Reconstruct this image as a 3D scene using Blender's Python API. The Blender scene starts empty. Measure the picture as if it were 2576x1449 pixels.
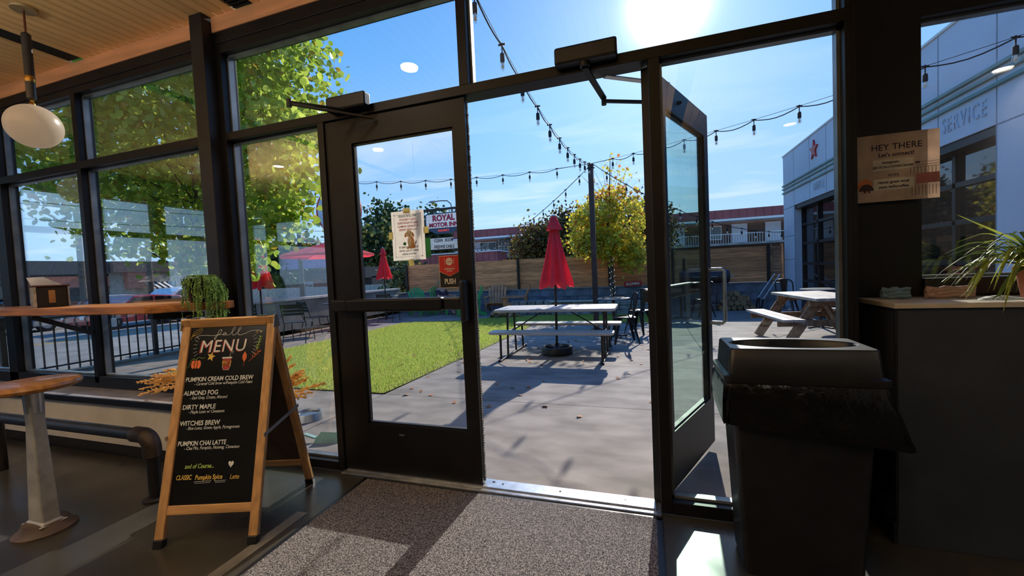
import bpy, math, random
import numpy as np
from mathutils import Matrix, Vector

random.seed(11)
rs = np.random.RandomState(7)
scn = bpy.context.scene
COL = scn.collection
PI = math.pi

# ------------------------------------------------------------------ camera
CAM = Vector((0.885, -2.026, 1.190))
YAW, PITCH, ROLL = map(math.radians, (-18.195, -2.398, -2.628))
fwd = Vector((math.sin(YAW) * math.cos(PITCH), math.cos(YAW) * math.cos(PITCH), math.sin(PITCH)))
rgt = Vector((math.cos(YAW), -math.sin(YAW), 0))
upv = rgt.cross(fwd)
r2 = rgt * math.cos(ROLL) + upv * math.sin(ROLL)
u2 = -rgt * math.sin(ROLL) + upv * math.cos(ROLL)
cam_data = bpy.data.cameras.new('camera')
cam_data.sensor_fit = 'HORIZONTAL'
cam_data.sensor_width = 36.0
cam_data.lens = 36.0 * 1032.6 / 2576.0
cam_data.clip_start = 0.02
cam_data.clip_end = 600
cam = bpy.data.objects.new('camera', cam_data)
M = Matrix((r2, u2, -fwd)).transposed().to_4x4()
M.translation = CAM
cam.matrix_world = M
COL.objects.link(cam)
scn.camera = cam

# ------------------------------------------------------------------ exposure
scn.view_settings.view_transform = 'Standard'
scn.view_settings.look = 'None'
scn.view_settings.gamma = 1.0
scn.view_settings.use_curve_mapping = False
scn.view_settings.exposure = 0.45
scn.cycles.max_bounces = 10
scn.cycles.transparent_max_bounces = 24
scn.cycles.sample_clamp_indirect = 6.0
scn.cycles.caustics_reflective = False
scn.cycles.caustics_refractive = False

# ------------------------------------------------------------------ sun and sky
SUN = Vector((0.0547, 0.8668, 0.4956)).normalized()
sd = bpy.data.lights.new('sun', 'SUN')
sd.energy = 3.9
sd.angle = math.radians(0.53)
sd.color = (1.0, 0.93, 0.84)
sun = bpy.data.objects.new('sun', sd)
sun.rotation_euler = SUN.to_track_quat('Z', 'Y').to_euler()
COL.objects.link(sun)

world = bpy.data.worlds.new('sky')
scn.world = world
world.use_nodes = True
wn, wl = world.node_tree.nodes, world.node_tree.links
wn.clear()


def N(t, **kw):
    n = wn.new(t)
    for k, v in kw.items():
        setattr(n, k, v)
    return n


def mathn(op, a=None, b=None, clamp=False, nodes=None, links=None):
    nodes = nodes or wn
    links = links or wl
    n = nodes.new('ShaderNodeMath')
    n.operation = op
    n.use_clamp = clamp
    for i, x in enumerate((a, b)):
        if x is None:
            continue
        if isinstance(x, (int, float)):
            n.inputs[i].default_value = x
        else:
            links.new(x, n.inputs[i])
    return n.outputs[0]


def mixc(fac, a, b, nodes=None, links=None, mode='MIX'):
    nodes = nodes or wn
    links = links or wl
    n = nodes.new('ShaderNodeMix')
    n.data_type = 'RGBA'
    n.blend_type = mode
    for sock, x in ((n.inputs[0], fac), (n.inputs[6], a), (n.inputs[7], b)):
        if isinstance(x, (int, float)):
            sock.default_value = x
        elif isinstance(x, tuple):
            sock.default_value = (*x[:3], 1)
        else:
            links.new(x, sock)
    return n.outputs[2]


def S(r, g=None, b=None):
    """sRGB 0-255 to linear"""
    if g is None:
        g = b = r
    return tuple(((c / 255) / 12.92 if c / 255 <= 0.04045 else ((c / 255 + 0.055) / 1.055) ** 2.4) for c in (r, g, b))


tc = N('ShaderNodeTexCoord')
sep = N('ShaderNodeSeparateXYZ')
wl.new(tc.outputs['Generated'], sep.inputs[0])
ramp = N('ShaderNodeValToRGB')
wl.new(sep.outputs[2], ramp.inputs[0])
cr = ramp.color_ramp
cr.elements[0].position = 0.0
cr.elements[0].color = (*S(172, 205, 238), 1)
cr.elements[1].position = 1.0
cr.elements[1].color = (*S(36, 92, 178), 1)
for p_, c_ in ((0.10, S(158, 200, 242)), (0.26, S(126, 182, 242)), (0.45, S(90, 162, 234)), (0.7, S(60, 130, 214))):
    e = cr.elements.new(p_)
    e.color = (*c_, 1)
dotn = N('ShaderNodeVectorMath', operation='DOT_PRODUCT')
wl.new(tc.outputs['Generated'], dotn.inputs[0])
dotn.inputs[1].default_value = SUN
ang = mathn('MULTIPLY', mathn('ARCCOSINE', mathn('MINIMUM', dotn.outputs[1 if len(dotn.outputs) > 1 else 0], 0.99999)), 180 / PI)
wide = mathn('EXPONENT', mathn('MULTIPLY', ang, -1 / 11.0))
narrow = mathn('EXPONENT', mathn('MULTIPLY', mathn('MULTIPLY', ang, ang), -1 / 7.5))
# thin high cloud streaks, stretched along the horizon
mp = N('ShaderNodeCombineXYZ')
zz = mathn('ADD', mathn('MAXIMUM', sep.outputs[2], 0.0), 0.12)
wl.new(mathn('DIVIDE', sep.outputs[0], zz), mp.inputs[0])
wl.new(mathn('MULTIPLY', mathn('DIVIDE', sep.outputs[1], zz), 2.4), mp.inputs[1])
nz = N('ShaderNodeTexNoise')
nz.inputs['Scale'].default_value = 1.3
nz.inputs['Detail'].default_value = 8
nz.inputs['Distortion'].default_value = 0.6
wl.new(mp.outputs[0], nz.inputs['Vector'])
cl = mathn('MULTIPLY', mathn('SUBTRACT', nz.outputs[0], 0.50), 3.4, clamp=True)
lowm = mathn('MULTIPLY', mathn('SUBTRACT', 0.42, sep.outputs[2]), 4.0, clamp=True)
cloud = mathn('MULTIPLY', mathn('MULTIPLY', cl, lowm), 0.55)
base = mixc(cloud, ramp.outputs[0], S(222, 232, 246))
g1 = mixc(1.0, base, mixc(wide, (0, 0, 0), (0.62, 0.60, 0.55)), mode='ADD')
g2 = mixc(1.0, g1, mixc(narrow, (0, 0, 0), (4.0, 3.9, 3.6)), mode='ADD')
bg = N('ShaderNodeBackground')
bg.inputs[1].default_value = 0.98
wl.new(g2, bg.inputs[0])
wo = N('ShaderNodeOutputWorld')
wl.new(bg.outputs[0], wo.inputs[0])

# the room's own ceiling downlights, behind the camera (fixtures are built further down)
DOWNLIGHTS = [(-0.92, -0.9), (-2.5, -2.7), (2.7, -4.1), (-4.3, -2.7), (0.2, -3.4), (-2.2, -4.6), (4.2, -2.6)]
for (x_, y_) in DOWNLIGHTS:
    ld = bpy.data.lights.new('downlight_lamp', 'AREA')
    ld.shape = 'DISK'
    ld.size = 0.13
    ld.energy = 7 if y_ < -2 else 3
    ld.color = (1.0, 0.88, 0.74)
    ld.spread = math.radians(150)
    lo = bpy.data.objects.new('downlight_lamp', ld)
    lo.location = (x_, y_, 2.895)
    COL.objects.link(lo)


# uplight added to brighten the ceiling, out of view behind the camera (housing is built further down)
ul = bpy.data.lights.new('fill_uplight_lamp', 'AREA')
ul.shape = 'RECTANGLE'
ul.size = 6.0
ul.size_y = 0.08
ul.energy = 80
ul.color = (1.0, 0.95, 0.88)
uo = bpy.data.objects.new('fill_uplight_lamp', ul)
uo.location = (-2.0, -2.75, 2.17)
uo.rotation_euler = (PI, 0, 0)
COL.objects.link(uo)


# ================================================================== helpers
def newmat(name):
    m = bpy.data.materials.new(name)
    m.use_nodes = True
    m.node_tree.nodes.clear()
    return m, m.node_tree.nodes, m.node_tree.links


def mat(name, col, rough=0.6, metal=0.0, var=0.12, vscale=8.0, bump=0.0, bscale=60.0, stretch=(1, 1, 1),
        col2=None, trans=0.0, emis=None, estr=0.0, rvar=0.0, coat=0.0, objvar=0.0, spec=0.5, detail=4):
    """general procedural surface: base colour broken up by noise, optional bump"""
    m, n, l = newmat(name)
    out = n.new('ShaderNodeOutputMaterial')
    b = n.new('ShaderNodeBsdfPrincipled')
    co = n.new('ShaderNodeTexCoord')
    mpg = n.new('ShaderNodeMapping')
    mpg.inputs['Scale'].default_value = stretch
    l.new(co.outputs['Object'], mpg.inputs[0])
    no = n.new('ShaderNodeTexNoise')
    no.inputs['Scale'].default_value = vscale
    no.inputs['Detail'].default_value = detail
    l.new(mpg.outputs[0], no.inputs['Vector'])
    c2 = col2 or tuple(max(0, c * (1 - 2.2 * var)) for c in col)
    c1 = col if col2 else tuple(min(1, c * (1 + var)) for c in col)
    mr = n.new('ShaderNodeMapRange')
    mr.inputs[1].default_value = 0.35
    mr.inputs[2].default_value = 0.65
    l.new(no.outputs[0], mr.inputs[0])
    c = mixc(mr.outputs[0], c1, c2, n, l)
    if objvar:
        oi = n.new('ShaderNodeObjectInfo')
        f = mathn('ADD', mathn('MULTIPLY', oi.outputs['Random'], 2 * objvar, nodes=n, links=l), 1 - objvar, nodes=n, links=l)
        vm = n.new('ShaderNodeVectorMath')
        vm.operation = 'SCALE'
        l.new(c, vm.inputs[0])
        l.new(f, vm.inputs[3])
        c = vm.outputs[0]
    l.new(c, b.inputs['Base Color'])
    b.inputs['Metallic'].default_value = metal
    b.inputs['Specular IOR Level'].default_value = spec
    b.inputs['Coat Weight'].default_value = coat
    if rvar:
        rr = n.new('ShaderNodeMapRange')
        rr.inputs[3].default_value = max(0, rough - rvar)
        rr.inputs[4].default_value = min(1, rough + rvar)
        l.new(no.outputs[0], rr.inputs[0])
        l.new(rr.outputs[0], b.inputs['Roughness'])
    else:
        b.inputs['Roughness'].default_value = rough
    if bump:
        n2 = n.new('ShaderNodeTexNoise')
        n2.inputs['Scale'].default_value = bscale
        n2.inputs['Detail'].default_value = 4
        l.new(mpg.outputs[0], n2.inputs['Vector'])
        bp = n.new('ShaderNodeBump')
        bp.inputs['Strength'].default_value = bump
        bp.inputs['Distance'].default_value = 0.01
        l.new(n2.outputs[0], bp.inputs['Height'])
        l.new(bp.outputs[0], b.inputs['Normal'])
    if emis:
        b.inputs['Emission Color'].default_value = (*emis, 1)
        b.inputs['Emission Strength'].default_value = estr
    sh = b.outputs[0]
    if trans:
        tl = n.new('ShaderNodeBsdfTranslucent')
        l.new(c, tl.inputs[0])
        mx = n.new('ShaderNodeMixShader')
        mx.inputs[0].default_value = trans
        l.new(b.outputs[0], mx.inputs[1])
        l.new(tl.outputs[0], mx.inputs[2])
        sh = mx.outputs[0]
    l.new(sh, out.inputs[0])
    return m


def glass(name, tint=(0.97, 0.985, 0.98), refl=1.0, haze=0.0):
    """clear architectural pane: transparent body plus Schlick mirror reflection (same for every kind of ray)"""
    m, n, l = newmat(name)
    out = n.new('ShaderNodeOutputMaterial')
    ge = n.new('ShaderNodeNewGeometry')
    d = n.new('ShaderNodeVectorMath')
    d.operation = 'DOT_PRODUCT'
    l.new(ge.outputs['Normal'], d.inputs[0])
    l.new(ge.outputs['Incoming'], d.inputs[1])
    c = mathn('ABSOLUTE', d.outputs['Value'], nodes=n, links=l)
    p = mathn('POWER', mathn('SUBTRACT', 1.0, c, nodes=n, links=l), 5.0, nodes=n, links=l)
    fr = mathn('MULTIPLY', mathn('ADD', mathn('MULTIPLY', p, 0.96, nodes=n, links=l), 0.04, nodes=n, links=l), refl, clamp=True, nodes=n, links=l)
    tr = n.new('ShaderNodeBsdfTransparent')
    tr.inputs[0].default_value = (*tint, 1)
    gl = n.new('ShaderNodeBsdfGlossy')
    gl.inputs['Roughness'].default_value = 0.0
    gl.inputs['Color'].default_value = (1, 1, 1, 1)
    mx = n.new('ShaderNodeMixShader')
    l.new(fr, mx.inputs[0])
    l.new(tr.outputs[0], mx.inputs[1])
    l.new(gl.outputs[0], mx.inputs[2])
    sh = mx.outputs[0]
    if haze:
        co = n.new('ShaderNodeTexCoord')
        no = n.new('ShaderNodeTexNoise')
        no.inputs['Scale'].default_value = 3
        no.inputs['Detail'].default_value = 6
        l.new(co.outputs['Object'], no.inputs['Vector'])
        hz = mathn('MULTIPLY', mathn('SUBTRACT', no.outputs[0], 0.45, nodes=n, links=l), haze * 4, clamp=True, nodes=n, links=l)
        df = n.new('ShaderNodeBsdfDiffuse')
        df.inputs[0].default_value = (0.8, 0.85, 0.85, 1)
        m2 = n.new('ShaderNodeMixShader')
        l.new(mathn('MINIMUM', hz, haze, nodes=n, links=l), m2.inputs[0])
        l.new(sh, m2.inputs[1])
        l.new(df.outputs[0], m2.inputs[2])
        sh = m2.outputs[0]
    l.new(sh, out.inputs[0])
    return m


class MB:
    def __init__(self, M=None):
        self.v, self.f = [], []
        self.M = M or Matrix.Identity(4)

    def add(self, vs, fs, M=None):
        o = len(self.v)
        T = self.M @ M if M is not None else self.M
        self.v += [tuple(T @ Vector(p)) for p in vs]
        self.f += [tuple(i + o for i in f) for f in fs]
        return self

    def box(self, x0, x1, y0, y1, z0, z1, M=None):
        vs = [(x, y, z) for x in (x0, x1) for y in (y0, y1) for z in (z0, z1)]
        fs = [(0, 1, 3, 2), (4, 6, 7, 5), (0, 4, 5, 1), (2, 3, 7, 6), (0, 2, 6, 4), (1, 5, 7, 3)]
        return self.add(vs, fs, M)

    def beam(self, p0, p1, w, h, up=(0, 0, 1)):
        """box from p0 to p1, w across, h along 'up'"""
        p0, p1 = Vector(p0), Vector(p1)
        d = (p1 - p0)
        L = d.length
        d.normalize()
        s = d.cross(Vector(up))
        if s.length < 1e-5:
            s = d.cross(Vector((1, 0, 0)))
        s.normalize()
        u = s.cross(d)
        T = Matrix((s, d, u)).transposed().to_4x4()
        T.translation = p0
        return self.box(-w / 2, w / 2, 0, L, -h / 2, h / 2, T)

    def prism(self, poly, t, M=None):
        """poly in local XY, thickness t along Z (0..t)"""
        n = len(poly)
        vs = [(x, y, 0) for x, y in poly] + [(x, y, t) for x, y in poly]
        fs = [tuple(range(n))[::-1], tuple(range(n, 2 * n))] + [(i, (i + 1) % n, n + (i + 1) % n, n + i) for i in range(n)]
        return self.add(vs, fs, M)

    def tube(self, pts, r, n=8, caps=True):
        pts = [Vector(p) for p in pts]
        rr = r if isinstance(r, (list, tuple)) else [r] * len(pts)
        o = len(self.v)
        prev = None
        vs, fs = [], []
        for i, p in enumerate(pts):
            a = pts[max(i - 1, 0)]
            b = pts[min(i + 1, len(pts) - 1)]
            d = (b - a).normalized()
            if prev is None:
                s = d.cross(Vector((0, 0, 1)))
                if s.length < 1e-3:
                    s = d.cross(Vector((1, 0, 0)))
            else:
                s = prev - d * prev.dot(d)
            s.normalize()
            prev = s
            t = d.cross(s)
            for k in range(n):
                a_ = 2 * PI * k / n
                vs.append(p + (s * math.cos(a_) + t * math.sin(a_)) * rr[i])
        for i in range(len(pts) - 1):
            for k in range(n):
                a_, b_ = i * n + k, i * n + (k + 1) % n
                fs.append((a_, b_, b_ + n, a_ + n))
        if caps:
            fs.append(tuple(range(n))[::-1])
            fs.append(tuple(range((len(pts) - 1) * n, len(pts) * n)))
        return self.add(vs, fs)

    def lathe(self, prof, n=24, M=None, close=False):
        """prof: list of (radius, z)"""
        vs, fs = [], []
        for r, z in prof:
            for k in range(n):
                a_ = 2 * PI * k / n
                vs.append((r * math.cos(a_), r * math.sin(a_), z))
        for i in range(len(prof) - 1):
            for k in range(n):
                a_, b_ = i * n + k, i * n + (k + 1) % n
                fs.append((a_, b_, b_ + n, a_ + n))
        if not close:
            fs.append(tuple(range(n))[::-1])
            fs.append(tuple(range((len(prof) - 1) * n, len(prof) * n)))
        else:
            L = (len(prof) - 1) * n
            for k in range(n):
                fs.append((L + k, L + (k + 1) % n, (k + 1) % n, k))
        return self.add(vs, fs, M)

    def build(self, name, m, parent=None, smooth=False, bevel=0.0, seg=2, subsurf=0):
        me = bpy.data.meshes.new(name)
        me.from_pydata(self.v, [], self.f)
        me.validate()
        me.materials.append(m)
        if smooth:
            me.shade_smooth()
        me.update()
        o = bpy.data.objects.new(name, me)
        COL.objects.link(o)
        if parent is not None:
            o.parent = parent
        if bevel:
            b = o.modifiers.new('bevel', 'BEVEL')
            b.width = bevel
            b.segments = seg
            b.limit_method = 'ANGLE'
            b.angle_limit = math.radians(40)
        if subsurf:
            s = o.modifiers.new('sub', 'SUBSURF')
            s.levels = s.render_levels = subsurf
        if smooth and (bevel or True):
            try:
                me.set_sharp_from_angle(angle=math.radians(38))
            except Exception:
                pass
        return o


def tag(o, label, cat, group=None, kind=None):
    o['label'] = label
    o['category'] = cat
    if group:
        o['group'] = group
    if kind:
        o['kind'] = kind
    return o


def thing(name, label, cat, loc=(0, 0, 0), rz=0.0, group=None):
    o = bpy.data.objects.new(name, None)
    o.empty_display_size = 0.1
    COL.objects.link(o)
    o.location = loc
    o.rotation_euler = (0, 0, rz)
    return tag(o, label, cat, group)


def struct(name):
    o = bpy.data.objects.new(name, None)
    o.empty_display_size = 0.1
    COL.objects.link(o)
    o['kind'] = 'structure'
    return o


def dup(root, loc=None, rz=None, label=None, group=None):
    r = root.copy()
    COL.objects.link(r)
    if loc is not None:
        r.location = loc
    if rz is not None:
        r.rotation_euler = (0, 0, rz)
    if label:
        r['label'] = label
    if group:
        r['group'] = group
    for ch in list(root.children):
        c = ch.copy()
        COL.objects.link(c)
        c.parent = r
        for g in list(ch.children):
            d = g.copy()
            COL.objects.link(d)
            d.parent = c
    return r


def text(body, size, M, m, name='lettering', parent=None, align='CENTER', ext=0.0006, shear=0.0, bold=0.0, sx=1.0, spacing=1.0, res=3):
    cu = bpy.data.curves.new(name, 'FONT')
    cu.body = body
    cu.size = size
    cu.align_x = align
    cu.extrude = ext
    cu.shear = shear
    cu.offset = bold
    cu.space_character = spacing
    cu.resolution_u = res
    tmp = bpy.data.objects.new(name + '_tmp', cu)
    COL.objects.link(tmp)
    dg = bpy.context.evaluated_depsgraph_get()
    me = bpy.data.meshes.new_from_object(tmp.evaluated_get(dg))
    bpy.data.objects.remove(tmp)
    bpy.data.curves.remove(cu)
    T = M @ Matrix.Diagonal((sx, 1, 1, 1))
    me.transform(T)
    me.materials.clear()
    me.materials.append(m)
    o = bpy.data.objects.new(name, me)
    COL.objects.link(o)
    if parent is not None:
        o.parent = parent
    return o


def frame(o, x, y, z=None):
    """matrix whose local X,Y axes are the given vectors"""
    x = Vector(x).normalized()
    y = Vector(y).normalized()
    z = x.cross(y).normalized()
    T = Matrix((x, y, z)).transposed().to_4x4()
    T.translation = Vector(o)
    return T


def gz(y):
    return -0.02 - 0.02 * min(max(y, 0), 6)


# ================================================================== materials
BLACK = mat('black_aluminium', S(17, 17, 20), 0.45, 0.0, 0.2, 5, bump=0.02, spec=0.35)
BLACK2 = mat('black_steel', S(25, 22, 23), 0.5, 0.0, 0.25, 9, bump=0.04)
GREYREV = mat('aluminium_reveal', S(128, 134, 138), 0.4, 0.5, 0.15, 6)
WOODCEIL = mat('ceiling_fir', S(250, 204, 138), 0.6, 0, 0.06, 3, bump=0.03, stretch=(10, 0.8, 10), objvar=0.07)
WOODTRIM = mat('trim_fir', S(238, 170, 118), 0.6, 0, 0.08, 3, bump=0.03, stretch=(0.8, 8, 8))
DARKVOID = mat('dark_void', S(14, 13, 12), 0.9)
FLOOR = mat('polished_concrete', S(62, 60, 55), 0.30, 0, 0.18, 2.2, bump=0.015, bscale=14, rvar=0.10, detail=8)
FLOOR2 = mat('sun_band_floor', S(120, 116, 104), 0.5, 0, 0.18, 5, bump=0.05, bscale=40, detail=8)  # paler floor colour with the sunlight painted in
GLASS = glass('window_glass', (0.975, 0.985, 0.98), 1.15)
GLASSR = glass('coated_window_glass', (0.98, 0.99, 0.99), 2.0)
GLASSG = glass('green_glass', (0.80, 0.93, 0.87), 1.0, haze=0.06)
OAK = mat('oak', S(192, 148, 98), 0.5, 0, 0.12, 4, bump=0.05, stretch=(12, 12, 1.2))
OAKX = mat('oak_across', S(192, 148, 98), 0.5, 0, 0.12, 4, bump=0.05, stretch=(1.2, 12, 12))
CHALK = mat('chalkboard', S(17, 20, 24), 0.22, 0, 0.3, 3, spec=0.6)
STEEL = mat('brushed_steel', S(190, 192, 194), 0.35, 0.9, 0.08, 20)
WHITEPAINT = mat('white_wall', S(205, 200, 192), 0.7, 0, 0.06, 4)
SHELFWOOD = mat('shelf_fir', S(178, 118, 66), 0.5, 0, 0.2, 3, bump=0.06, stretch=(1.0, 9, 9), objvar=0.05)
BRASS = mat('brass', S(200, 150, 70), 0.3, 0.9, 0.08)
OPAL = mat('opal_globe', S(214, 200, 180), 0.3, 0, 0.02, trans=0.5, emis=(1.0, 0.86, 0.70), estr=0.12)
PLASTIC = mat('black_plastic', S(25, 27, 32), 0.38, 0, 0.15, 12, bump=0.02)
BAG = mat('bin_liner', S(14, 14, 16), 0.2, 0, 0.2, 8, bump=0.6, bscale=18)
COUNTER = mat('charcoal_panel', S(50, 56, 66), 0.55, 0, 0.10, 5)
COUNTERTOP = mat('pale_top', S(206, 196, 178), 0.4, 0, 0.06, 8)


def carpet_mat():
    m, n, l = newmat('speckled_mat')
    out = n.new('ShaderNodeOutputMaterial')
    b = n.new('ShaderNodeBsdfPrincipled')
    co = n.new('ShaderNodeTexCoord')
    v = n.new('ShaderNodeTexNoise')
    v.inputs['Scale'].default_value = 190
    v.inputs['Detail'].default_value = 2
    v.inputs['Distortion'].default_value = 1.5
    l.new(co.outputs['Object'], v.inputs['Vector'])
    r_ = n.new('ShaderNodeValToRGB')
    r_.color_ramp.elements[0].position = 0.46
    r_.color_ramp.elements[0].color = (*S(24, 23, 26), 1)
    r_.color_ramp.elements[1].position = 0.60
    r_.color_ramp.elements[1].color = (*S(158, 150, 146), 1)
    l.new(v.outputs[0], r_.inputs[0])
    l.new(r_.outputs[0], b.inputs['Base Color'])
    b.inputs['Roughness'].default_value = 0.95
    bp = n.new('ShaderNodeBump')
    bp.inputs['Strength'].default_value = 0.5
    bp.inputs['Distance'].default_value = 0.004
    l.new(v.outputs[0], bp.inputs['Height'])
    l.new(bp.outputs[0], b.inputs['Normal'])
    l.new(b.outputs[0], out.inputs[0])
    return m


CARPET = carpet_mat()
CONC = mat('patio_concrete', S(146, 138, 130), 0.8, 0, 0.13, 3.2, bump=0.14, bscale=26, stretch=(0.8, 1.5, 1), detail=10, rvar=0.06, objvar=0.03, spec=0.2)
CONCWALL = mat('wall_concrete', S(150, 146, 138), 0.8, 0, 0.14, 2.0, bump=0.06)
BLOCK = mat('dark_block', S(124, 132, 142), 0.85, 0, 0.25, 2.5, bump=0.1)
STONE = mat('stone_block', S(150, 146, 140), 0.85, 0, 0.2, 5, bump=0.3, objvar=0.14)
SOIL = mat('soil', S(72, 58, 42), 0.95, 0, 0.3, 6, bump=0.4)
CEDAR = mat('cedar_board', S(240, 158, 100), 0.65, 0, 0.15, 3.5, bump=0.05, stretch=(0.9, 8, 8), objvar=0.32, detail=6)
CEDARDK = mat('weathered_board', S(150, 108, 76), 0.7, 0, 0.2, 3, bump=0.05, stretch=(2, 8, 2), objvar=0.12)
TURF = mat('turf_base', S(112, 122, 56), 0.95, 0, 0.3, 1.2, bump=0.5, bscale=120, col2=S(112, 90, 60))
GRASS = mat('grass_blades', S(164, 196, 76), 0.5, 0, 0.2, 26.0, trans=0.55, col2=S(206, 204, 120))
WTRES = mat('resin_tabletop', S(196, 190, 178), 0.45, 0, 0.05, 3, bump=0.1, bscale=150)
GUNMETAL = mat('gunmetal', S(58, 54, 52), 0.4, 0.5, 0.1)
POSTBR = mat('bronze_post', S(72, 58, 54), 0.55, 0.2, 0.15, 4)
REDFAB = mat('red_canvas', S(246, 82, 94), 0.8, 0, 0.05, 6, bump=0.05, trans=0.5)
WIRE = mat('black_cable', S(20, 20, 22), 0.6)
BULB = glass('bulb_glass', (0.96, 0.96, 0.94), 2.5)
BULBCORE = mat('bulb_filament', S(235, 232, 222), 0.3, 0, 0.02, trans=0.4)
PTWOOD = mat('picnic_lumber', S(158, 122, 92), 0.7, 0, 0.2, 3, bump=0.06, stretch=(6, 6, 6), objvar=0.1)
PTTOP = mat('picnic_top_lumber', S(196, 184, 170), 0.6, 0, 0.18, 3, bump=0.06, stretch=(8, 1, 8), objvar=0.06)
ADIR = mat('adirondack_wood', S(216, 146, 96), 0.55, 0, 0.15, 4, objvar=0.06)
ADIG = mat('green_resin', S(74, 190, 104), 0.4, 0, 0.08, 4, trans=0.2)
LEAFM = [mat('aspen_leaf_green', S(172, 198, 76), 0.26, 0, 0.25, 2.5, trans=0.6, col2=S(120, 150, 52)),
         mat('aspen_leaf_light', S(218, 228, 104), 0.26, 0, 0.2, 2.5, trans=0.65, col2=S(160, 184, 66)),
         mat('aspen_leaf_gold', S(206, 176, 66), 0.35, 0, 0.2, 2.5, trans=0.6, col2=S(168, 140, 54))]
BARK = mat('pale_bark', S(168, 160, 140), 0.85, 0, 0.25, 6, bump=0.3)
BARKD = mat('dark_bark', S(92, 80, 66), 0.9, 0, 0.25, 8, bump=0.3)
YLEAF = [mat('maple_leaf_green', S(172, 176, 56), 0.5, 0, 0.2, 3, trans=0.5),
         mat('maple_leaf_yellow', S(246, 222, 84), 0.5, 0, 0.2, 3, trans=0.6),
         mat('maple_leaf_rust', S(226, 140, 70), 0.5, 0, 0.2, 3, trans=0.5)]
OLIVE = mat('olive_leaf', S(84, 84, 40), 0.6, 0, 0.3, 2, trans=0.4, col2=S(128, 112, 48))
DKGREEN = mat('dark_leaf', S(58, 84, 42), 0.6, 0, 0.3, 1.5, trans=0.35)
YELGRN = mat('yellowing_leaf', S(150, 150, 72), 0.6, 0, 0.25, 0.5, trans=0.45)
WBLDG = mat('white_render', S(205, 212, 226), 0.6, 0, 0.05, 1.2, bump=0.02)
TEAL = mat('teal_band', S(120, 150, 146), 0.5, 0, 0.1, 3)
DKGLASS = mat('dark_glazing', S(14, 18, 22), 0.03, 0, 0.1, 1, spec=1.0)
REDP = mat('red_enamel', S(190, 36, 40), 0.45)
WHITEP = mat('white_enamel', S(238, 236, 230), 0.5, 0, 0.02)
MAROON = mat('maroon_metal', S(160, 82, 80), 0.6, 0, 0.1, 0.7, objvar=0.05)
MOTELW = mat('motel_brown_wall', S(96, 72, 60), 0.8, 0, 0.12, 1)
MOTELD = mat('motel_door_white', S(206, 206, 214), 0.5, 0, 0.05, 1)
CURT = mat('curtain', S(120, 130, 130), 0.8, 0, 0.1, 2, stretch=(12, 1, 1))
FIELD = mat('fieldstone', S(168, 160, 148), 0.85, 0, 0.2, 1, objvar=0.22)
MORTAR = mat('mortar', S(110, 104, 98), 0.9)
TEALP = mat('turquoise_enamel', S(60, 170, 176), 0.4)
ASPH = mat('asphalt', S(150, 148, 140), 0.9, 0, 0.12, 1.5, bump=0.1, bscale=60)
PAINTW = mat('road_paint_white', S(228, 226, 220), 0.7)
PAINTY = mat('road_paint_yellow', S(226, 184, 70), 0.7)
INK = mat('black_ink', S(30, 28, 30), 0.7, 0, 0.02)
REDINK = mat('red_ink', S(196, 70, 66), 0.7, 0, 0.02)
CRIMSON = mat('crimson_letter', S(186, 34, 66), 0.6, 0, 0.02)
PAPER = mat('notice_paper', S(246, 240, 232), 0.8, 0, 0.02, 20, trans=0.62)
TAPE = mat('masking_tape', S(238, 226, 168), 0.7, 0, 0.03, 30, trans=0.35)
CHW = mat('chalk_white', S(222, 224, 220), 0.8, 0, 0.08, 90)
CHY = mat('chalk_yellow', S(226, 186, 88), 0.8, 0, 0.08, 90)
CHG = mat('chalk_green', S(168, 196, 96), 0.8, 0, 0.08, 90)
CHO = mat('chalk_orange', S(226, 118, 66), 0.8, 0, 0.08, 90)
CHR = mat('chalk_red', S(178, 60, 58), 0.8, 0, 0.08, 90)
STRAW = mat('dried_grass', S(255, 220, 158), 0.7, 0, 0.06, 20, trans=0.5)
PEARL = mat('string_of_pearls', S(150, 190, 104), 0.35, 0, 0.25, 30, trans=0.15)
SPIDER = mat('spider_leaf', S(168, 178, 74), 0.4, 0, 0.2, 9, trans=0.45, stretch=(1, 1, 1))
SPIDER2 = mat('spider_leaf_dark', S(96, 118, 50), 0.45, 0, 0.2, 9, trans=0.35)
TERRA = mat('terracotta', S(186, 112, 84), 0.7, 0, 0.1)
CAST = mat('cast_grey', S(176, 176, 172), 0.5, 0.3, 0.15, 9, bump=0.1, bscale=30)

# ================================================================== ROOM SHELL
fl = MB().box(-6.6, 5.2, -7.0, 0.0, -0.15, 0.0).box(1.69, 5.2, 0.0, 0.3, -0.15, 0.0).build('floor', FLOOR)
fl['kind'] = 'structure'
# pale strip painted for the band of sunlight on the floor beside the mat
st = MB().box(-0.86, -0.80, -2.4, -0.42, 0.0, 0.0015).build('sun_band', FLOOR2, fl)
# slatted ceiling, boards running from the storefront into the room
ceil = struct('ceiling')
MB().box(-6.6, 5.2, -7.0, 0.0, 2.945, 3.1).build('ceiling_backing', DARKVOID, ceil)
sp = 0.0765
x = -6.55
bm_ = MB().box(-0.0345, 0.0345, -7.0, 0.0, 2.92, 2.945).build('ceiling_board', WOODCEIL, ceil)
bme = bm_.data
short = MB().box(-0.0345, 0.0345, -7.0, -0.12, 2.92, 2.945)
shortme = None
first = True
k = 0
while x < 5.15:
    cut = (-3.23 < x < -3.08) or (1.2 < x < 1.35)
    vent = -1.53 < x < -1.38
    if cut:
        pass
    elif vent:
        o = MB().box(-0.0345, 0.0345, -7.0, -0.16, 2.92, 2.945).build('ceiling_board', WOODCEIL, ceil)
        o.location.x = x
    else:
        if first:
            o = bm_
            first = False
        else:
            o = bm_.copy()
            COL.objects.link(o)
        o.location.x = x
    x += sp
    k += 1
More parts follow.
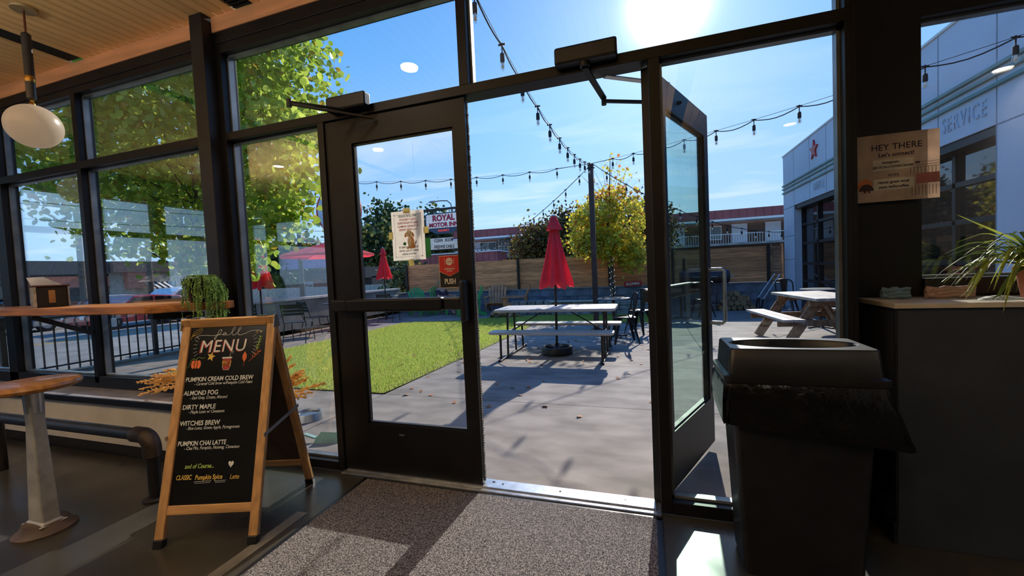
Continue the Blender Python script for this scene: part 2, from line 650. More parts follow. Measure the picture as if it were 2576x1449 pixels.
# linear slot light trough and a vent, both dark
MB().box(-3.225, -3.075, -7, -0.02, 2.932, 2.944).build('slot_trough', DARKVOID, ceil)
mv = MB().box(-1.53, -1.385, -0.155, -0.005, 2.925, 2.944)
for i in range(5):
    mv.box(-1.525, -1.39, -0.145 + i * 0.028, -0.135 + i * 0.028, 2.915, 2.926)
mv.build('air_vent', DARKVOID, ceil)

# trims over the glazing
t1 = struct('trim_1')
for (a, b) in ((-6.6, -1.865), (-1.75, 1.69)):
    MB().box(a, b, -0.012, 0.12, 2.822, 2.92).build('fir_trim', WOODTRIM, t1, bevel=0.003)
t2 = struct('trim_2')
for (a, b) in ((-6.6, -1.865), (-1.75, 1.69)):
    MB().box(a, b, -0.005, 0.12, 2.75, 2.822).build('head_beam', BLACK, t2, bevel=0.003)
post = MB().box(-1.863, -1.753, -0.072, 0.04, 0, 2.93).build('column_1', BLACK2, None, bevel=0.004)
post['kind'] = 'structure'
tag(post, 'tall square black steel column rising to the wooden ceiling left of the doors', 'column')
del post['kind']
post.name = 'steel_column'

# roof slab outside over storefront (keeps sky out)
rf = MB().box(-6.8, 5.4, -7.2, 0.14, 3.1, 3.3).build('roof', BLACK, None)
rf['kind'] = 'structure'


def glazed(name, x0, x1, z0, z1, panes, fw=0.045, y0=0.0, y1=0.10, gy=0.062, gm=None, reveal=True, stile_l=True, stile_r=True, head=True, sill=True):
    """a bay: black frame on the room side, grey glazing pocket, panes. panes=list of (x0,x1,z0,z1)"""
    w = struct(name)
    for (a, b, c, d) in panes:
        # glazing stop around each pane, set back
        s = 0.012
        g = MB()
        g.box(a, a + s, gy - 0.018, gy + 0.02, c, d)
        g.box(b - s, b, gy - 0.018, gy + 0.02, c, d)
        g.box(a, b, gy - 0.018, gy + 0.02, c, c + s)
        g.box(a, b, gy - 0.018, gy + 0.02, d - s, d)
        g.build('glazing_stop', GREYREV if reveal else BLACK, w)
        MB().box(a + 0.004, b - 0.004, gy - 0.003, gy + 0.003, c + 0.004, d - 0.004).build('pane', gm or GLASS, w)
    return w


# ---- left glazing: two and a half bays between column and left end
def bars(w, lst, m=BLACK, name='frame_bar'):
    for (a, b, y0, y1, c, d) in lst:
        MB().box(a, b, y0, y1, c, d).build(name, m, w, bevel=0.002)


TR0, TR1 = 2.13, 2.188   # transom bar
w1 = glazed('window_1', -4.35, -3.295, 0.505, 2.70, [(-4.35, -3.295, 0.505, TR0), (-4.35, -3.295, TR1, 2.70)], y1=0.11, gm=GLASSR)
bars(w1, [(-4.48, -4.35, 0, 0.11, 0.42, 2.75), (-3.295, -3.245, -0.0, 0.11, 0.455, 2.75), (-4.35, -3.295, 0, 0.11, TR0, TR1),
          (-4.35, -3.295, 0, 0.11, 2.70, 2.75), (-4.48, -3.245, 0, 0.11, 0.40, 0.505)])
w2 = glazed('window_2', -3.245, -1.955, 0.505, 2.70, [(-3.245, -1.955, 0.505, TR0), (-3.245, -1.955, TR1, 2.70)], gm=GLASSR)
bars(w2, [(-1.955, -1.863, 0, 0.11, 0.40, 2.75), (-3.245, -1.955, 0, 0.11, TR0, TR1), (-3.245, -1.955, 0, 0.11, 2.70, 2.75),
          (-3.245, -1.955, 0, 0.11, 0.40, 0.505)])
w8 = glazed('window_8', -6.3, -4.48, 0.505, 2.70, [(-5.75, -4.48, 0.505, TR0), (-5.75, -4.48, TR1, 2.70)])
bars(w8, [(-6.6, -5.75, 0, 0.11, 0.0, 2.75), (-5.75, -4.48, 0, 0.11, TR0, TR1), (-5.75, -4.48, 0, 0.11, 2.70, 2.75),
          (-5.75, -4.48, 0, 0.11, 0.40, 0.505)])
# ---- bay with sidelight beside the doors
w3 = glazed('window_3', -1.704, -0.965, 0.06, 2.13, [(-1.704, -0.965, 0.055, 2.127)], gm=GLASSR)
bars(w3, [(-1.753, -1.704, 0, 0.11, 0, 2.75), (-0.965, -0.92, 0, 0.11, 0, 2.127), (-1.704, -0.965, 0, 0.11, 0, 0.055)])
w4 = glazed('window_4', -1.704, -0.025, 2.178, 2.70, [(-1.704, -0.023, 2.178, 2.69)])
bars(w4, [(-1.704, 1.69, 0, 0.11, 2.127, 2.178), (-0.023, 0.029, 0, 0.11, 2.178, 2.75), (-1.704, -0.023, 0, 0.11, 2.69, 2.75)])
w5 = glazed('window_5', 0.029, 1.667, 2.178, 2.70, [(0.029, 1.667, 2.178, 2.69)])
bars(w5, [(0.029, 1.667, 0, 0.11, 2.69, 2.75), (1.667, 1.69, 0, 0.11, 0, 2.127), (1.667, 1.69, 0, 0.11, 2.178, 2.75)])
w6 = glazed('window_6', 0.969, 1.667, 0.06, 2.127, [(0.969, 1.667, 0.06, 2.127)])
bars(w6, [(0.92, 0.969, 0, 0.11, 0, 2.127), (0.969, 1.667, 0, 0.11, 0, 0.06)])

# ---- right: wall set back behind the half wall
wr = struct('wall_front')
MB().prism([(1.69, 0.0), (1.705, 0.0), (1.80, 0.28), (1.83, 0.40), (1.80, 0.40), (1.695, 0.07), (1.69, 0.05)], 3.0).build('return_panel', BLACK, wr)
MB().box(1.80, 2.056, 0.29, 0.40, 0, 3.0).build('wall_panel', BLACK, wr)
MB().box(2.056, 5.2, 0.29, 0.40, 2.215, 3.0).build('wall_panel', BLACK, wr)
MB().box(2.056, 5.2, 0.29, 0.40, 0, 1.0).build('wall_panel', BLACK, wr)
MB().box(1.81, 1.93, 0.283, 0.291, 0.99, 2.9).build('cover_plate', BLACK, wr, bevel=0.002)
w7 = glazed('window_7', 2.056, 5.2, 1.072, 2.215, [(2.056, 3.9, 1.072, 2.215)], gy=0.35)
bars(w7, [(2.056, 5.2, 0.27, 0.31, 1.0, 1.072), (3.9, 5.2, 0.29, 0.4, 1.0, 2.3)], BLACK2)

# ---- low wall and ledge under the left windows
lw = struct('wall_left_low')
lw.name = 'wall_front_low'
MB().box(-6.6, -1.865, -0.18, 0.10, 0.085, 0.385).build('low_wall_panel', WHITEPAINT, lw)
MB().box(-6.6, -1.865, -0.175, 0.10, 0.0, 0.085).build('baseboard', DARKVOID, lw)
MB().box(-6.6, -1.68, -0.205, 0.10, 0.385, 0.415).build('ledge', mat('ledge_paint', S(150, 146, 150), 0.45), lw, bevel=0.003)
MB().box(-6.6, -1.68, -0.215, -0.2, 0.378, 0.42).build('ledge_lip', BLACK, lw, bevel=0.003)
MB().box(-1.865, -1.70, -0.16, 0.0, 0.0, 0.385).build('ledge_end_block', BLACK, lw)

# ---- side and back walls (out of frame, with their windows, seen only as reflections)
wa = struct('wall_left')
XL = -6.6
MB().box(XL - 0.15, XL, -7.0, 0.0, 0, 0.75).build('wall_panel', BLACK, wa)
MB().box(XL - 0.15, XL, -7.0, 0.0, 2.53, 3.0).build('wall_panel', BLACK, wa)
for (a, b) in ((-0.75, 0.0), (-2.55, -2.40), (-4.7, -4.55), (-7.0, -6.6)):
    MB().box(XL - 0.15, XL, a, b, 0.75, 2.53).build('wall_panel', BLACK, wa)
MB().box(XL - 0.15, XL, -7.0, 0.0, 1.98, 2.05).build('wall_panel', BLACK, wa)
w9 = struct('window_9')
for (a, b) in ((-2.40, -0.75), (-4.55, -2.55), (-6.6, -4.7)):
    MB().box(XL - 0.08, XL - 0.074, a, b, 0.75, 2.53).build('pane', GLASS, w9)
wb = struct('wall_back')
MB().box(-6.75, 5.35, -7.15, -7.0, 0, 3.0).build('wall_panel', mat('back_wall', S(120, 112, 102), 0.8), wb)
wrr = struct('wall_right')
MB().box(5.2, 5.35, -7.0, 0.4, 0, 3.0).build('wall_panel', mat('right_wall', S(92, 94, 98), 0.8), wrr)

# ---- threshold
th = struct('trim_3')
MB().box(-0.92, 0.92, -0.035, 0.10, 0.0, 0.012).build('threshold_plate', STEEL, th, bevel=0.003)
MB().box(-0.90, 0.90, -0.004, 0.075, 0.010, 0.020).build('threshold_plate', STEEL, th, bevel=0.004)
for i in range(4):
    MB().box(-0.90, 0.90, -0.030 + i * 0.006, -0.027 + i * 0.006, 0.010, 0.0135).build('threshold_ridge', STEEL, th)
for xx in (-0.7, -0.35, 0.1, 0.42, 0.75):
    MB().lathe([(0.006, 0.0195), (0.006, 0.0215)], 10, Matrix.Translation((xx, 0.045, 0))).build('screw', GUNMETAL, th)
MB().box(0.035, 0.05, 0.05, 0.062, 0.0195, 0.0212).build('strike_slot', DARKVOID, th)


# ---- door leaves (local frame: hinge at origin, leaf along +x, room side at y=0, depth to +y)
def door_leaf(name, gm, z0=0.012, w=0.915):
    d = struct(name)
    t = 0.045
    g = (0.185, w - 0.075, 0.312, 1.978)
    f = MB()
    f.box(0, g[0], 0, t, z0, 2.12)
    f.box(g[1], w, 0, t, z0, 2.12)
    f.box(g[0], g[1], 0, t, z0, g[2])
    f.box(g[0], g[1], 0, t, g[3], 2.12)
    f.build('door_frame', BLACK, d)
    s = MB()
    for (a, b, c, e) in ((g[0], g[0] + 0.01, g[2], g[3]), (g[1] - 0.01, g[1], g[2], g[3]), (g[0], g[1], g[2], g[2] + 0.01), (g[0], g[1], g[3] - 0.01, g[3])):
        s.box(a, b, 0.012, t - 0.012, c, e)
    s.build('glazing_bead', BLACK2, d)
    MB().box(g[0] + 0.004, g[1] - 0.004, 0.02, 0.026, g[2] + 0.004, g[3] - 0.004).build('pane', gm, d)
    return d


d1 = door_leaf('door_1', GLASS)
d1.location = (-0.92, 0.012, 0)
# weatherstrip brush on the meeting edge
ws = MB()
for i in range(150):
    z = 0.03 + i * 0.0139
    ws.box(0.915, 0.918 + rs.rand() * 0.004, 0.028, 0.040, z, z + 0.010)
ws.build('weatherstrip', mat('pile_strip', S(150, 146, 138), 0.9), d1)
# push bar
pb = MB().box(0.02, 0.92 - 0.165, -0.072, -0.022, 0.992, 1.066).build('push_bar', BLACK, d1, bevel=0.012, seg=3)
MB().box(0.13, 0.133, -0.0735, -0.021, 0.991, 1.0672).build('bar_joint', DARKVOID, pb)
MB().box(0.755, 0.86, -0.055, 0.0, 0.995, 1.063).build('bar_end', PLASTIC, d1, bevel=0.01)
MB().box(0.02, 0.09, -0.055, 0.0, 0.995, 1.063).build('bar_end', PLASTIC, d1, bevel=0.01)
hd = MB().box(0.862, 0.893, -0.075, 0.0, 0.93, 1.155).build('pull_handle', PLASTIC, d1, bevel=0.014, seg=4, smooth=True)
MB().box(0.40, 0.432, -0.004, 0.0, 0.255, 0.262).build('badge_plate', STEEL, d1)

ANG = math.radians(67.4)
d2 = door_leaf('door_2', GLASSG)
# mirrored so that its hinge is on the right, swung outward
d2.matrix_world = Matrix.Translation((0.93, 0.06, 0)) @ Matrix.Rotation(ANG, 4, 'Z') @ Matrix.Translation((0, 0.0, 0))
# pull handle on the street side (local -y faces the opening, +y faces away) : tube handle near the free edge
ph = MB().tube([(0.87, 0.0, 0.80), (0.87, -0.075, 0.80), (0.87, -0.09, 0.815), (0.87, -0.09, 1.125), (0.87, -0.075, 1.14), (0.87, 0.0, 1.14)], 0.0125, 12).build('pull_handle', STEEL, d2, smooth=True)
pb2 = MB().box(0.10, 0.80, 0.067, 0.117, 0.992, 1.066).build('push_bar', BLACK, d2, bevel=0.012, seg=3)
MB().box(0.08, 0.12, 0.045, 0.10, 0.995, 1.063).build('bar_end', PLASTIC, d2, bevel=0.01)
MB().box(0.78, 0.86, 0.045, 0.10, 0.995, 1.063).build('bar_end', PLASTIC, d2, bevel=0.01)


# ---- door closers
def closer(x0, x1, lab, arms):
    t = thing('door_closer', lab, 'door closer', (0, 0, 0))
    MB().box(x0, x1, -0.062, 0.0, 2.15, 2.232).build('closer_body', PLASTIC, t, bevel=0.012, seg=3)
    for a in arms:
        MB().beam(a[0], a[1], a[2], a[3]).build('closer_arm', STEEL if a[4] else BLACK2, t, bevel=0.001)
    return t


c1 = closer(-0.84, -0.575, 'black door closer with folded arm above the shut left door',
            [((-0.72, -0.05, 2.15), (-0.90, -0.26, 2.145), 0.022, 0.008, 0), ((-0.90, -0.26, 2.135), (-0.56, -0.01, 2.09), 0.016, 0.012, 0)])
MB().lathe([(0.014, 2.12), (0.014, 2.16)], 12, Matrix.Translation((-0.90, -0.26, 0))).build('arm_pivot', BLACK2, c1)
c2 = closer(0.50, 0.79, 'black door closer with angled arm above the open doorway',
            [((0.64, -0.035, 2.125), (0.70, 0.23, 2.075), 0.030, 0.010, 0), ((0.70, 0.23, 2.06), (1.09, 0.42, 2.055), 0.020, 0.014, 0), ((0.72, 0.10, 2.128), (1.02, 0.30, 2.118), 0.035, 0.006, 1)])
MB().lathe([(0.024, 2.13), (0.024, 2.152)], 16, Matrix.Translation((0.64, -0.035, 0))).build('arm_boss', BLACK2, c2)
MB().lathe([(0.013, 2.04), (0.013, 2.085)], 12, Matrix.Translation((0.70, 0.23, 0))).build('arm_pivot', BLACK2, c2)

# ================================================================== INTERIOR THINGS
# ---- entrance mat
mt = thing('entrance_mat', 'large grey speckled entrance mat inside the doorway', 'mat', (0, 0, 0))
MB().box(-0.71, 0.895, -2.6, -0.06, 0.0, 0.010).build('mat_pile', CARPET, mt)
bd = MB()
bd.box(-0.735, -0.70, -2.62, -0.05, 0.0, 0.007)
bd.box(0.885, 0.92, -2.62, -0.05, 0.0, 0.007)
bd.box(-0.735, 0.92, -0.068, -0.045, 0.0, 0.007)
bd.build('mat_border', PLASTIC, mt)

# ---- A-frame menu board
AX, AY, AA, AW, AH, AD = -1.288, -0.825, math.radians(18.28), 0.473, 1.02, 0.561
AL = math.hypot(AD / 2, AH)
ab = thing('menu_board', 'wooden A-frame chalkboard sign with hand lettered fall menu', 'chalkboard sign', (AX, AY, 0), AA)
nrm = Vector((0, -AH, AD / 2)).normalized()     # outward normal of front panel
upf = Vector((0, AD / 2, AH)).normalized()
PF = frame((0, 0, 0), (1, 0, 0), upf)           # local z = x cross up  -> (0,-..)
zf = Vector((1, 0, 0)).cross(upf)
# front panel frame: origin bottom-left foot on outer face, local: x right, y up along panel, z outward (towards the viewer)
fwid = 0.042


def panel(Mx, front):
    pre = 'front' if front else 'back'
    fr_ = []
    for (a, b, c, d) in ((0, fwid, 0.035, AL), (AW - fwid, AW, 0.035, AL)):
        fr_.append(MB(Mx).box(a, b, c, d, -0.022, 0.0).build(pre + '_stile', OAK, ab, bevel=0.003))
    for (c, d) in ((AL - 0.045, AL), (0.137, 0.177)):
        fr_.append(MB(Mx).box(fwid, AW - fwid, c, d, -0.022, -0.0005).build(pre + '_rail', OAKX, ab, bevel=0.003))
    for a in (-0.002, AW - fwid - 0.002):
        MB(Mx).box(a, a + fwid + 0.004, 0.0, 0.037, -0.026, 0.004).build('rubber_foot', PLASTIC, ab, bevel=0.004)
    p = MB(Mx).box(fwid - 0.003, AW - fwid + 0.003, 0.174, AL - 0.042, -0.016, -0.009).build(pre + '_slate', CHALK if front else mat('hardboard_back', S(70, 54, 42), 0.8), ab)
    return p


slate = panel(PF, True)
upb = Vector((0, -AD / 2, AH)).normalized()
PB = frame((AW, AD, 0), (-1, 0, 0), upb)
panel(PB, False)
for sx_ in (0.0, AW):
    MB().beam((sx_, 0.115, 0.46), (sx_, 0.435, 0.50), 0.003, 0.018).build('spreader_bar', STEEL, ab)
    MB().beam((sx_, AD / 2 - 0.02, AH - 0.06), (sx_, AD / 2 - 0.003, AH + 0.002), 0.004, 0.02).build('hinge_plate', STEEL, ab)
    MB().beam((sx_, AD / 2 + 0.02, AH - 0.06), (sx_, AD / 2 + 0.003, AH + 0.002), 0.004, 0.02).build('hinge_plate', STEEL, ab)
for xx in (0.045, AW - 0.09):
    MB().box(xx, xx + 0.05, AD / 2 - 0.012, AD / 2 + 0.012, AH - 0.002, AH + 0.003).build('top_hinge', STEEL, ab)

# chalk lettering: coordinates on slate measured from its top-left, in board units
SZ = -0.0088
BW = AW - 2 * fwid
BT = AL - 0.042


def bl(u, v):     # u 0..1 across slate, v metres down from slate top
    v = v * 0.79 if v < 0.3 else v - 0.09
    return (fwid + u * BW, BT - v, SZ)


def ctext(s, u, v, size, m, sx=1.0, shear=0.0, bold=0.0, spacing=1.0):
    x_, y_, z_ = bl(u, v)
    return text(s, size, PF @ Matrix.Translation((x_, y_, z_)) @ Matrix.Rotation(0.0, 4, 'Z'), m, 'lettering', slate, 'LEFT', 0.0004, shear, bold, sx, spacing)


def stroke(pts, m, w=0.0014, closed=False, name='chalk_drawing'):
    P = [Vector(bl(a, b)) + Vector((0, 0, 0.0006)) for a, b in pts]
    if closed:
        P.append(P[0])
    mb = MB(PF)
    mb.tube(P, w, 5)
    return mb


def spline(pts, n=6):
    P = [np.array(p, float) for p in pts]
    P = [2 * P[0] - P[1]] + P + [2 * P[-1] - P[-2]]
    out = []
    for i in range(1, len(P) - 2):
        for k_ in range(n):
            t = k_ / n
            out.append(tuple(0.5 * ((2 * P[i]) + (-P[i - 1] + P[i + 1]) * t + (2 * P[i - 1] - 5 * P[i] + 4 * P[i + 1] - P[i + 2]) * t * t + (-P[i - 1] + 3 * P[i] - 3 * P[i + 1] + P[i + 2]) * t ** 3)))
    out.append(tuple(P[-2]))
    return out


def draw(name, m, strokes, w=0.0013):
    for s in strokes:
        P = [Vector(bl(a, b)) + Vector((0, 0, 0.0005)) for a, b in s]
        MB(PF).tube(P, w, 5).build(name, m, slate)


def fillp(name, m, poly):
    mb = MB(PF)
    mb.prism([(bl(a, b)[0], bl(a, b)[1]) for a, b in poly], 0.0006, Matrix.Translation((0, 0, SZ)))
    return mb.build(name, m, slate)


# cursive 'fall' with flourishes
draw('lettering_fall', CHW, [
    spline([(0.06, 0.075), (0.10, 0.062), (0.18, 0.058), (0.30, 0.062), (0.37, 0.055), (0.40, 0.035), (0.385, 0.025), (0.355, 0.045), (0.335, 0.080), (0.318, 0.088), (0.325, 0.070), (0.38, 0.058),
            (0.44, 0.058), (0.455, 0.046), (0.43, 0.048), (0.428, 0.060), (0.45, 0.062), (0.462, 0.050), (0.47, 0.062), (0.51, 0.060), (0.575, 0.022), (0.565, 0.012), (0.54, 0.035), (0.548, 0.062),
            (0.59, 0.060), (0.655, 0.022), (0.645, 0.012), (0.62, 0.035), (0.63, 0.064), (0.70, 0.060), (0.78, 0.044), (0.87, 0.040), (0.94, 0.048)], 7)], 0.0013)
ctext('MENU', 0.120, 0.172, 0.090, CHR, sx=0.92, shear=0.12, bold=0.0, spacing=1.08).location = (0, 0, 0)
mw = ctext('MENU', 0.138, 0.168, 0.088, CHW, sx=0.92, shear=0.12, bold=0.0, spacing=1.08)
mw.data.transform(Matrix.Translation(PF.to_3x3() @ Vector((0, 0, 0.0008))))
rays = []
for i, a_ in enumerate((-60, -35, -12, 10, 32, 55)):
    for sgn, cx in ((-1, 0.14), (1, 0.80)):
        ca, sa = math.cos(math.radians(a_)), math.sin(math.radians(a_))
        rays.append([(cx + sgn * (0.00 + 0.04 * ca), 0.130 + 0.055 * sa), (cx + sgn * (0.035 + 0.05 * ca), 0.130 + 0.075 * sa)])
draw('chalk_rays', CHW, rays, 0.0009)
# leaf top left, sprig and stars right
draw('chalk_leaf', CHY, [spline([(0.01, 0.085), (0.02, 0.06), (0.06, 0.03), (0.13, 0.012), (0.15, 0.02), (0.12, 0.045), (0.05, 0.058), (0.02, 0.065)], 5), [(0.02, 0.065), (0.13, 0.02)]], 0.001)
draw('chalk_sprig', CHG, [spline([(0.885, 0.165), (0.895, 0.14), (0.91, 0.11), (0.92, 0.075)], 4)] + [[(0.888 + 0.008 * i, 0.158 - 0.018 * i), (0.868 + 0.008 * i, 0.148 - 0.018 * i)] for i in range(5)] + [[(0.888 + 0.008 * i, 0.158 - 0.018 * i), (0.915 + 0.008 * i, 0.150 - 0.018 * i)] for i in range(5)], 0.0016)
draw('chalk_star', CHY, [[(0.87, 0.04), (0.87, 0.062)], [(0.85, 0.051), (0.89, 0.051)], [(0.92, 0.045), (0.92, 0.058)], [(0.908, 0.051), (0.932, 0.051)]], 0.0011)
# pumpkin
for dx, rw in ((-0.035, 0.028), (0.035, 0.028), (0.0, 0.030)):
    fillp('chalk_pumpkin', CHO, [(0.115 + dx + rw * math.cos(a_ * PI / 8), 0.242 + 0.026 * math.sin(a_ * PI / 8)) for a_ in range(16)])
draw('chalk_vine', CHG, [spline([(0.115, 0.216), (0.12, 0.205), (0.15, 0.198), (0.19, 0.205), (0.22, 0.200)], 4), spline([(0.11, 0.214), (0.07, 0.206), (0.04, 0.225), (0.03, 0.25), (0.0, 0.262)], 4)], 0.0009)
draw('chalk_pumpkin_ribs', CHALK, [spline([(0.105, 0.218), (0.098, 0.242), (0.105, 0.266)], 4), spline([(0.127, 0.218), (0.134, 0.242), (0.127, 0.266)], 4)], 0.0008)
# star leaf
fillp('chalk_star_leaf', CHY, [(0.30 + (0.055 if i % 2 == 0 else 0.024) * math.cos(-PI / 2 + i * PI / 5 + 0.25), 0.196 + (0.032 if i % 2 == 0 else 0.014) * math.sin(-PI / 2 + i * PI / 5 + 0.25)) for i in range(10)])
# cup
fillp('chalk_cup', CHR, [(0.455, 0.215), (0.565, 0.215), (0.545, 0.282), (0.475, 0.282)])
fillp('chalk_cup_lid', CHW, [(0.445, 0.203), (0.575, 0.203), (0.572, 0.213), (0.448, 0.213)])
o = fillp('chalk_cup_sleeve', CHY, [(0.452, 0.228), (0.570, 0.228), (0.562, 0.262), (0.460, 0.262)])
draw('chalk_straw', CHW, [[(0.545, 0.203), (0.550, 0.180), (0.585, 0.165)], [(0.575, 0.185), (0.59, 0.172)], [(0.458, 0.262), (0.478, 0.284), (0.545, 0.284), (0.562, 0.262)]], 0.0010)
fillp('chalk_leaf_orange', CHO, [(0.735, 0.172), (0.762, 0.195), (0.762, 0.215), (0.735, 0.240), (0.708, 0.215), (0.708, 0.195)])
draw('chalk_leaf_stem', CHO, [[(0.735, 0.172), (0.733, 0.268)]], 0.0009)
draw('chalk_branch', CHO, [[(0.80, 0.236), (0.86, 0.205), (0.94, 0.165)]] + [[(0.84 + 0.03 * i, 0.215 - 0.016 * i), (0.835 + 0.03 * i, 0.192 - 0.016 * i)] for i in range(3)] + [[(0.84 + 0.03 * i, 0.215 - 0.016 * i), (0.885 + 0.03 * i, 0.205 - 0.014 * i)] for i in range(3)], 0.0012)
menu = [('PUMPKIN CREAM COLD BREW', 0.006, 0.275, 0.0300, 0.815, '- Caramel Cold brew w/Pumpkin Cold Foam', 0.123, 0.294),
        ('ALMOND FOG', 0.006, 0.341, 0.0310, 0.83, '- Earl Grey, Cream, Almond', 0.093, 0.361),
        ('DIRTY MAPLE', 0.012, 0.408, 0.0310, 0.87, '- Maple Latte w/ Cinnamon', 0.093, 0.428),
        ('WITCHES BREW', 0.006, 0.484, 0.0310, 0.86, '- Blue Lotus, Green Apple, Pomegranate', 0.087, 0.504),
        ('PUMPKIN CHAI LATTE', 0.012, 0.577, 0.0300, 0.78, '- Chai Mix, Pumpkin, Nutmeg, Cinnamon', 0.098, 0.596)]
for a_ in menu:
    ctext(a_[0], a_[1], a_[2] + 0.09, a_[3], CHW, sx=a_[4], shear=0.05, bold=0.0005)
    ctext(a_[5], a_[6], a_[7] + 0.09, 0.0215, CHW, sx=0.74, shear=0.25)
ctext('and of Course...', 0.135, 0.680 + 0.09, 0.0285, CHG, sx=0.76, shear=0.2, bold=0.0004)
hp = [(0.70 + 0.034 * (16 * math.sin(t) ** 3) / 16, 0.757 - 0.017 * (13 * math.cos(t) - 5 * math.cos(2 * t) - 2 * math.cos(3 * t) - math.cos(4 * t)) / 16) for t in [i * 2 * PI / 20 for i in range(20)]]
fillp('chalk_heart', CHW, hp)
ctext('CLASSIC', 0.045, 0.729 + 0.09, 0.030, CHY, sx=0.66, shear=0.1, bold=0.0005)
ctext('Pumpkin Spice', 0.275, 0.731 + 0.09, 0.030, CHY, sx=0.74, shear=0.15, bold=0.0005)
ctext('Latte', 0.70, 0.734 + 0.09, 0.030, CHY, sx=0.72, shear=0.2)
for k_, (a_, b_, v_) in enumerate(((0.27, 0.48, 0.740), (0.28, 0.47, 0.747), (0.52, 0.66, 0.740), (0.53, 0.65, 0.747))):
    draw('chalk_underline', CHW, [[(a_, v_ + 0.09), (b_, v_ + 0.088)]], 0.0009)

# ---- dried grass bouquet behind the board
R2 = random.Random(5)


def bouquet(label, loc, hv, specs):
    v_ = thing('dried_grass_bouquet', label, 'dried grass', loc)
    MB().lathe([(0.045, 0), (0.055, 0.03), (0.05, hv * 0.7), (0.032, hv * 0.92), (0.036, hv)], 16).build('vase', PLASTIC, v_, smooth=True)
    for (tx_, ty_, tz_) in specs:
        p0 = Vector((0, 0, hv * 0.9))
        tip = Vector((tx_, ty_, tz_))
        mid = (p0 + tip) / 2 + Vector((-tx_ * 0.12, 0, 0.08))
        Q = lambda t: p0 * (1 - t) ** 2 + mid * 2 * t * (1 - t) + tip * t * t
        MB().tube([Q(j / 9) for j in range(10)], 0.0016, 4).build('stalk', STRAW, v_)
        mb = MB()
        nsp = 46
        for j in range(nsp):
            t = 0.52 + 0.48 * j / nsp
            c = Q(t)
            d = (Q(min(1, t + 0.05)) - Q(t - 0.05)).normalized()
            off = Vector((R2.uniform(-1, 1), R2.uniform(-1, 1), R2.uniform(-1, 1))).normalized()
            wv_ = 0.016 * math.sin(PI * min(0.97, (t - 0.48) / 0.56)) + 0.004
            q = c + d * 0.020 + off * wv_
            mb.tube([c, (c + q) / 2, q], [0.0022, 0.0055, 0.001], 4)
        mb.build('seed_plume', STRAW, v_)


bouquet('golden dried grass plumes in a vase on the window ledge, left of the chalkboard', (-1.86, -0.10, 0.416), 0.10,
        [(-0.66 + R2.uniform(-.06, .10), R2.uniform(-.06, .02), 0.06 + R2.uniform(-0.05, 0.05)) for _ in range(7)] + [(-0.55 + R2.uniform(-.08, .1), R2.uniform(-.06, .02), 0.17 + R2.uniform(-0.03, 0.05)) for _ in range(4)] + [(-0.40, -0.03, 0.20)])
bouquet('golden dried grass plumes behind the right leg of the chalkboard', (-1.46, -0.16, 0.0), 0.34,
        [(0.10 + 0.030 * i + R2.uniform(-.03, .03), R2.uniform(-.05, .08), 0.82 - 0.018 * i + R2.uniform(-0.06, 0.04)) for i in range(15)] + [(0.42, 0.02, 0.60), (0.46, -0.03, 0.52), (0.40, 0.03, 0.66), (0.36, 0.0, 0.70)])

# ---- bar shelf at the window (front edge parallel to the glass, then cut back to the column)
bs = thing('window_bar_shelf', 'live-edge wooden bar shelf along the left windows', 'bar shelf', (0, 0, 0))
MB().prism([(-6.0, -0.40), (-1.95, -0.40), (-1.655, -0.095), (-1.70, -0.075), (-1.70, -0.03), (-1.95, -0.03), (-6.0, -0.03)][::1], 0.05, Matrix.Translation((0, 0, 1.032))).build('shelf_board', SHELFWOOD, bs, bevel=0.006)
MB().beam((-2.02, -0.02, 0.99), (-2.02, -0.33, 1.012), 0.05, 0.04).build('bracket', BLACK2, bs)
MB().beam((-1.80, -0.075, 0.80), (-1.80, -0.26, 1.0), 0.04, 0.03).build('bracket', BLACK2, bs)
MB().beam((-3.27, -0.0, 0.85), (-3.27, -0.32, 1.015), 0.04, 0.03).build('bracket', BLACK2, bs)

# ---- potted string of pearls
pp = thing('trailing_plant', 'dark pot of trailing string-of-pearls plant on the end of the bar shelf', 'potted plant', (-1.80, -0.165, 1.083))
MB().lathe([(0.058, 0), (0.064, 0.01), (0.086, 0.135), (0.091, 0.150), (0.081, 0.150), (0.076, 0.13)], 28).build('pot', PLASTIC, pp, smooth=True)
mb = MB()
ico = [(0, 0, 1), (0.894, 0, 0.447), (0.276, 0.851, 0.447), (-0.724, 0.526, 0.447), (-0.724, -0.526, 0.447), (0.276, -0.851, 0.447), (0.724, 0.526, -0.447), (-0.276, 0.851, -0.447), (-0.894, 0, -0.447), (-0.276, -0.851, -0.447), (0.724, -0.526, -0.447), (0, 0, -1)]
icf = [(0, 1, 2), (0, 2, 3), (0, 3, 4), (0, 4, 5), (0, 5, 1), (1, 6, 2), (2, 7, 3), (3, 8, 4), (4, 9, 5), (5, 10, 1), (2, 6, 7), (3, 7, 8), (4, 8, 9), (5, 9, 10), (1, 10, 6), (11, 7, 6), (11, 8, 7), (11, 9, 8), (11, 10, 9), (11, 6, 10)]
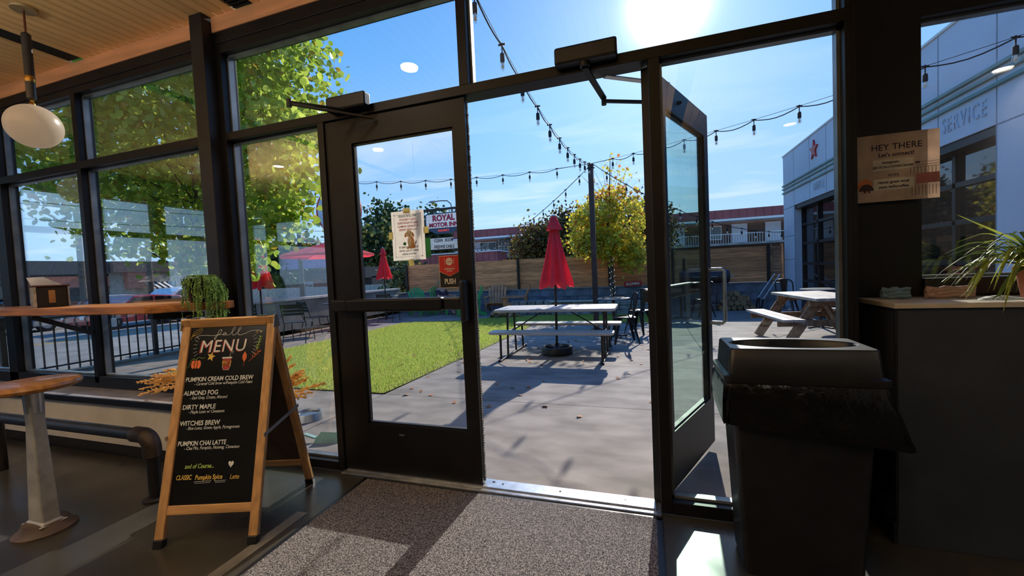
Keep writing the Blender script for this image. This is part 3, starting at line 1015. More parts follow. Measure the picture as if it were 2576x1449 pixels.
for s_ in range(95):
    a = R2.uniform(-1.5, 0.75) if s_ < 74 else R2.uniform(0, 2 * PI)
    Ls = R2.uniform(0.12, 0.30) if s_ < 60 else R2.uniform(0.02, 0.12)
    out_ = R2.uniform(0.004, 0.05) if s_ < 60 else 0.006
    wob = R2.uniform(0, 6)
    n_ = int(Ls / 0.0062) + 10
    for j in range(n_):
        t = j / n_
        rr_ = 0.088 * min(1, t * 4 + 0.25) + out_ * min(1, t * 2.2)
        z = 0.155 + 0.012 * math.sin(min(1, t * 5) * PI) - max(0, t - 0.12) * Ls * 1.15
        px_, py_ = math.cos(a) * rr_ + 0.006 * math.sin(t * 9 + wob) + R2.uniform(-.003, .003), math.sin(a) * rr_ + R2.uniform(-.004, .004)
        if z < 0.004 and px_ < 0.015 and py_ > -0.20:
            z = 0.004 + abs(z) * 0.05
        rad = R2.uniform(0.0028, 0.0046)
        mb.add([(px_ + v[0] * rad, py_ + v[1] * rad, z + v[2] * rad) for v in ico], icf)
sp_ = mb.build('pearl_strands', PEARL, pp, smooth=True)
sp_['kind'] = 'stuff'

# ---- napkin box on the shelf
nb = thing('napkin_box', 'dark napkin box with pale end frames on the bar shelf', 'napkin box', (-3.20, -0.25, 1.083), math.radians(74))
MB().box(-0.075, 0.075, -0.06, 0.08, 0, 0.145).build('box_body', mat('box_black', S(26, 20, 16), 0.5), nb, bevel=0.004)
MB().box(-0.088, -0.075, -0.068, 0.088, 0, 0.15).build('end_frame', mat('pewter', S(190, 178, 158), 0.4, 0.2, 0.2, 30, bump=0.3, bscale=40), nb, bevel=0.003)
MB().box(0.075, 0.085, -0.068, 0.088, 0, 0.15).build('end_frame', STEEL, nb, bevel=0.003)
MB().box(-0.093, 0.090, -0.072, 0.092, 0.146, 0.156).build('box_lid', mat('box_lid', S(82, 50, 42), 0.4), nb, bevel=0.003)
MB().box(-0.018, 0.014, -0.0615, -0.060, 0.03, 0.12).build('box_label', mat('tan_label', S(170, 124, 68), 0.6), nb)
mb = MB()
pl = [(-0.09, -0.05, 0.0), (0.05, -0.05, 0.0), (0.06, 0.05, 0.0), (-0.085, 0.06, 0.0), (-0.11, -0.02, 0.055), (-0.03, -0.02, 0.06), (-0.03, 0.03, 0.055), (-0.10, 0.03, 0.052)]
mb.add(pl, [(0, 1, 5, 4), (1, 2, 6, 5), (2, 3, 7, 6), (3, 0, 4, 7), (4, 5, 6, 7), (3, 2, 1, 0)])
nk = mb.build('napkin', mat('tissue', S(232, 230, 226), 0.9, trans=0.3), None, smooth=True)
nk.location = (-3.20, -0.25, 1.240)
nk.rotation_euler = (0, 0, math.radians(74))
tag(nk, 'crumpled white napkin lying on top of the napkin box', 'napkin')

# ---- pendant lamp
pd = thing('pendant_lamp', 'white globe pendant lamp on dark rod hanging from the wood ceiling', 'pendant lamp', (-2.655, -0.49, 0))
MB().lathe([(0.0, 2.921), (0.062, 2.921), (0.062, 2.908), (0.058, 2.902), (0.0, 2.900)], 32).build('ceiling_canopy', mat('canopy_tan', S(172, 146, 100), 0.5, 0.3), pd, smooth=True)
MB().tube([(0, 0, 2.90), (0, 0, 2.76)], 0.0055, 10).build('rod', mat('copper_rod', S(110, 66, 46), 0.4, 0.4), pd, smooth=True)
MB().lathe([(0.012, 2.77), (0.022, 2.76), (0.022, 2.51)], 20).build('stem_sleeve', mat('dark_sleeve', S(48, 44, 44), 0.55), pd, smooth=True)
MB().lathe([(0.0225, 2.51), (0.0235, 2.508), (0.0235, 2.475), (0.0225, 2.473)], 20).build('sleeve_band', BRASS, pd, smooth=True)
MB().lathe([(0.022, 2.475), (0.022, 2.375), (0.012, 2.37)], 20).build('stem_sleeve', mat('grey_sleeve', S(58, 56, 58), 0.35), pd, smooth=True)
MB().lathe([(0.008, 2.372), (0.012, 2.365), (0.006, 2.355), (0.014, 2.345), (0.016, 2.332)], 16).build('globe_fitter', BRASS, pd, smooth=True)
RG = 0.128
MB().lathe([(max(0.001, RG * math.sin(PI * i / 24)), 2.208 - RG * math.cos(PI * i / 24)) for i in range(25)], 40).build('globe', OPAL, pd, smooth=True)
# second globe further along the bar (seen mirrored in the glass)
dup(pd, (-4.6, -0.49, 0), label='second white globe pendant lamp further along the window bar')
up_t = thing('fill_uplight', 'long slim black uplight added out of view to brighten the wooden ceiling', 'ceiling light', (-2.0, -2.75, 0))
MB().box(-3.05, 3.05, -0.055, 0.055, 2.09, 2.14).build('housing', BLACK2, up_t)  # housing made up to carry the added ceiling fill
MB().box(-3.05, 3.05, -0.055, -0.047, 2.14, 2.165).build('housing_lip', BLACK2, up_t)
MB().box(-3.05, 3.05, 0.047, 0.055, 2.14, 2.165).build('housing_lip', BLACK2, up_t)
for x_ in (-2.8, 0, 2.8):
    MB().tube([(x_, 0, 2.14), (x_, 0, 2.925)], 0.004, 6).build('hanger_wire', WIRE if 'WIRE' in globals() else BLACK2, up_t)
# ---- downlight fixtures
for i, (x_, y_) in enumerate(DOWNLIGHTS):
    t = thing('ceiling_downlight', 'small round recessed downlight in the wooden ceiling', 'downlight', (x_, y_, 2.92), 0, 'ceiling downlights')
    MB().lathe([(0.075, 0.0), (0.085, -0.004), (0.085, -0.010), (0.07, -0.012), (0.07, -0.004)], 24).build('trim_ring', WHITEP, t)
    MB().lathe([(0.001, -0.006), (0.07, -0.006), (0.07, -0.002), (0.001, -0.002)], 24).build('lens', mat('downlight_lens', S(255, 240, 225), 0.4, emis=(1.0, 0.80, 0.62), estr=14), t)

# ---- bar stool
sl = thing('bar_stool', 'round wooden bar stool on grey tapered metal pedestal', 'bar stool', (-2.02, -0.86, 0))
MB().lathe([(0.0, 0.715), (0.160, 0.715), (0.172, 0.72), (0.177, 0.733), (0.172, 0.746), (0.155, 0.752), (0.0, 0.752)], 40).build('seat', mat('stool_seat', S(168, 116, 62), 0.35, 0, 0.15, 5, stretch=(1, 9, 1), coat=0.3), sl, smooth=True)
# column: flat iron pedestal that widens downwards
pc = MB()
prof = []
for z, hx, hy in ((0.70, 0.028, 0.028), (0.62, 0.030, 0.028), (0.55, 0.030, 0.026), (0.06, 0.062, 0.034), (0.045, 0.075, 0.045)):
    prof.append((z, hx, hy))
vs, fs = [], []
for (z, hx, hy) in prof:
    vs += [(-hx, -hy, z), (hx, -hy, z), (hx, hy, z), (-hx, hy, z)]
for i in range(len(prof) - 1):
    for k_ in range(4):
        a, b = i * 4 + k_, i * 4 + (k_ + 1) % 4
        fs.append((a, b, b + 4, a + 4))
fs += [(0, 1, 2, 3), (19, 18, 17, 16)]
pc.add(vs, fs)
pc.build('pedestal', CAST, sl, bevel=0.006)
MB().lathe([(0.034, 0.60), (0.036, 0.64), (0.036, 0.70), (0.06, 0.712), (0.06, 0.718)], 24).build('seat_collar', STEEL, sl, smooth=True)
MB().lathe([(0.115, 0.0), (0.115, 0.010), (0.095, 0.022), (0.08, 0.05), (0.0, 0.055)], 32).build('base', mat('base_iron', S(92, 76, 66), 0.6, 0.1, 0.2), sl, smooth=True)

# ---- foot rail pipe with elbow
fr = thing('foot_rail', 'fat black pipe foot rail with elbow in front of the low white wall', 'foot rail', (0, 0, 0))
MB().tube([(-6.4, -0.52, 0.362), (-1.84, -0.52, 0.362)], 0.033, 20).build('rail_pipe', BLACK2, fr, smooth=True)
el = [(-1.84 + 0.07 * math.sin(a), -0.52, 0.362 - 0.07 * (1 - math.cos(a))) for a in [i * PI / 2 / 8 for i in range(9)]]
MB().tube([(-1.90, -0.52, 0.362)] + el + [(-1.77, -0.52, 0.25)], 0.043, 20).build('elbow', mat('rusty_iron', S(66, 56, 50), 0.6, 0.3, 0.3, 14, bump=0.1), fr, smooth=True)
MB().tube([(-1.77, -0.52, 0.26), (-1.77, -0.52, 0.0)], 0.030, 20).build('rail_post', BLACK2, fr, smooth=True)
MB().lathe([(0.06, 0), (0.06, 0.012), (0.04, 0.02)], 24, Matrix.Translation((-1.77, -0.52, 0))).build('floor_flange', BLACK2, fr)
for xx in (-3.3, -4.9):
    MB().tube([(xx, -0.52, 0.34), (xx, -0.52, 0.0)], 0.026, 16).build('rail_post', BLACK2, fr, smooth=True)

# ---- trash can with liner
tx0, tx1, ty0, ty1 = 1.150, 1.640, -0.372, -0.098
cx, cy = (tx0 + tx1) / 2, (ty0 + ty1) / 2
tcn = thing('trash_can', 'tall narrow black trash can with oval opening and liner', 'trash can', (cx, cy, 0))


def rrect(hx, hy, r, n=5):
    pts = []
    for (sx_, sy_, a0) in ((1, 1, 0), (-1, 1, PI / 2), (-1, -1, PI), (1, -1, 3 * PI / 2)):
        for i in range(n + 1):
            a = a0 + PI / 2 * i / n
            pts.append((sx_ * (hx - r) + r * math.cos(a), sy_ * (hy - r) + r * math.sin(a)))
    return pts


def loft(rings, cap0=True, cap1=True):
    vs, fs = [], []
    n = len(rings[0][0])
    for pts, z in rings:
        vs += [(x_, y_, z if not callable(z) else z(x_, y_)) for x_, y_ in pts]
    for i in range(len(rings) - 1):
        for k_ in range(n):
            a, b = i * n + k_, i * n + (k_ + 1) % n
            fs.append((a, b, b + n, a + n))
    if cap0:
        fs.append(tuple(range(n))[::-1])
    if cap1:
        fs.append(tuple(range((len(rings) - 1) * n, len(rings) * n)))
    return vs, fs


HX, HY = (tx1 - tx0) / 2, (ty1 - ty0) / 2
vs, fs = loft([(rrect(HX - 0.06, HY - 0.045, 0.02), 0.0), (rrect(HX - 0.055, HY - 0.04, 0.02), 0.02), (rrect(HX - 0.02, HY - 0.02, 0.02), 0.735)], True, True)
MB().add(vs, fs).build('can_body', PLASTIC, tcn, smooth=True)
# lid: flange, raised block with oval hole


def rdense(hx, hy, r, n=12, m=10):
    """rounded rectangle with points along its straight sides too"""
    P = rrect(hx, hy, r, 4)
    out = []
    for i in range(len(P)):
        a_, b_ = P[i], P[(i + 1) % len(P)]
        L_ = math.hypot(b_[0] - a_[0], b_[1] - a_[1])
        k_ = m if (i % 5 == 4) else 1
        for j in range(k_):
            out.append((a_[0] + (b_[0] - a_[0]) * j / k_, a_[1] + (b_[1] - a_[1]) * j / k_))
    return out


def oval_of(P, rx, ry):
    return [(rx * math.cos(math.atan2(y_ / HY, x_ / HX)), ry * math.sin(math.atan2(y_ / HY, x_ / HX))) for x_, y_ in P]


ov = oval_of(rdense(HX, HY, 0.016), 0.205, 0.088)
vs, fs = loft([(rdense(HX + 0.002, HY + 0.002, 0.02), 0.742), (rdense(HX + 0.006, HY + 0.006, 0.02), 0.748), (rdense(HX + 0.006, HY + 0.006, 0.02), 0.770), (rdense(HX - 0.010, HY - 0.004, 0.018), 0.776),
               (rdense(HX - 0.017, HY - 0.014, 0.016), 0.862), (rdense(HX - 0.022, HY - 0.019, 0.016), 0.868), ([(a * 1.03, b * 1.06) for a, b in ov], 0.868), (ov, 0.862), ([(a * 0.96, b * 0.96) for a, b in ov], 0.79)], True, False)
MB().add(vs, fs).build('can_lid', PLASTIC, tcn, smooth=True)
vs, fs = loft([([(a * 1.0, b * 1.0) for a, b in ov], 0.789), ([(a * 1.0, b * 1.0) for a, b in ov], 0.786)], True, True)
MB().add(vs, fs).build('can_opening', DARKVOID, tcn)
# liner hanging out below the flange, longer and flared at the right
rings = []
R3 = np.random.RandomState(3)
NB = 88


def ringpts(hx, hy, amp, ph, seed):
    P = rrect(hx, hy, 0.02, 20)
    rr__ = np.random.RandomState(seed)
    out = []
    n = len(P)
    for i, (x_, y_) in enumerate(P):
        w = amp * (math.sin(i * 0.9 + ph) * 0.5 + math.sin(i * 2.3 + ph * 2) * 0.35 + rr__.uniform(-.35, .35))
        L = math.hypot(x_, y_)
        out.append((x_ + x_ / L * w, y_ + y_ / L * w))
    return out


def zl(base, drop):
    return lambda x_, y_: base - drop * (0.55 + 0.45 * (x_ / HX)) - 0.008 * math.sin(x_ * 45 + y_ * 30)


flare = lambda P, k_: [(x_ + (0.055 * k_ if x_ > 0.2 else 0.0) * (1 if y_ < 0 else 0.5), y_ - (0.01 * k_ if y_ < 0 else 0)) for x_, y_ in P]
rings = [(ringpts(HX + 0.0, HY + 0.0, 0.002, 0, 1), 0.744), (ringpts(HX + 0.004, HY + 0.006, 0.006, 0.5, 2), zl(0.725, 0.01)),
         (flare(ringpts(HX + 0.008, HY + 0.010, 0.010, 1.1, 3), 0.3), zl(0.68, 0.02)), (flare(ringpts(HX + 0.008, HY + 0.012, 0.013, 1.7, 4), 0.6), zl(0.63, 0.035)),
         (flare(ringpts(HX + 0.004, HY + 0.006, 0.012, 2.3, 5), 1.0), zl(0.60, 0.05)), (flare(ringpts(HX - 0.014, HY - 0.014, 0.003, 2.3, 6), 0.8), zl(0.61, 0.05))]
vs, fs = loft(rings, False, False)
MB().add(vs, fs).build('bin_liner', BAG, tcn, smooth=True)

# ---- half wall with pale top
hw = thing('half_wall', 'charcoal panelled half wall with pale wooden top under the right window', 'half wall', (0, 0, 0))
MB().box(1.829, 5.2, 0.0, 0.285, 0.0, 0.970).build('wall_body', COUNTER, hw, bevel=0.002)
MB().box(1.815, 5.2, -0.015, 0.289, 0.970, 0.990).build('top_board', COUNTERTOP, hw, bevel=0.002)
MB().box(1.815, 1.829, 0.0, 0.285, 0.0, 0.09).build('base_cove', BLACK2, hw, bevel=0.003)
MB().box(1.823, 1.832, 0.0, 0.006, 0.09, 0.968).build('corner_bead', BLACK2, hw)
for z in (0.30, 0.34, 0.72):
    MB().lathe([(0.003, 0), (0.003, 0.003)], 8, Matrix.Translation((1.829, 0.25, z)) @ Matrix.Rotation(-PI / 2, 4, 'Y')).build('rivet', STEEL, hw)

# ---- rolled towels on the half wall
for (x_, y_, c_, lab, ln) in ((1.92, 0.20, S(110, 138, 158), 'small rolled blue cloth on the pale half wall top', 0.10), (2.10, 0.19, S(176, 146, 132), 'folded peach cloth beside the blue roll on the half wall top', 0.16)):
    mb = MB()
    rr__ = random.Random(int(x_ * 100))
    for k_ in range(3):
        zc = 0.012 + 0.014 * k_
        pts = [(-ln / 2 + ln * j / 8, 0.006 * math.sin(j + k_), zc + 0.003 * math.sin(j * 1.7 + k_)) for j in range(9)]
        mb.tube(pts, [0.009 + 0.004 * rr__.random() for _ in pts], 10)
    o = mb.build('cloth_roll', mat('cloth_' + str(int(x_ * 100)), c_, 0.9, bump=0.3), None, smooth=True)
    o.location = (x_, y_, 0.990)
    tag(o, lab, 'cloth')
o = MB().add([(-0.08, -0.03, 0), (0.07, -0.04, 0.001), (0.09, 0.03, 0.002), (-0.05, 0.03, 0.006), (0.0, 0, 0.018)], [(0, 1, 4), (1, 2, 4), (2, 3, 4), (3, 0, 4), (3, 2, 1, 0)]).build('paper_scrap', mat('paper_scrap', S(190, 196, 196), 0.8), None)
o.location = (2.20, 0.10, 0.9905)
tag(o, 'crumpled grey paper scrap lying on the half wall top', 'paper')

# ---- spider plant
spn = thing('spider_plant', 'yellow-green spider plant in a clay pot on the half wall', 'potted plant', (2.335, 0.115, 0.990))
MB().lathe([(0.048, 0), (0.052, 0.005), (0.066, 0.10), (0.074, 0.102), (0.076, 0.125), (0.066, 0.125), (0.062, 0.11)], 28).build('pot', TERRA, spn, smooth=True)
R4 = random.Random(21)
for i in range(74):
    a = R4.uniform(0, 2 * PI) if i > 34 else R4.uniform(PI * 0.78, PI * 1.32)
    L = R4.uniform(0.20, 0.34)
    rise = R4.uniform(0.02, 0.15)
    droop = R4.uniform(0.02, 0.30)
    if 10 < i < 20:
        a = R4.uniform(PI * 1.2, PI * 1.55)
        L = R4.uniform(0.10, 0.16)
        droop = R4.uniform(0.25, 0.34)
    dx, dy = math.cos(a), math.sin(a)
    if dy > 0:
        L = min(L, 0.13 / max(dy, 0.3))
    wv = R4.uniform(0.006, 0.011)
    vs, fs = [], []
    ns = 9
    for j in range(ns + 1):
        t = j / ns
        rr_ = L * (t ** 0.85)
        z = 0.12 + rise * math.sin(min(1, t * 1.3) * PI * 0.55) * 1.1 - droop * t ** 2.2
        if dy * rr_ > -0.145:
            z = max(z, 0.012)
        w = wv * (1 - t ** 3) * (0.5 + 0.5 * min(1, t * 5)) + 0.0004
        sx_, sy_ = -dy, dx
        vs += [(dx * rr_ - sx_ * w, dy * rr_ - sy_ * w, z), (dx * rr_, dy * rr_, z - w * 0.5), (dx * rr_ + sx_ * w, dy * rr_ + sy_ * w, z)]
    for j in range(ns):
        b = j * 3
        fs += [(b, b + 1, b + 4, b + 3), (b + 1, b + 2, b + 5, b + 4)]
    MB().add(vs, fs).build('leaf', SPIDER if R4.random() < 0.7 else SPIDER2, spn, smooth=True)
# stray long blade reaching up left
vs = []
for j in range(8):
    t = j / 7
    vs += [(-0.03 - 0.24 * t, -0.02, 0.20 + 0.145 * t), (-0.03 - 0.24 * t, -0.02, 0.20 + 0.145 * t - 0.011 * (1 - t ** 2) - 0.001)]
MB().add(vs, [(2 * j, 2 * j + 1, 2 * j + 3, 2 * j + 2) for j in range(7)]).build('leaf', SPIDER, spn)

# ---- HEY THERE notice (taped to the panel and the window edge, bent slightly forward)
hy = thing('wifi_notice', 'square beige paper notice headed HEY THERE taped beside the right window', 'notice', (1.808, 0.262, 1.424))
NP = frame((0, 0, 0), (1, 0, 0), (0, 0, 1))    # local x right, y up, z towards the room (-Y)
BEIGE = mat('beige_print', S(232, 214, 198), 0.7, trans=0.4)
nsz = 0.297
sheet = MB(NP).box(0, nsz, 0, nsz, -0.001, 0).build('paper_sheet', BEIGE, hy)
NINK = mat('plum_ink', S(58, 44, 66), 0.7)


def nt(s, x_, y_, size, sx=1.0, m=None, bold=0.0):
    return text(s, size, NP @ Matrix.Translation((x_, y_, 0.0005)), m or NINK, 'lettering', hy, 'CENTER', 0.0002, 0, bold, sx, 1.05)


def nbox(name, x0, x1, y0, y1, z, c):
    return MB(NP).box(x0, x1, y0, y1, 0.0001, z).build(name, c, hy)


nt('HEY THERE', 0.145, 0.227, 0.038, 0.92, bold=0.0003)
nt("Let's connect!", 0.145, 0.198, 0.024, 0.9, bold=0.0006)
nbox('white_box', 0.060, 0.205, 0.137, 0.185, 0.0004, mat('notice_cream', S(222, 216, 204), 0.7))
nt('instagram:', 0.125, 0.167, 0.016, 0.9, bold=0.0004).location.y -= 0.0004
nt('@LOCALCOFFEECREAM', 0.132, 0.148, 0.0135, 0.95, bold=0.0003).location.y -= 0.0004
nt('WIFI:', 0.135, 0.108, 0.019, 0.95)
nbox('white_box', 0.062, 0.208, 0.050, 0.100, 0.0004, mat('notice_cream2', S(222, 216, 204), 0.7))
nt('name: guest local', 0.135, 0.080, 0.016, 0.95, bold=0.0004).location.y -= 0.0004
nt('pass: hellocoffee', 0.135, 0.059, 0.016, 0.95, bold=0.0004).location.y -= 0.0004
MB(NP).prism([(0.03 + 0.028 * math.cos(t * PI / 10), 0.075 + 0.030 * math.sin(t * PI / 10)) for t in range(20)], 0.0004).build('print_orange_dome', mat('print_orange', S(214, 130, 70), 0.7), hy)
MB(NP).prism([(0.035 + 0.028 * math.cos(t * PI / 12), 0.052 + 0.030 * math.sin(t * PI / 12)) for t in range(13)], 0.0007).build('print_dark_dome', mat('print_dark', S(74, 56, 66), 0.7), hy)
for xx in (0.027, 0.043):
    MB(NP).box(xx, xx + 0.006, 0.042, 0.053, 0.0001, 0.0006).build('print_dark_foot', mat('print_dark2', S(74, 56, 66), 0.7), hy)
nbox('print_rose_band', 0.215, 0.296, 0.068, 0.112, 0.0003, mat('print_rose', S(176, 112, 112), 0.7))
for i in range(8):
    nbox('print_rib', 0.195 + i * 0.0125, 0.1965 + i * 0.0125, 0.112, 0.140, 0.0004, NINK)
    nbox('print_rib', 0.200 + i * 0.0120, 0.2015 + i * 0.0120, 0.018, 0.060, 0.0004, NINK)
nbox('print_line', 0.190, 0.296, 0.139, 0.1405, 0.0004, NINK)
nbox('print_line', 0.212, 0.296, 0.148, 0.1495, 0.0004, NINK)
nbox('print_line', 0.212, 0.296, 0.160, 0.1612, 0.0004, NINK)
nbox('print_stirrer', 0.212, 0.228, 0.156, 0.164, 0.0005, NINK)

# ---- dog notice taped to the outside of the shut door (printing faces out, so it reads mirrored from here)
dn = thing('dog_notice', 'white paper notice with puppy drawing taped on the closed door glass', 'notice', (0, 0, 0))
x0n, x1n, z0n, z1n = -0.512, -0.298, 1.278, 1.560
MB().box(x0n, x1n, 0.0395, 0.0405, z0n, z1n).build('paper_sheet', PAPER, dn)
GB = mat('notice_green', S(70, 160, 100), 0.5, trans=0.4)
MB().box(x1n, x1n + 0.034, 0.0395, 0.0402, z0n + 0.01, z0n + 0.12).build('green_backing_slip', GB, dn)
# glass is at y 0.032..0.038: the print is visible through the sheet, mirrored
NM = frame((x1n, 0.0394, z0n), (-1, 0, 0), (0, 0, 1))    # local x runs to the left


def mt_(s, y_, size, m, sx=0.9, bold=0.0004):
    w_ = (x1n - x0n)
    return text(s, size, NM @ Matrix.Translation((w_ / 2, y_, -0.0006)), m, 'lettering', dn, 'CENTER', 0.0002, 0, bold, sx)


mt_('WE LOVE DOGS!', 0.247, 0.0175, INK)
mt_('ONLY OREGON', 0.227, 0.0165, REDINK)
mt_('HEALTH REGISTERED', 0.208, 0.0165, REDINK, 0.86)
mt_('& TRAINED ANIMALS', 0.189, 0.0165, REDINK, 0.86)
mt_('ALLOWED INSIDE.', 0.170, 0.0165, REDINK, 0.88)
mt_('OUR COURTYARD IS', 0.070, 0.0150, INK, 0.9)
mt_('OPEN TO ALL DOGS', 0.050, 0.0150, INK, 0.9)
mt_('WITH A LEASH.', 0.031, 0.0150, INK, 0.9)
fb = MB()
for (a, b, c, d) in ((x0n + 0.02, x0n + 0.0212, z0n + 0.015, z1n - 0.015), (x1n - 0.0212, x1n - 0.02, z0n + 0.015, z1n - 0.015), (x0n + 0.015, x1n - 0.015, z0n + 0.02, z0n + 0.0212), (x0n + 0.015, x1n - 0.015, z1n - 0.0212, z1n - 0.02)):
    fb.box(a, b, 0.0384, 0.0388, c, d)
for xx in (x0n + 0.0206, x1n - 0.0206):
    for zz_ in (z0n + 0.0206, z1n - 0.0206):
        fb.prism([(xx + (0.006 if i % 2 == 0 else 0.002) * math.cos(i * PI / 4), zz_ + (0.006 if i % 2 == 0 else 0.002) * math.sin(i * PI / 4)) for i in range(8)], 0.0004, Matrix.Translation((0, 0.0388, 0)) @ Matrix.Rotation(PI / 2, 4, 'X'))
fb.build('border_line', INK, dn)
# plain puppy drawing
PM = Matrix.Translation((0, 0.0388, 0)) @ Matrix.Rotation(PI / 2, 4, 'X')
TAN = mat('puppy_tan', S(226, 160, 100), 0.7)
CREAM = mat('puppy_cream', S(240, 220, 186), 0.7)
pcx, pcz = -0.398, 1.385


def ell(name, m, cx_, cz_, rx, rz_, lay, rot=0.0):
    poly = []
    for i in range(18):
        a = i * 2 * PI / 18
        u, v = rx * math.cos(a), rz_ * math.sin(a)
        poly.append((cx_ + u * math.cos(rot) - v * math.sin(rot), cz_ + u * math.sin(rot) + v * math.cos(rot)))
    MB().prism(poly, 0.0002, Matrix.Translation((0, -0.0002 * lay, 0)) @ PM).build(name, m, dn)


ell('puppy_body', TAN, pcx + 0.010, pcz - 0.005, 0.022, 0.034, 1)
ell('puppy_chest', CREAM, pcx, pcz - 0.002, 0.013, 0.028, 2)
ell('puppy_haunch', TAN, pcx + 0.024, pcz - 0.028, 0.014, 0.014, 2)
ell('puppy_foot', TAN, pcx - 0.012, pcz - 0.037, 0.009, 0.006, 3)
ell('puppy_foot', TAN, pcx + 0.008, pcz - 0.037, 0.009, 0.006, 3)
ell('puppy_ear', TAN, pcx - 0.022, pcz + 0.038, 0.008, 0.015, 1, -0.35)
ell('puppy_ear', TAN, pcx + 0.023, pcz + 0.038, 0.008, 0.015, 1, 0.35)
ell('puppy_head', CREAM, pcx, pcz + 0.044, 0.021, 0.020, 2)
ell('puppy_eye', INK, pcx - 0.008, pcz + 0.048, 0.002, 0.003, 3)
ell('puppy_eye', INK, pcx + 0.009, pcz + 0.048, 0.002, 0.003, 3)
ell('puppy_nose', INK, pcx, pcz + 0.040, 0.004, 0.0025, 3)
ell('puppy_mouth', REDINK, pcx, pcz + 0.031, 0.003, 0.003, 3)
ell('puppy_ball', mat('ball_green', S(60, 140, 50), 0.7), pcx - 0.032, pcz - 0.012, 0.010, 0.010, 2)
ell('puppy_tail', mat('puppy_grey', S(150, 130, 116), 0.7), pcx + 0.040, pcz - 0.008, 0.004, 0.013, 1, -0.4)
for (a, b, c, d, r_) in ((-0.43, -0.385, 1.545, 1.575, 0.1), (-0.535, -0.505, 1.405, 1.445, 0.0), (-0.305, -0.272, 1.425, 1.462, 0.0), (-0.412, -0.378, 1.245, 1.283, -0.15)):
    mm = Matrix.Translation(((a + b) / 2, 0, (c + d) / 2)) @ Matrix.Rotation(r_, 4, 'Y')
    MB(mm).box(-(b - a) / 2, (b - a) / 2, 0.0406, 0.0412, -(d - c) / 2, (d - c) / 2).build('tape_strip', TAPE, dn)

# ---- PUSH decal
pdx = thing('push_decal', 'red and black PUSH decal on the closed door glass', 'decal', (0, 0, 0))
DP = frame((-0.213, 0.0308, 1.112), (1, 0, 0), (0, 0, 1))
DW, DH = 0.128, 0.178
BLK = mat('decal_black', S(20, 20, 20), 0.5)
RED = mat('decal_red', S(196, 40, 34), 0.5)
MB(DP).box(0, DW, 0, DH, 0, 0.0005).build('decal_sheet', mat('decal_cream', S(226, 206, 170), 0.5), pdx)
MB(DP).box(0.0025, DW - 0.0025, 0.0025, 0.09, 0.0005, 0.0008).build('black_field', BLK, pdx)
MB(DP).prism([(0.0025, DH - 0.0025), (0.0025, 0.093), (DW / 2, 0.066), (DW - 0.0025, 0.093), (DW - 0.0025, DH - 0.0025)], 0.0004, Matrix.Translation((0, 0, 0.0010))).build('red_field', RED, pdx)
MB(DP).prism([(0.0025, 0.093), (0.0025, 0.090), (DW / 2, 0.063), (DW - 0.0025, 0.090), (DW - 0.0025, 0.093), (DW / 2, 0.066)], 0.0003, Matrix.Translation((0, 0, 0.0010))).build('gold_line', mat('decal_gold', S(206, 150, 90), 0.5), pdx)
DC = mat('decal_white', S(222, 214, 196), 0.5)
text('PUSH', 0.040, DP @ Matrix.Translation((DW / 2, 0.022, 0.0011)), DC, 'lettering', pdx, 'CENTER', 0.0002, 0, 0.0012, 0.72)
MB(DP).prism([(DW / 2 + 0.021 * math.cos(i * PI / 14), 0.145 + 0.021 * math.sin(i * PI / 14)) for i in range(28)], 0.0003, Matrix.Translation((0, 0, 0.0015))).build('emblem_disc', DC, pdx)
text('Coca-Cola', 0.0095, DP @ Matrix.Translation((DW / 2, 0.142, 0.0020)), RED, 'lettering', pdx, 'CENTER', 0.0002, 0.3, 0.0002, 0.82)
text('THANK YOU FOR', 0.0075, DP @ Matrix.Translation((DW / 2, 0.113, 0.0016)), mat('decal_rose', S(210, 110, 100), 0.5), 'lettering', pdx, 'CENTER', 0.0002, 0, 0.0, 1.1)
text('SUPPORTING', 0.0105, DP @ Matrix.Translation((DW / 2, 0.101, 0.0016)), DC, 'lettering', pdx, 'CENTER', 0.0002, 0, 0.0003, 1.0)
text('LOCAL', 0.0105, DP @ Matrix.Translation((DW / 2, 0.090, 0.0016)), DC, 'lettering', pdx, 'CENTER', 0.0002, 0, 0.0003, 1.0)
for xx in (DW / 2 - 0.028, DW / 2 + 0.027):
    MB(DP).box(xx, xx + 0.0015, 0.127, 0.163, 0.0014, 0.0018).build('emblem_bar', DC, pdx)
#EXTERIOR
# ================================================================== EXTERIOR
def at(px, py, Y=None, X=None, Z=None):
    """world point seen at photo position (px, py) on the given world plane (used to read off positions once)"""
    d = fwd + r2 * ((px - 1288) / 1032.6) - u2 * ((py - 724.5) / 1032.6)
    t = ((Y - CAM.y) / d.y) if Y is not None else ((X - CAM.x) / d.x) if X is not None else ((Z - CAM.z) / d.z)
    return CAM + d * t


GR = -0.14
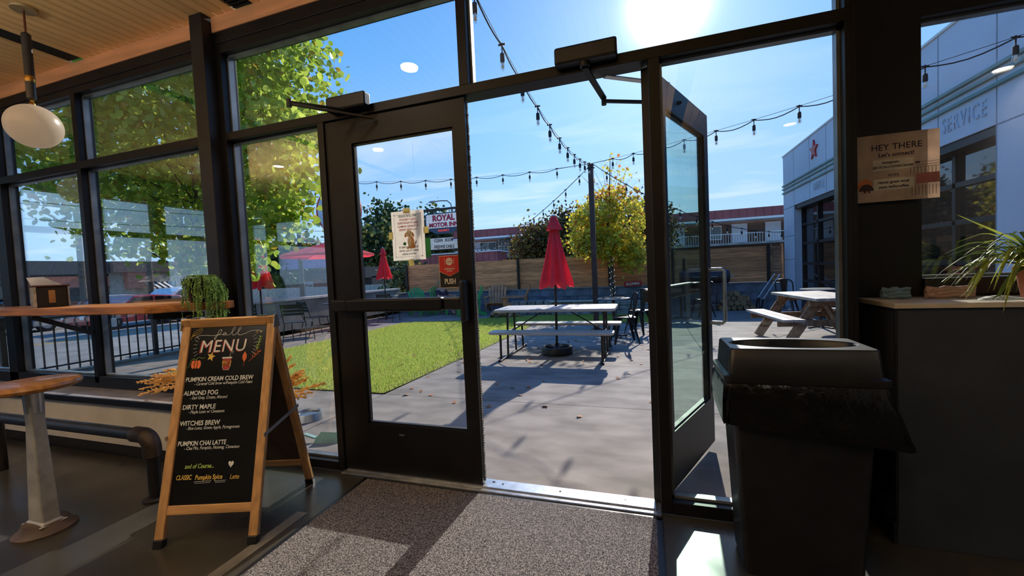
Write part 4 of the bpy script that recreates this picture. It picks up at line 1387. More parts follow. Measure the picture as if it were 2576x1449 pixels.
# ---- patio slabs with recessed joints
patio = struct('patio')
JB = MB()
sub = MB()
sub.add([(-8.0, 0.10, gz(0.1) - 0.02), (4.6, 0.10, gz(0.1) - 0.02), (4.6, 6, gz(6) - 0.02), (-8.0, 6, gz(6) - 0.02), (4.6, 11.0, GR - 0.02), (-8.0, 11.0, GR - 0.02)], [(0, 1, 2, 3), (3, 2, 4, 5)])
sub.build('joint_bed', mat('joint_dark', S(70, 66, 60), 0.9), patio)
XC = [-7.6, -5.62, -3.7, -1.79, 1.64, 4.5]
YC = [0.10, 1.62, 3.3, 4.9, 6.0, 7.8, 9.4, 11.0]
for i in range(len(XC) - 1):
    for j in range(len(YC) - 1):
        if i in (1, 2) and 0 < j < 5:
            continue
        a, b, c, d = XC[i] + 0.004, XC[i + 1] - 0.004, YC[j] + (0.004 if j else 0), YC[j + 1] - (0.004 if YC[j + 1] != 6.0 else 0)
        if YC[j] == 6.0:
            c = 6.0
        v = [(x_, y_, gz(y_) + dz) for dz in (-0.04, 0) for x_, y_ in ((a, c), (b, c), (b, d), (a, d))]
        MB().add(v, [(3, 2, 1, 0), (4, 5, 6, 7), (0, 1, 5, 4), (1, 2, 6, 5), (2, 3, 7, 6), (3, 0, 4, 7)]).build('concrete_slab', CONC, patio)
# band of slab between lawn and wall
for (a, b, c, d) in ((-5.62, -1.79, 0.104, 1.615),):
    pass
MB().lathe([(0.075, GR + 0.0005), (0.075, GR + 0.004), (0.0, GR + 0.004)], 20, Matrix.Translation((1.741, 7.72, 0))).build('drain_cover', DARKVOID, patio)

# ---- lawn
LP = [(-1.80, 1.63), (-1.77, 4.4), (-1.74, 7.82), (0.80, 7.82), (1.05, 7.9), (1.05, 9.35), (0.77, 9.42), (-1.7, 9.42), (-3.0, 9.1), (-3.6, 8.75), (-4.0, 8.25), (-5.0, 8.1), (-5.62, 7.85), (-5.62, 1.9), (-5.3, 1.63)]


def inpoly(x_, y_, P):
    c = False
    n = len(P)
    for i in range(n):
        x1_, y1_ = P[i]
        x2_, y2_ = P[(i + 1) % n]
        if (y1_ > y_) != (y2_ > y_) and x_ < (x2_ - x1_) * (y_ - y1_) / (y2_ - y1_) + x1_:
            c = not c
    return c


lawn = struct('lawn')
lv = [(x_, y_, gz(y_) + 0.004) for x_, y_ in LP]
# split at y=6 where the slope flattens
lo_ = [(-1.80, 1.63), (-1.77, 4.4), (-1.755, 6.0), (-5.62, 6.0), (-5.62, 1.9), (-5.3, 1.63)]
hi_ = [(-1.755, 6.0), (-1.74, 7.82), (0.80, 7.82), (1.05, 7.9), (1.05, 9.35), (0.77, 9.42), (-1.7, 9.42), (-3.0, 9.1), (-3.6, 8.75), (-4.0, 8.25), (-5.0, 8.1), (-5.62, 7.85), (-5.62, 6.0)]
lm = MB()
lm.add([(x_, y_, gz(y_) + 0.006) for x_, y_ in lo_], [tuple(range(len(lo_)))])
lm.add([(x_, y_, gz(y_) + 0.006) for x_, y_ in hi_], [tuple(range(len(hi_)))])
lm.build('turf', TURF, lawn)
NBL = 230000
bx_ = rs.uniform(-5.62, 1.05, NBL * 2)
by_ = 1.63 + (9.42 - 1.63) * rs.rand(NBL * 2) ** 1.5
P_ = np.array(LP)
ins = np.zeros(len(bx_), bool)
for i in range(len(P_)):
    x1_, y1_ = P_[i]
    x2_, y2_ = P_[(i + 1) % len(P_)]
    cond = ((y1_ > by_) != (y2_ > by_))
    with np.errstate(divide='ignore', invalid='ignore'):
        xi = (x2_ - x1_) * (by_ - y1_) / ((y2_ - y1_) if y2_ != y1_ else 1e9) + x1_
    ins ^= cond & (bx_ < xi)
bx_, by_ = bx_[ins][:NBL], by_[ins][:NBL]
n_ = len(bx_)
hz = rs.uniform(0.014, 0.042, n_)
# the mown grass is thin along its front and right edge
edge = np.minimum(by_ - 1.6, (-1.72 - bx_) * 1.2 + (by_ > 7.8) * 10)
keep = (edge > 0.35) | (rs.rand(n_) < 0.25 + edge)
bx_, by_, hz = bx_[keep], by_[keep], hz[keep]
n_ = len(bx_)
an = rs.uniform(0, 2 * PI, n_)
wd = rs.uniform(0.002, 0.0045, n_) * (1 + by_ * 0.12)
zb = np.where(by_ < 6, -0.02 - 0.02 * by_, GR) + 0.006
V = np.zeros((n_, 3, 3))
V[:, 0] = np.stack([bx_ - np.cos(an) * wd, by_ - np.sin(an) * wd, zb], 1)
V[:, 1] = np.stack([bx_ + np.cos(an) * wd, by_ + np.sin(an) * wd, zb], 1)
le = rs.uniform(-0.015, 0.015, (n_, 2))
V[:, 2] = np.stack([bx_ + le[:, 0], by_ + le[:, 1], zb + hz], 1)


def mesh_np(name, verts, fsize, m, parent=None):
    """verts (N, fsize, 3): N separate polygons"""
    n = len(verts)
    me = bpy.data.meshes.new(name)
    me.vertices.add(n * fsize)
    me.vertices.foreach_set('co', verts.reshape(-1).astype(np.float32))
    me.loops.add(n * fsize)
    me.loops.foreach_set('vertex_index', np.arange(n * fsize, dtype=np.int32))
    me.polygons.add(n)
    me.polygons.foreach_set('loop_start', (np.arange(n) * fsize).astype(np.int32))
    me.polygons.foreach_set('loop_total', np.full(n, fsize, np.int32))
    me.update(calc_edges=True)
    me.materials.append(m)
    o = bpy.data.objects.new(name, me)
    COL.objects.link(o)
    if parent is not None:
        o.parent = parent
    return o


gr = mesh_np('grass', V, 3, GRASS)
tag(gr, 'short mown green grass of the patio lawn', 'grass', kind='stuff')

LEAFSHAPE = np.array([(0, -0.62), (0.34, -0.50), (0.56, -0.10), (0.42, 0.34), (0.0, 0.66), (-0.42, 0.34), (-0.56, -0.10), (-0.34, -0.50)])


def leaves(name, centers, size, m, parent, seed=0, shape=None, flat=0.0):
    r = np.random.RandomState(seed)
    n = len(centers)
    sh = LEAFSHAPE if shape is None else shape
    k_ = len(sh)
    nrm_ = r.normal(size=(n, 3))
    nrm_[:, 2] += flat
    nrm_ /= np.linalg.norm(nrm_, axis=1)[:, None]
    t = np.cross(nrm_, r.normal(size=(n, 3)))
    t /= np.linalg.norm(t, axis=1)[:, None]
    b = np.cross(nrm_, t)
    sz = r.uniform(size[0], size[1], n)[:, None, None]
    pts = centers[:, None, :] + sz * (sh[None, :, 0, None] * t[:, None, :] + sh[None, :, 1, None] * b[:, None, :])
    bend = (np.abs(sh[:, 0]) * 0.25)[None, :, None] * nrm_[:, None, :] * sz
    o = mesh_np(name, pts + bend, k_, m, parent)
    o['kind'] = 'stuff'
    return o


def blob_centers(n, c, rad, seed, hollow=0.35, clump=0.0, nclump=0, cut=None):
    r = np.random.RandomState(seed)
    out = []
    d = r.normal(size=(nclump or n, 3))
    d /= np.linalg.norm(d, axis=1)[:, None]
    rr = (hollow + (1 - hollow) * r.rand(nclump or n) ** 0.5)[:, None]
    p = np.array(c) + d * rr * np.array(rad)
    if nclump:
        per = n // nclump
        p = (p[:, None, :] + r.normal(size=(nclump, per, 3)) * clump).reshape(-1, 3)
    if cut is not None:
        p = p[cut(p)]
    return p


def branches(mb, base, tips, r0, seed=0):
    r = random.Random(seed)
    for t in tips:
        b = Vector(base)
        t = Vector(t)
        mid = b.lerp(t, 0.5) + Vector((r.uniform(-.1, .1), r.uniform(-.1, .1), 0.12)) * (t - b).length * 0.5
        pts = [b * (1 - s) ** 2 + mid * 2 * s * (1 - s) + t * s * s for s in [j / 8 for j in range(9)]]
        mb.tube(pts, [r0 * (1 - 0.85 * j / 8) for j in range(9)], 6)


# ---- aspen outside the left windows
asp = thing('aspen_tree', 'tall aspen tree with round yellow-green leaves outside the left windows', 'tree', (0, 0, 0))
mb = MB()
mb.tube([(-5.75, 2.9, -0.2), (-5.93, 2.72, 1.0), (-5.85, 2.68, 2.2), (-5.80, 2.7, 3.4), (-5.9, 2.75, 4.8), (-5.9, 2.8, 6.0)], [0.085, 0.075, 0.065, 0.055, 0.035, 0.01], 12)
mb.build('trunk', BARK, asp, smooth=True)
mb = MB()
mb.tube([(-6.33, 2.75, -0.2), (-6.33, 2.75, 1.5), (-6.42, 2.72, 3.0), (-6.6, 2.7, 5.0)], [0.07, 0.06, 0.05, 0.02], 10)
mb.build('trunk', BARK, asp, smooth=True)
mb = MB()
R5 = random.Random(8)
tips = []
for i in range(46):
    a = R5.uniform(0, 2 * PI)
    hz_ = R5.uniform(1.8, 5.6)
    ln_ = R5.uniform(1.0, 2.3)
    tips.append(((-5.88, 2.72, hz_ - 0.7), (-5.9 + math.cos(a) * ln_, 2.8 + math.sin(a) * ln_ * 0.6, hz_ + R5.uniform(-0.2, 0.6))))
for b_, t_ in tips:
    branches(mb, b_, [t_], 0.018, 3)
for b_, t_ in (((-4.6, 2.4, 1.9), (-3.02, 2.0, 3.0)), ((-4.6, 2.4, 1.9), (-2.85, 2.0, 3.12)), ((-4.8, 2.4, 3.0), (-3.25, 2.0, 4.35)), ((-4.9, 2.4, 2.0), (-3.3, 2.0, 1.9)), ((-4.9, 2.4, 2.6), (-3.1, 2.0, 2.5))):
    branches(mb, b_, [t_], 0.010, 5)
mb.build('branches', BARKD, asp)
cutf = lambda p: (p[:, 1] > 0.75) & (p[:, 2] > 1.45 + 0.35 * np.sin(p[:, 0] * 2.3))
cen = blob_centers(25000, (-6.4, 2.75, 3.9), (3.1, 1.6, 2.4), 4, 0.25, 0.16, 1500, cutf)
# loose sprays on the side towards the doors
extra = []
R6 = np.random.RandomState(9)
for (a, b, m_, s_) in (((-3.9, 2.2, 2.3), (-2.85, 2.0, 3.12), 60, 0.06), ((-3.9, 2.2, 2.3), (-3.02, 2.0, 3.35), 60, 0.06), ((-4.2, 2.3, 3.2), (-3.25, 2.0, 4.35), 260, 0.15), ((-4.2, 2.3, 1.9), (-3.25, 2.0, 1.95), 260, 0.13),
                       ((-4.2, 2.3, 2.4), (-3.1, 2.0, 2.5), 300, 0.16), ((-4.3, 2.2, 2.9), (-3.5, 2.0, 3.4), 260, 0.17), ((-4.4, 2.2, 1.6), (-3.9, 2.0, 1.45), 160, 0.12), ((-5.6, 2.3, 1.55), (-5.0, 2.1, 1.35), 120, 0.1),
                       ((-4.4, 2.3, 3.9), (-3.6, 2.1, 4.5), 260, 0.2), ((-4.2, 2.3, 2.0), (-3.05, 2.0, 2.15), 200, 0.12)):
    t = R6.rand(m_)[:, None] ** 0.8
    extra.append(np.array(a) * (1 - t) + np.array(b) * t + R6.normal(size=(m_, 3)) * s_)
cen = np.concatenate([cen] + extra)
R6.shuffle(cen)
n1, n2 = int(len(cen) * 0.58), int(len(cen) * 0.92)
leaves('leaves', cen[:n1], (0.060, 0.088), LEAFM[0], asp, 1)
leaves('leaves', cen[n1:n2], (0.058, 0.086), LEAFM[1], asp, 2)
leaves('leaves', cen[n2:], (0.05, 0.075), LEAFM[2], asp, 3)

# ---- retaining wall and cedar fence
FY = 10.9
rw = struct('wall_garden')
xx = -7.3
row = 0
bl0 = MB().box(0.003, 0.797, FY - 0.10, FY + 0.10, 0, 0.225).build('wall_block', BLOCK, rw)
first = True
for j in range(3):
    x_ = -8.0 - (0.4 if j % 2 else 0)
    while x_ < 4.05:
        o = bl0 if first else bl0.copy()
        if not first:
            COL.objects.link(o)
        first = False
        o.location = (x_, 0, GR + j * 0.23 - 0.001)
        x_ += 0.8
MB().box(-8.0, 4.09, FY - 0.12, FY + 0.12, 0.545, 0.575).build('wall_cap', mat('cap_stone', S(140, 144, 150), 0.8), rw)
MB().box(-8.0, 4.09, FY - 0.06, FY + 0.08, GR, 0.545).build('wall_core', BLOCK, rw)
fence = thing('cedar_fence', 'reddish cedar fence of horizontal boards on top of the garden wall', 'fence', (0, 0, 0))
posts = [-7.3, -5.2, -3.1, -0.19, 1.62, 4.06]
for x_ in posts:
    MB().box(x_ - 0.035, x_ + 0.035, FY - 0.10, FY - 0.03, 0.575, 1.60).build('fence_post', BLACK2, fence)
bh = 0.134
bdm = {}
for i in range(len(posts) - 1):
    a, b = posts[i] + 0.0, posts[i + 1] - 0.0
    for j in range(7):
        z = 0.578 + j * (bh + 0.006)
        off = R5.uniform(-0.006, 0.006)
        MB().box(a + 0.004, b - 0.004, FY - 0.028 + off, FY - 0.006 + off, z, z + bh).build('fence_board', CEDAR, fence)
# gate beside the white building
gt = thing('side_gate', 'narrow louvred wooden gate between the fence and the white building', 'gate', (0, 0, 0))
for x_ in (4.10, 4.36):
    MB().box(x_, x_ + 0.05, FY - 0.09, FY - 0.03, GR, 1.60).build('gate_stile', CEDARDK, gt)
for j in range(14):
    MB().box(4.15, 4.36, FY - 0.08, FY - 0.05, 0.0 + j * 0.112, 0.085 + j * 0.112).build('gate_slat', CEDARDK, gt)

# ---- raised bed of stacked stones in front of the wall
bed = thing('raised_bed', 'low raised planting bed edged with stacked grey stones', 'planter bed', (0, 0, 0))
for j in range(3):
    x_ = -1.75 - 0.13 * (j % 2)
    while x_ < 1.1:
        L_ = R5.uniform(0.26, 0.42)
        MB().box(x_, x_ + L_ - 0.012, 9.52 + R5.uniform(0, 0.03), 9.78, GR + 0.005 + j * 0.125, GR + 0.122 + j * 0.125).build('stone', STONE, bed, bevel=0.012, seg=1)
        x_ += L_
MB().box(-1.80, -0.55, 9.48, 9.80, 0.235, 0.262).build('bench_cap', mat('cap_light', S(196, 190, 180), 0.8), bed)
MB().box(-1.78, 1.1, 9.75, 10.78, GR, 0.205).build('bed_soil', SOIL, bed)
bed2 = MB()
seatst = thing('stone_seat', 'curved seat of rough grey stones left of the raised bed', 'stone seat', (0, 0, 0))
for i in range(5):
    for j in range(3):
        MB().box(-3.0 + i * 0.25, -2.77 + i * 0.25, 9.62 + 0.02 * i, 9.95, GR + 0.005 + j * 0.14, GR + 0.135 + j * 0.14).build('stone', STONE, seatst, bevel=0.015, seg=1)

# ---- maple in the bed, trunk wrapped in little lights
mp_ = thing('maple_tree', 'young maple with yellow and rust leaves in the raised bed', 'tree', (0, 0, 0))
mb = MB()
mb.tube([(-0.05, 10.25, 0.1), (-0.07, 10.25, 0.8), (-0.08, 10.25, 1.5), (-0.10, 10.25, 2.4), (-0.05, 10.25, 3.4), (0.0, 10.25, 4.4)], [0.055, 0.052, 0.048, 0.035, 0.02, 0.005], 10)
mb.build('trunk', BARKD, mp_, smooth=True)
mb = MB()
for i in range(36):
    a = R5.uniform(0, 2 * PI)
    z = R5.uniform(1.5, 3.2)
    L_ = R5.uniform(0.5, 1.15)
    branches(mb, (-0.08, 10.25, z - 0.2), [(-0.1 + math.cos(a) * L_, 10.25 + math.sin(a) * L_ * 0.7, z + R5.uniform(0.1, 0.9))], 0.010, i)
for (x_, z) in ((-0.55, 3.75), (-0.25, 4.2), (0.02, 4.5), (0.28, 4.25), (0.5, 4.0), (0.65, 3.8), (-0.75, 3.3)):
    branches(mb, (-0.05, 10.25, 2.9), [(x_, 10.2, z)], 0.008, int(x_ * 10) + 20)
mb.build('branches', BARKD, mp_)
MAPLE = np.array([(0, -0.6), (0.25, -0.35), (0.62, -0.42), (0.42, -0.02), (0.6, 0.3), (0.2, 0.22), (0, 0.7), (-0.2, 0.22), (-0.6, 0.3), (-0.42, -0.02), (-0.62, -0.42), (-0.25, -0.35)])
c1_ = blob_centers(2300, (-0.45, 10.2, 2.35), (0.75, 0.6, 0.95), 11, 0.3, 0.10, 160)
c2_ = blob_centers(3000, (0.15, 10.2, 2.35), (0.85, 0.7, 1.15), 12, 0.3, 0.10, 210)
c3_ = blob_centers(900, (-0.55, 10.1, 1.85), (0.75, 0.5, 0.35), 13, 0.3, 0.10, 50)
c5_ = blob_centers(700, (0.55, 10.1, 1.45), (0.38, 0.4, 0.45), 17, 0.2, 0.09, 40)
top_ = []
for (x_, z) in ((-0.55, 3.75), (-0.25, 4.2), (0.02, 4.5), (0.28, 4.25), (0.5, 4.0), (0.65, 3.8), (-0.75, 3.3)):
    t = R6.rand(26)[:, None]
    top_.append(np.array((-0.05, 10.25, 3.0)) * (1 - t) + np.array((x_, 10.2, z)) * t + R6.normal(size=(26, 3)) * 0.06)
cm = np.concatenate([c1_, c2_, c3_, c5_] + top_)
warm = (cm[:, 2] + R6.normal(size=len(cm)) * 0.5)
gsel = R6.rand(len(cm))
sy_ = (gsel < 0.62 + 0.2 * (cm[:, 0] > 0.2) * (cm[:, 2] < 2.0))
sr_ = ~sy_ & ((cm[:, 2] > 3.1) | (R6.rand(len(cm)) < 0.16))
leaves('leaves', cm[sy_], (0.06, 0.095), YLEAF[1], mp_, 5, MAPLE)
leaves('leaves', cm[sr_], (0.06, 0.09), YLEAF[2], mp_, 6, MAPLE)
leaves('leaves', cm[~sy_ & ~sr_], (0.06, 0.095), YLEAF[0], mp_, 7, MAPLE)
fl_ = MB()
tw = []
for i in range(90):
    a = i * 0.55
    z = 0.25 + i * 0.0145
    r_ = 0.062
    tw.append((-0.06 + math.cos(a) * r_, 10.25 + math.sin(a) * r_, z))
    if i % 2 == 0:
        fl_.add([(-0.06 + math.cos(a) * (r_ + .01) + v[0] * .010, 10.25 + math.sin(a) * (r_ + .01) + v[1] * .010, z + v[2] * .010) for v in ico], icf)
fairy = thing('fairy_light_wrap', 'string of tiny white lights wound around the maple trunk', 'fairy lights', (0, 0, 0))
MB().tube(tw, 0.004, 4).build('wire', WIRE, fairy)
o = fl_.build('tiny_bulbs', mat('tiny_bulb', S(240, 244, 250), 0.2, emis=(0.9, 0.95, 1), estr=0.6), fairy)
o['kind'] = 'stuff'


def bushy(name, label, c, rad, n, m, size, seed, trunk=None, shape=None, clump=None, m2=None, group=None, cat='tree'):
    t = thing(name, label, cat, (0, 0, 0), 0, group)
    pts = blob_centers(n, c, rad, seed, 0.25, clump or size[1] * 2.2, max(20, n // 22))
    if m2:
        k_ = len(pts) * 2 // 3
        leaves('leaves', pts[:k_], size, m, t, seed, shape)
        leaves('leaves', pts[k_:], size, m2, t, seed + 1, shape)
    else:
        leaves('leaves', pts, size, m, t, seed, shape)
    z0 = GR if trunk is None else trunk
    mb = MB()
    mb.tube([(c[0], c[1], z0), (c[0], c[1], c[2])], [rad[0] * 0.07, rad[0] * 0.04], 8)
    branches(mb, (c[0], c[1], c[2] - rad[2] * 0.5), [(c[0] + rad[0] * 0.6 * math.cos(k_), c[1] + rad[1] * 0.6 * math.sin(k_), c[2] + rad[2] * 0.5) for k_ in range(6)], rad[0] * 0.025, seed)
    mb.build('trunk', BARKD, t)
    return t


bushy('plum_bush', 'bronze and olive leaved bush behind the fence left of the umbrella', (-2.85, 12.9, 1.85), (1.0, 0.8, 0.95), 5200, OLIVE, (0.06, 0.10), 31, m2=mat('bronze_leaf', S(110, 76, 44), 0.6, trans=0.4), cat='bush')
bushy('plum_bush', 'taller dark bronze bush behind the fence and umbrella top', (-1.75, 13.6, 2.2), (1.15, 0.8, 1.15), 5200, mat('plum_leaf', S(74, 62, 36), 0.6, trans=0.4), (0.06, 0.10), 32, m2=OLIVE, cat='bush')
bushy('plum_bush', 'dark bronze bush showing between the pole and the right door jamb', (0.75, 13.8, 2.3), (1.2, 0.8, 1.3), 5200, mat('plum_leaf_dark', S(66, 56, 38), 0.6, trans=0.35), (0.06, 0.10), 33, m2=OLIVE, cat='bush')

# ---- steel post carrying the string lights
px_, py_ = -0.155, 6.77
pst = thing('light_post', 'square dark bronze steel post carrying the string lights', 'post', (px_, py_, GR))
MB().box(-0.052, 0.052, -0.052, 0.052, 0, 3.45).build('post', POSTBR, pst, bevel=0.004)
MB().box(-0.11, 0.11, -0.11, 0.11, 0.0, 0.012).build('base_plate', POSTBR, pst)
MB().box(-0.062, 0.062, -0.062, 0.062, 3.45, 3.47).build('post_cap', POSTBR, pst)
mb = MB()
mb.tube([(0.075 * math.cos(a), 0.075 * math.sin(a), 3.40 + 0.01 * math.sin(5 * a)) for a in [i * 2 * PI / 24 * 1.9 for i in range(26)]], 0.008, 6)
mb.build('wire_wrap', WIRE, pst)
TOPP = Vector((-0.12, 6.72, 3.34))
bulb_s = bulb_g = bulb_c = None


def string(P0, P1, sag, label, n, t0=0.06, t1=0.97, loose=0.03, double=True, scale=1.0):
    global bulb_s, bulb_g, bulb_c
    t = thing('string_lights', label, 'string lights', (0, 0, 0))
    P0, P1 = Vector(P0), Vector(P1)

    def pos(s):
        p = P0.lerp(P1, s)
        p.z -= sag * 4 * s * (1 - s)
        return p
    MB().tube([pos(i / 40) for i in range(41)], 0.0028, 5).build('guy_wire', WIRE, t)
    cp = []
    m_ = n * 6
    for i in range(m_ + 1):
        s = t0 + (t1 - t0) * i / m_
        p = pos(s)
        p.z -= 0.008 + loose * abs(math.sin(PI * i / 6))
        cp.append(p)
    MB().tube([P0] + cp + [P1], 0.006, 6).build('cable', WIRE, t)
    for i in range(n + 1):
        s = t0 + (t1 - t0) * i / n
        p = pos(s)
        if bulb_s is None:
            s1 = MB()
            s1.tube([(0, 0, 0.012), (0, 0, -0.075)], [0.007, 0.0045], 8)
            s1.tube([(-0.03, 0, 0.0), (0.03, 0, 0.0)], 0.008, 6)
            s1.lathe([(0.012, -0.070), (0.019, -0.078), (0.020, -0.135), (0.018, -0.145)], 12)
            o1 = s1.build('lamp_socket', WIRE, t, smooth=True)
            o2 = MB().lathe([(0.015, -0.143), (0.019, -0.155), (0.023, -0.175), (0.021, -0.195), (0.010, -0.210), (0.002, -0.212)], 14).build('lamp_bulb', BULB, t, smooth=True)
            o3 = MB().lathe([(0.008, -0.146), (0.009, -0.16), (0.013, -0.178), (0.010, -0.192), (0.003, -0.198)], 8).build('filament', BULBCORE, o2, smooth=True)
            bulb_s, bulb_g, bulb_c = o1, o2, o3
        else:
            o1, o2, o3 = bulb_s.copy(), bulb_g.copy(), bulb_c.copy()
            for o_ in (o1, o2, o3):
                COL.objects.link(o_)
            o1.parent = t
            o2.parent = t
            o3.parent = o2
        o1.location = o2.location = p
    return t


string(TOPP, (-0.22, 0.14, 3.29), 0.38, 'string lights running from the bronze post toward the cafe roof', 11, 0.07, 0.99)
string(TOPP, (-7.3, 5.6, 3.62), 0.20, 'string lights stretched level leftward from the bronze post', 11, 0.10, 0.98, 0.04)
string(TOPP, (-6.9, 16.0, 2.3), 0.42, 'string lights descending left from the post to behind the fence', 15, 0.05, 0.98, 0.0)
string(TOPP, (4.40, 2.1, 2.93), 0.08, 'string lights rising right from the post to the white building', 10, 0.10, 0.97, 0.05)
string(TOPP, (4.42, 10.7, 1.9), 0.38, 'string lights sagging right to the far corner of the white building', 11, 0.06, 0.98, 0.01)
string((-19.3, 18.0, 4.2), (-14.5, 30.3, 6.7), 0.5, 'thin far string of lights high above the left trees', 8, 0.05, 0.98, 0.0)

# ---- closed red umbrellas


def closed_umbrella(name, label, loc, H, zc, L_, rb, base=True, lean=0.0, seed=1):
    t = thing(name, label, 'umbrella', loc)
    MB().tube([(0, 0, 0.08 if base else 0.0), (lean * 0.5, 0, H * 0.5), (lean, 0, H)], 0.019, 12).build('pole', GUNMETAL, t, smooth=True)
    r = np.random.RandomState(seed)
    # canopy: hanging folds, star-like section
    vs, fs = [], []
    n = 64
    prof = [(0.00, 0.035), (0.06, 0.050), (0.22, 0.075), (0.45, 0.115), (0.70, 0.165), (0.88, 0.205), (0.97, 0.225), (1.0, 0.222)]
    for k_, (s, rad) in enumerate(prof):
        for i in range(n):
            a = 2 * PI * i / n
            f = 1 + (0.10 + 0.26 * s) * math.cos(8 * a + 0.6) + 0.07 * s * math.cos(19 * a + 1)
            zz_ = zc + L_ * (1 - s)
            if s > 0.95:
                zz_ -= 0.035 * math.cos(8 * a + 0.6) * (1 if s == 1 else .5) + 0.02 * math.sin(5 * a)
            R_ = rad * rb / 0.222 * f
            vs.append((R_ * math.cos(a) + lean * (1 - s * 0.3), R_ * math.sin(a) * 0.8, zz_))
    for k_ in range(len(prof) - 1):
        for i in range(n):
            a, b = k_ * n + i, k_ * n + (i + 1) % n
            fs.append((a, b, b + n, a + n))
    MB().add(vs, fs).build('canopy', REDFAB, t, smooth=True)
    vs, fs = [], []
    cp_ = [(1.0, 0.035), (0.985, 0.055), (0.93, 0.078), (0.875, 0.105), (0.835, 0.13), (0.83, 0.125)]
    for k_, (s, rad) in enumerate(cp_):
        for i in range(n):
            a = 2 * PI * i / n
            f = 1 + 0.18 * (k_ / 5) * math.cos(4 * a) + 0.10 * (k_ / 5) * math.cos(11 * a)
            vs.append((rad * f * math.cos(a) * rb / 0.24 + lean, rad * f * math.sin(a) * rb / 0.24, zc + L_ + (s - 1.0) * L_ * 1.18 + 0.012))
    for k_ in range(len(cp_) - 1):
        for i in range(n):
            a, b = k_ * n + i, k_ * n + (i + 1) % n
            fs.append((a, b, b + n, a + n))
    fs.append(tuple(range(n)))
    MB().add(vs, fs).build('canopy_vent', REDFAB, t, smooth=True)
    MB().lathe([(0.025, H), (0.02, H + 0.02), (0.0, H + 0.03)], 12, Matrix.Translation((lean, 0, 0))).build('finial', WHITEP, t, smooth=True)
    for i in range(8):
        a = 2 * PI * i / 8
        MB().tube([(lean + 0.03 * math.cos(a), 0.03 * math.sin(a), zc + L_ * 0.95), (rb * 0.75 * math.cos(a), rb * 0.6 * math.sin(a), zc + 0.06)], 0.006, 5).build('rib', GUNMETAL, t)
    return t


ub = closed_umbrella('patio_umbrella', 'closed red patio umbrella standing through the folding picnic table', (-0.44, 4.06, gz(4.06)), 2.08, 1.035, 1.03, 0.20, True, 0.03)
ubase = thing('umbrella_base', 'round black umbrella base with ribbed top under the picnic table', 'umbrella base', (-0.44, 4.06, gz(4.06)))
MB().lathe([(0.225, 0.0), (0.235, 0.012), (0.235, 0.10), (0.225, 0.115), (0.195, 0.118), (0.18, 0.108), (0.10, 0.125), (0.03, 0.135), (0.03, 0.16), (0.026, 0.16)], 40).build('base_shell', PLASTIC, ubase, smooth=True)
fins = MB()
for i in range(24):
    a = 2 * PI * i / 24
    fins.box(0.04, 0.18, -0.004, 0.004, 0.11, 0.128, Matrix.Rotation(a, 4, 'Z'))
fins.build('top_fins', GUNMETAL, ubase)['kind'] = 'stuff'

# ---- folding picnic table
pt = thing('folding_picnic_table', 'long beige resin folding picnic table with attached benches', 'picnic table', (-0.40, 3.95, gz(3.95)))


def rbox(x0, x1, y0, y1, z0, z1, r=0.05):
    P = rrect((x1 - x0) / 2, (y1 - y0) / 2, r, 5)
    cx_, cy_ = (x0 + x1) / 2, (y0 + y1) / 2
    vs, fs = loft([([(a + cx_, b + cy_) for a, b in P], z0), ([(a + cx_, b + cy_) for a, b in P], z1)])
    return MB().add(vs, fs)


rbox(-0.86, 0.87, -0.40, 0.32, 0.688, 0.728, 0.06).build('tabletop', WTRES, pt, bevel=0.008)
rbox(-0.88, 0.86, -0.60, -0.34, 0.395, 0.432, 0.05).build('bench', WTRES, pt, bevel=0.008)
rbox(-0.80, 0.90, 0.35, 0.61, 0.395, 0.432, 0.05).build('bench', WTRES, pt, bevel=0.008)
for x_ in (-0.715, 0.705):
    MB().beam((x_, -0.56, 0.022), (x_ + 0.0, 0.68, 0.022), 0.032, 0.028).build('floor_bar', GUNMETAL, pt, bevel=0.004)
    for y_ in (-0.57, 0.68):
        MB().box(x_ - 0.024, x_ + 0.024, y_ - 0.03, y_ + 0.03, 0, 0.04).build('rubber_foot', PLASTIC, pt, bevel=0.005)
    for y_ in (-0.53, 0.56):
        MB().tube([(x_, y_, 0.03), (x_, y_ * 0.98, 0.40)], 0.017, 10).build('bench_leg', GUNMETAL, pt, smooth=True)
    for y_ in (-0.17, 0.14):
        MB().tube([(x_, y_ * 1.3, 0.03), (x_, y_, 0.69)], 0.016, 10).build('leg', GUNMETAL, pt, smooth=True)
    MB().tube([(x_, -0.55, 0.385), (x_, 0.58, 0.385)], 0.012, 8).build('bench_support', GUNMETAL, pt, smooth=True)
    s_ = 1 if x_ < 0 else -1
    MB().tube([(x_, -0.02, 0.36), (x_ + s_ * 0.28, -0.02, 0.53), (x_ + s_ * 0.56, -0.02, 0.69)], 0.009, 8).build('folding_brace', GUNMETAL, pt, smooth=True)


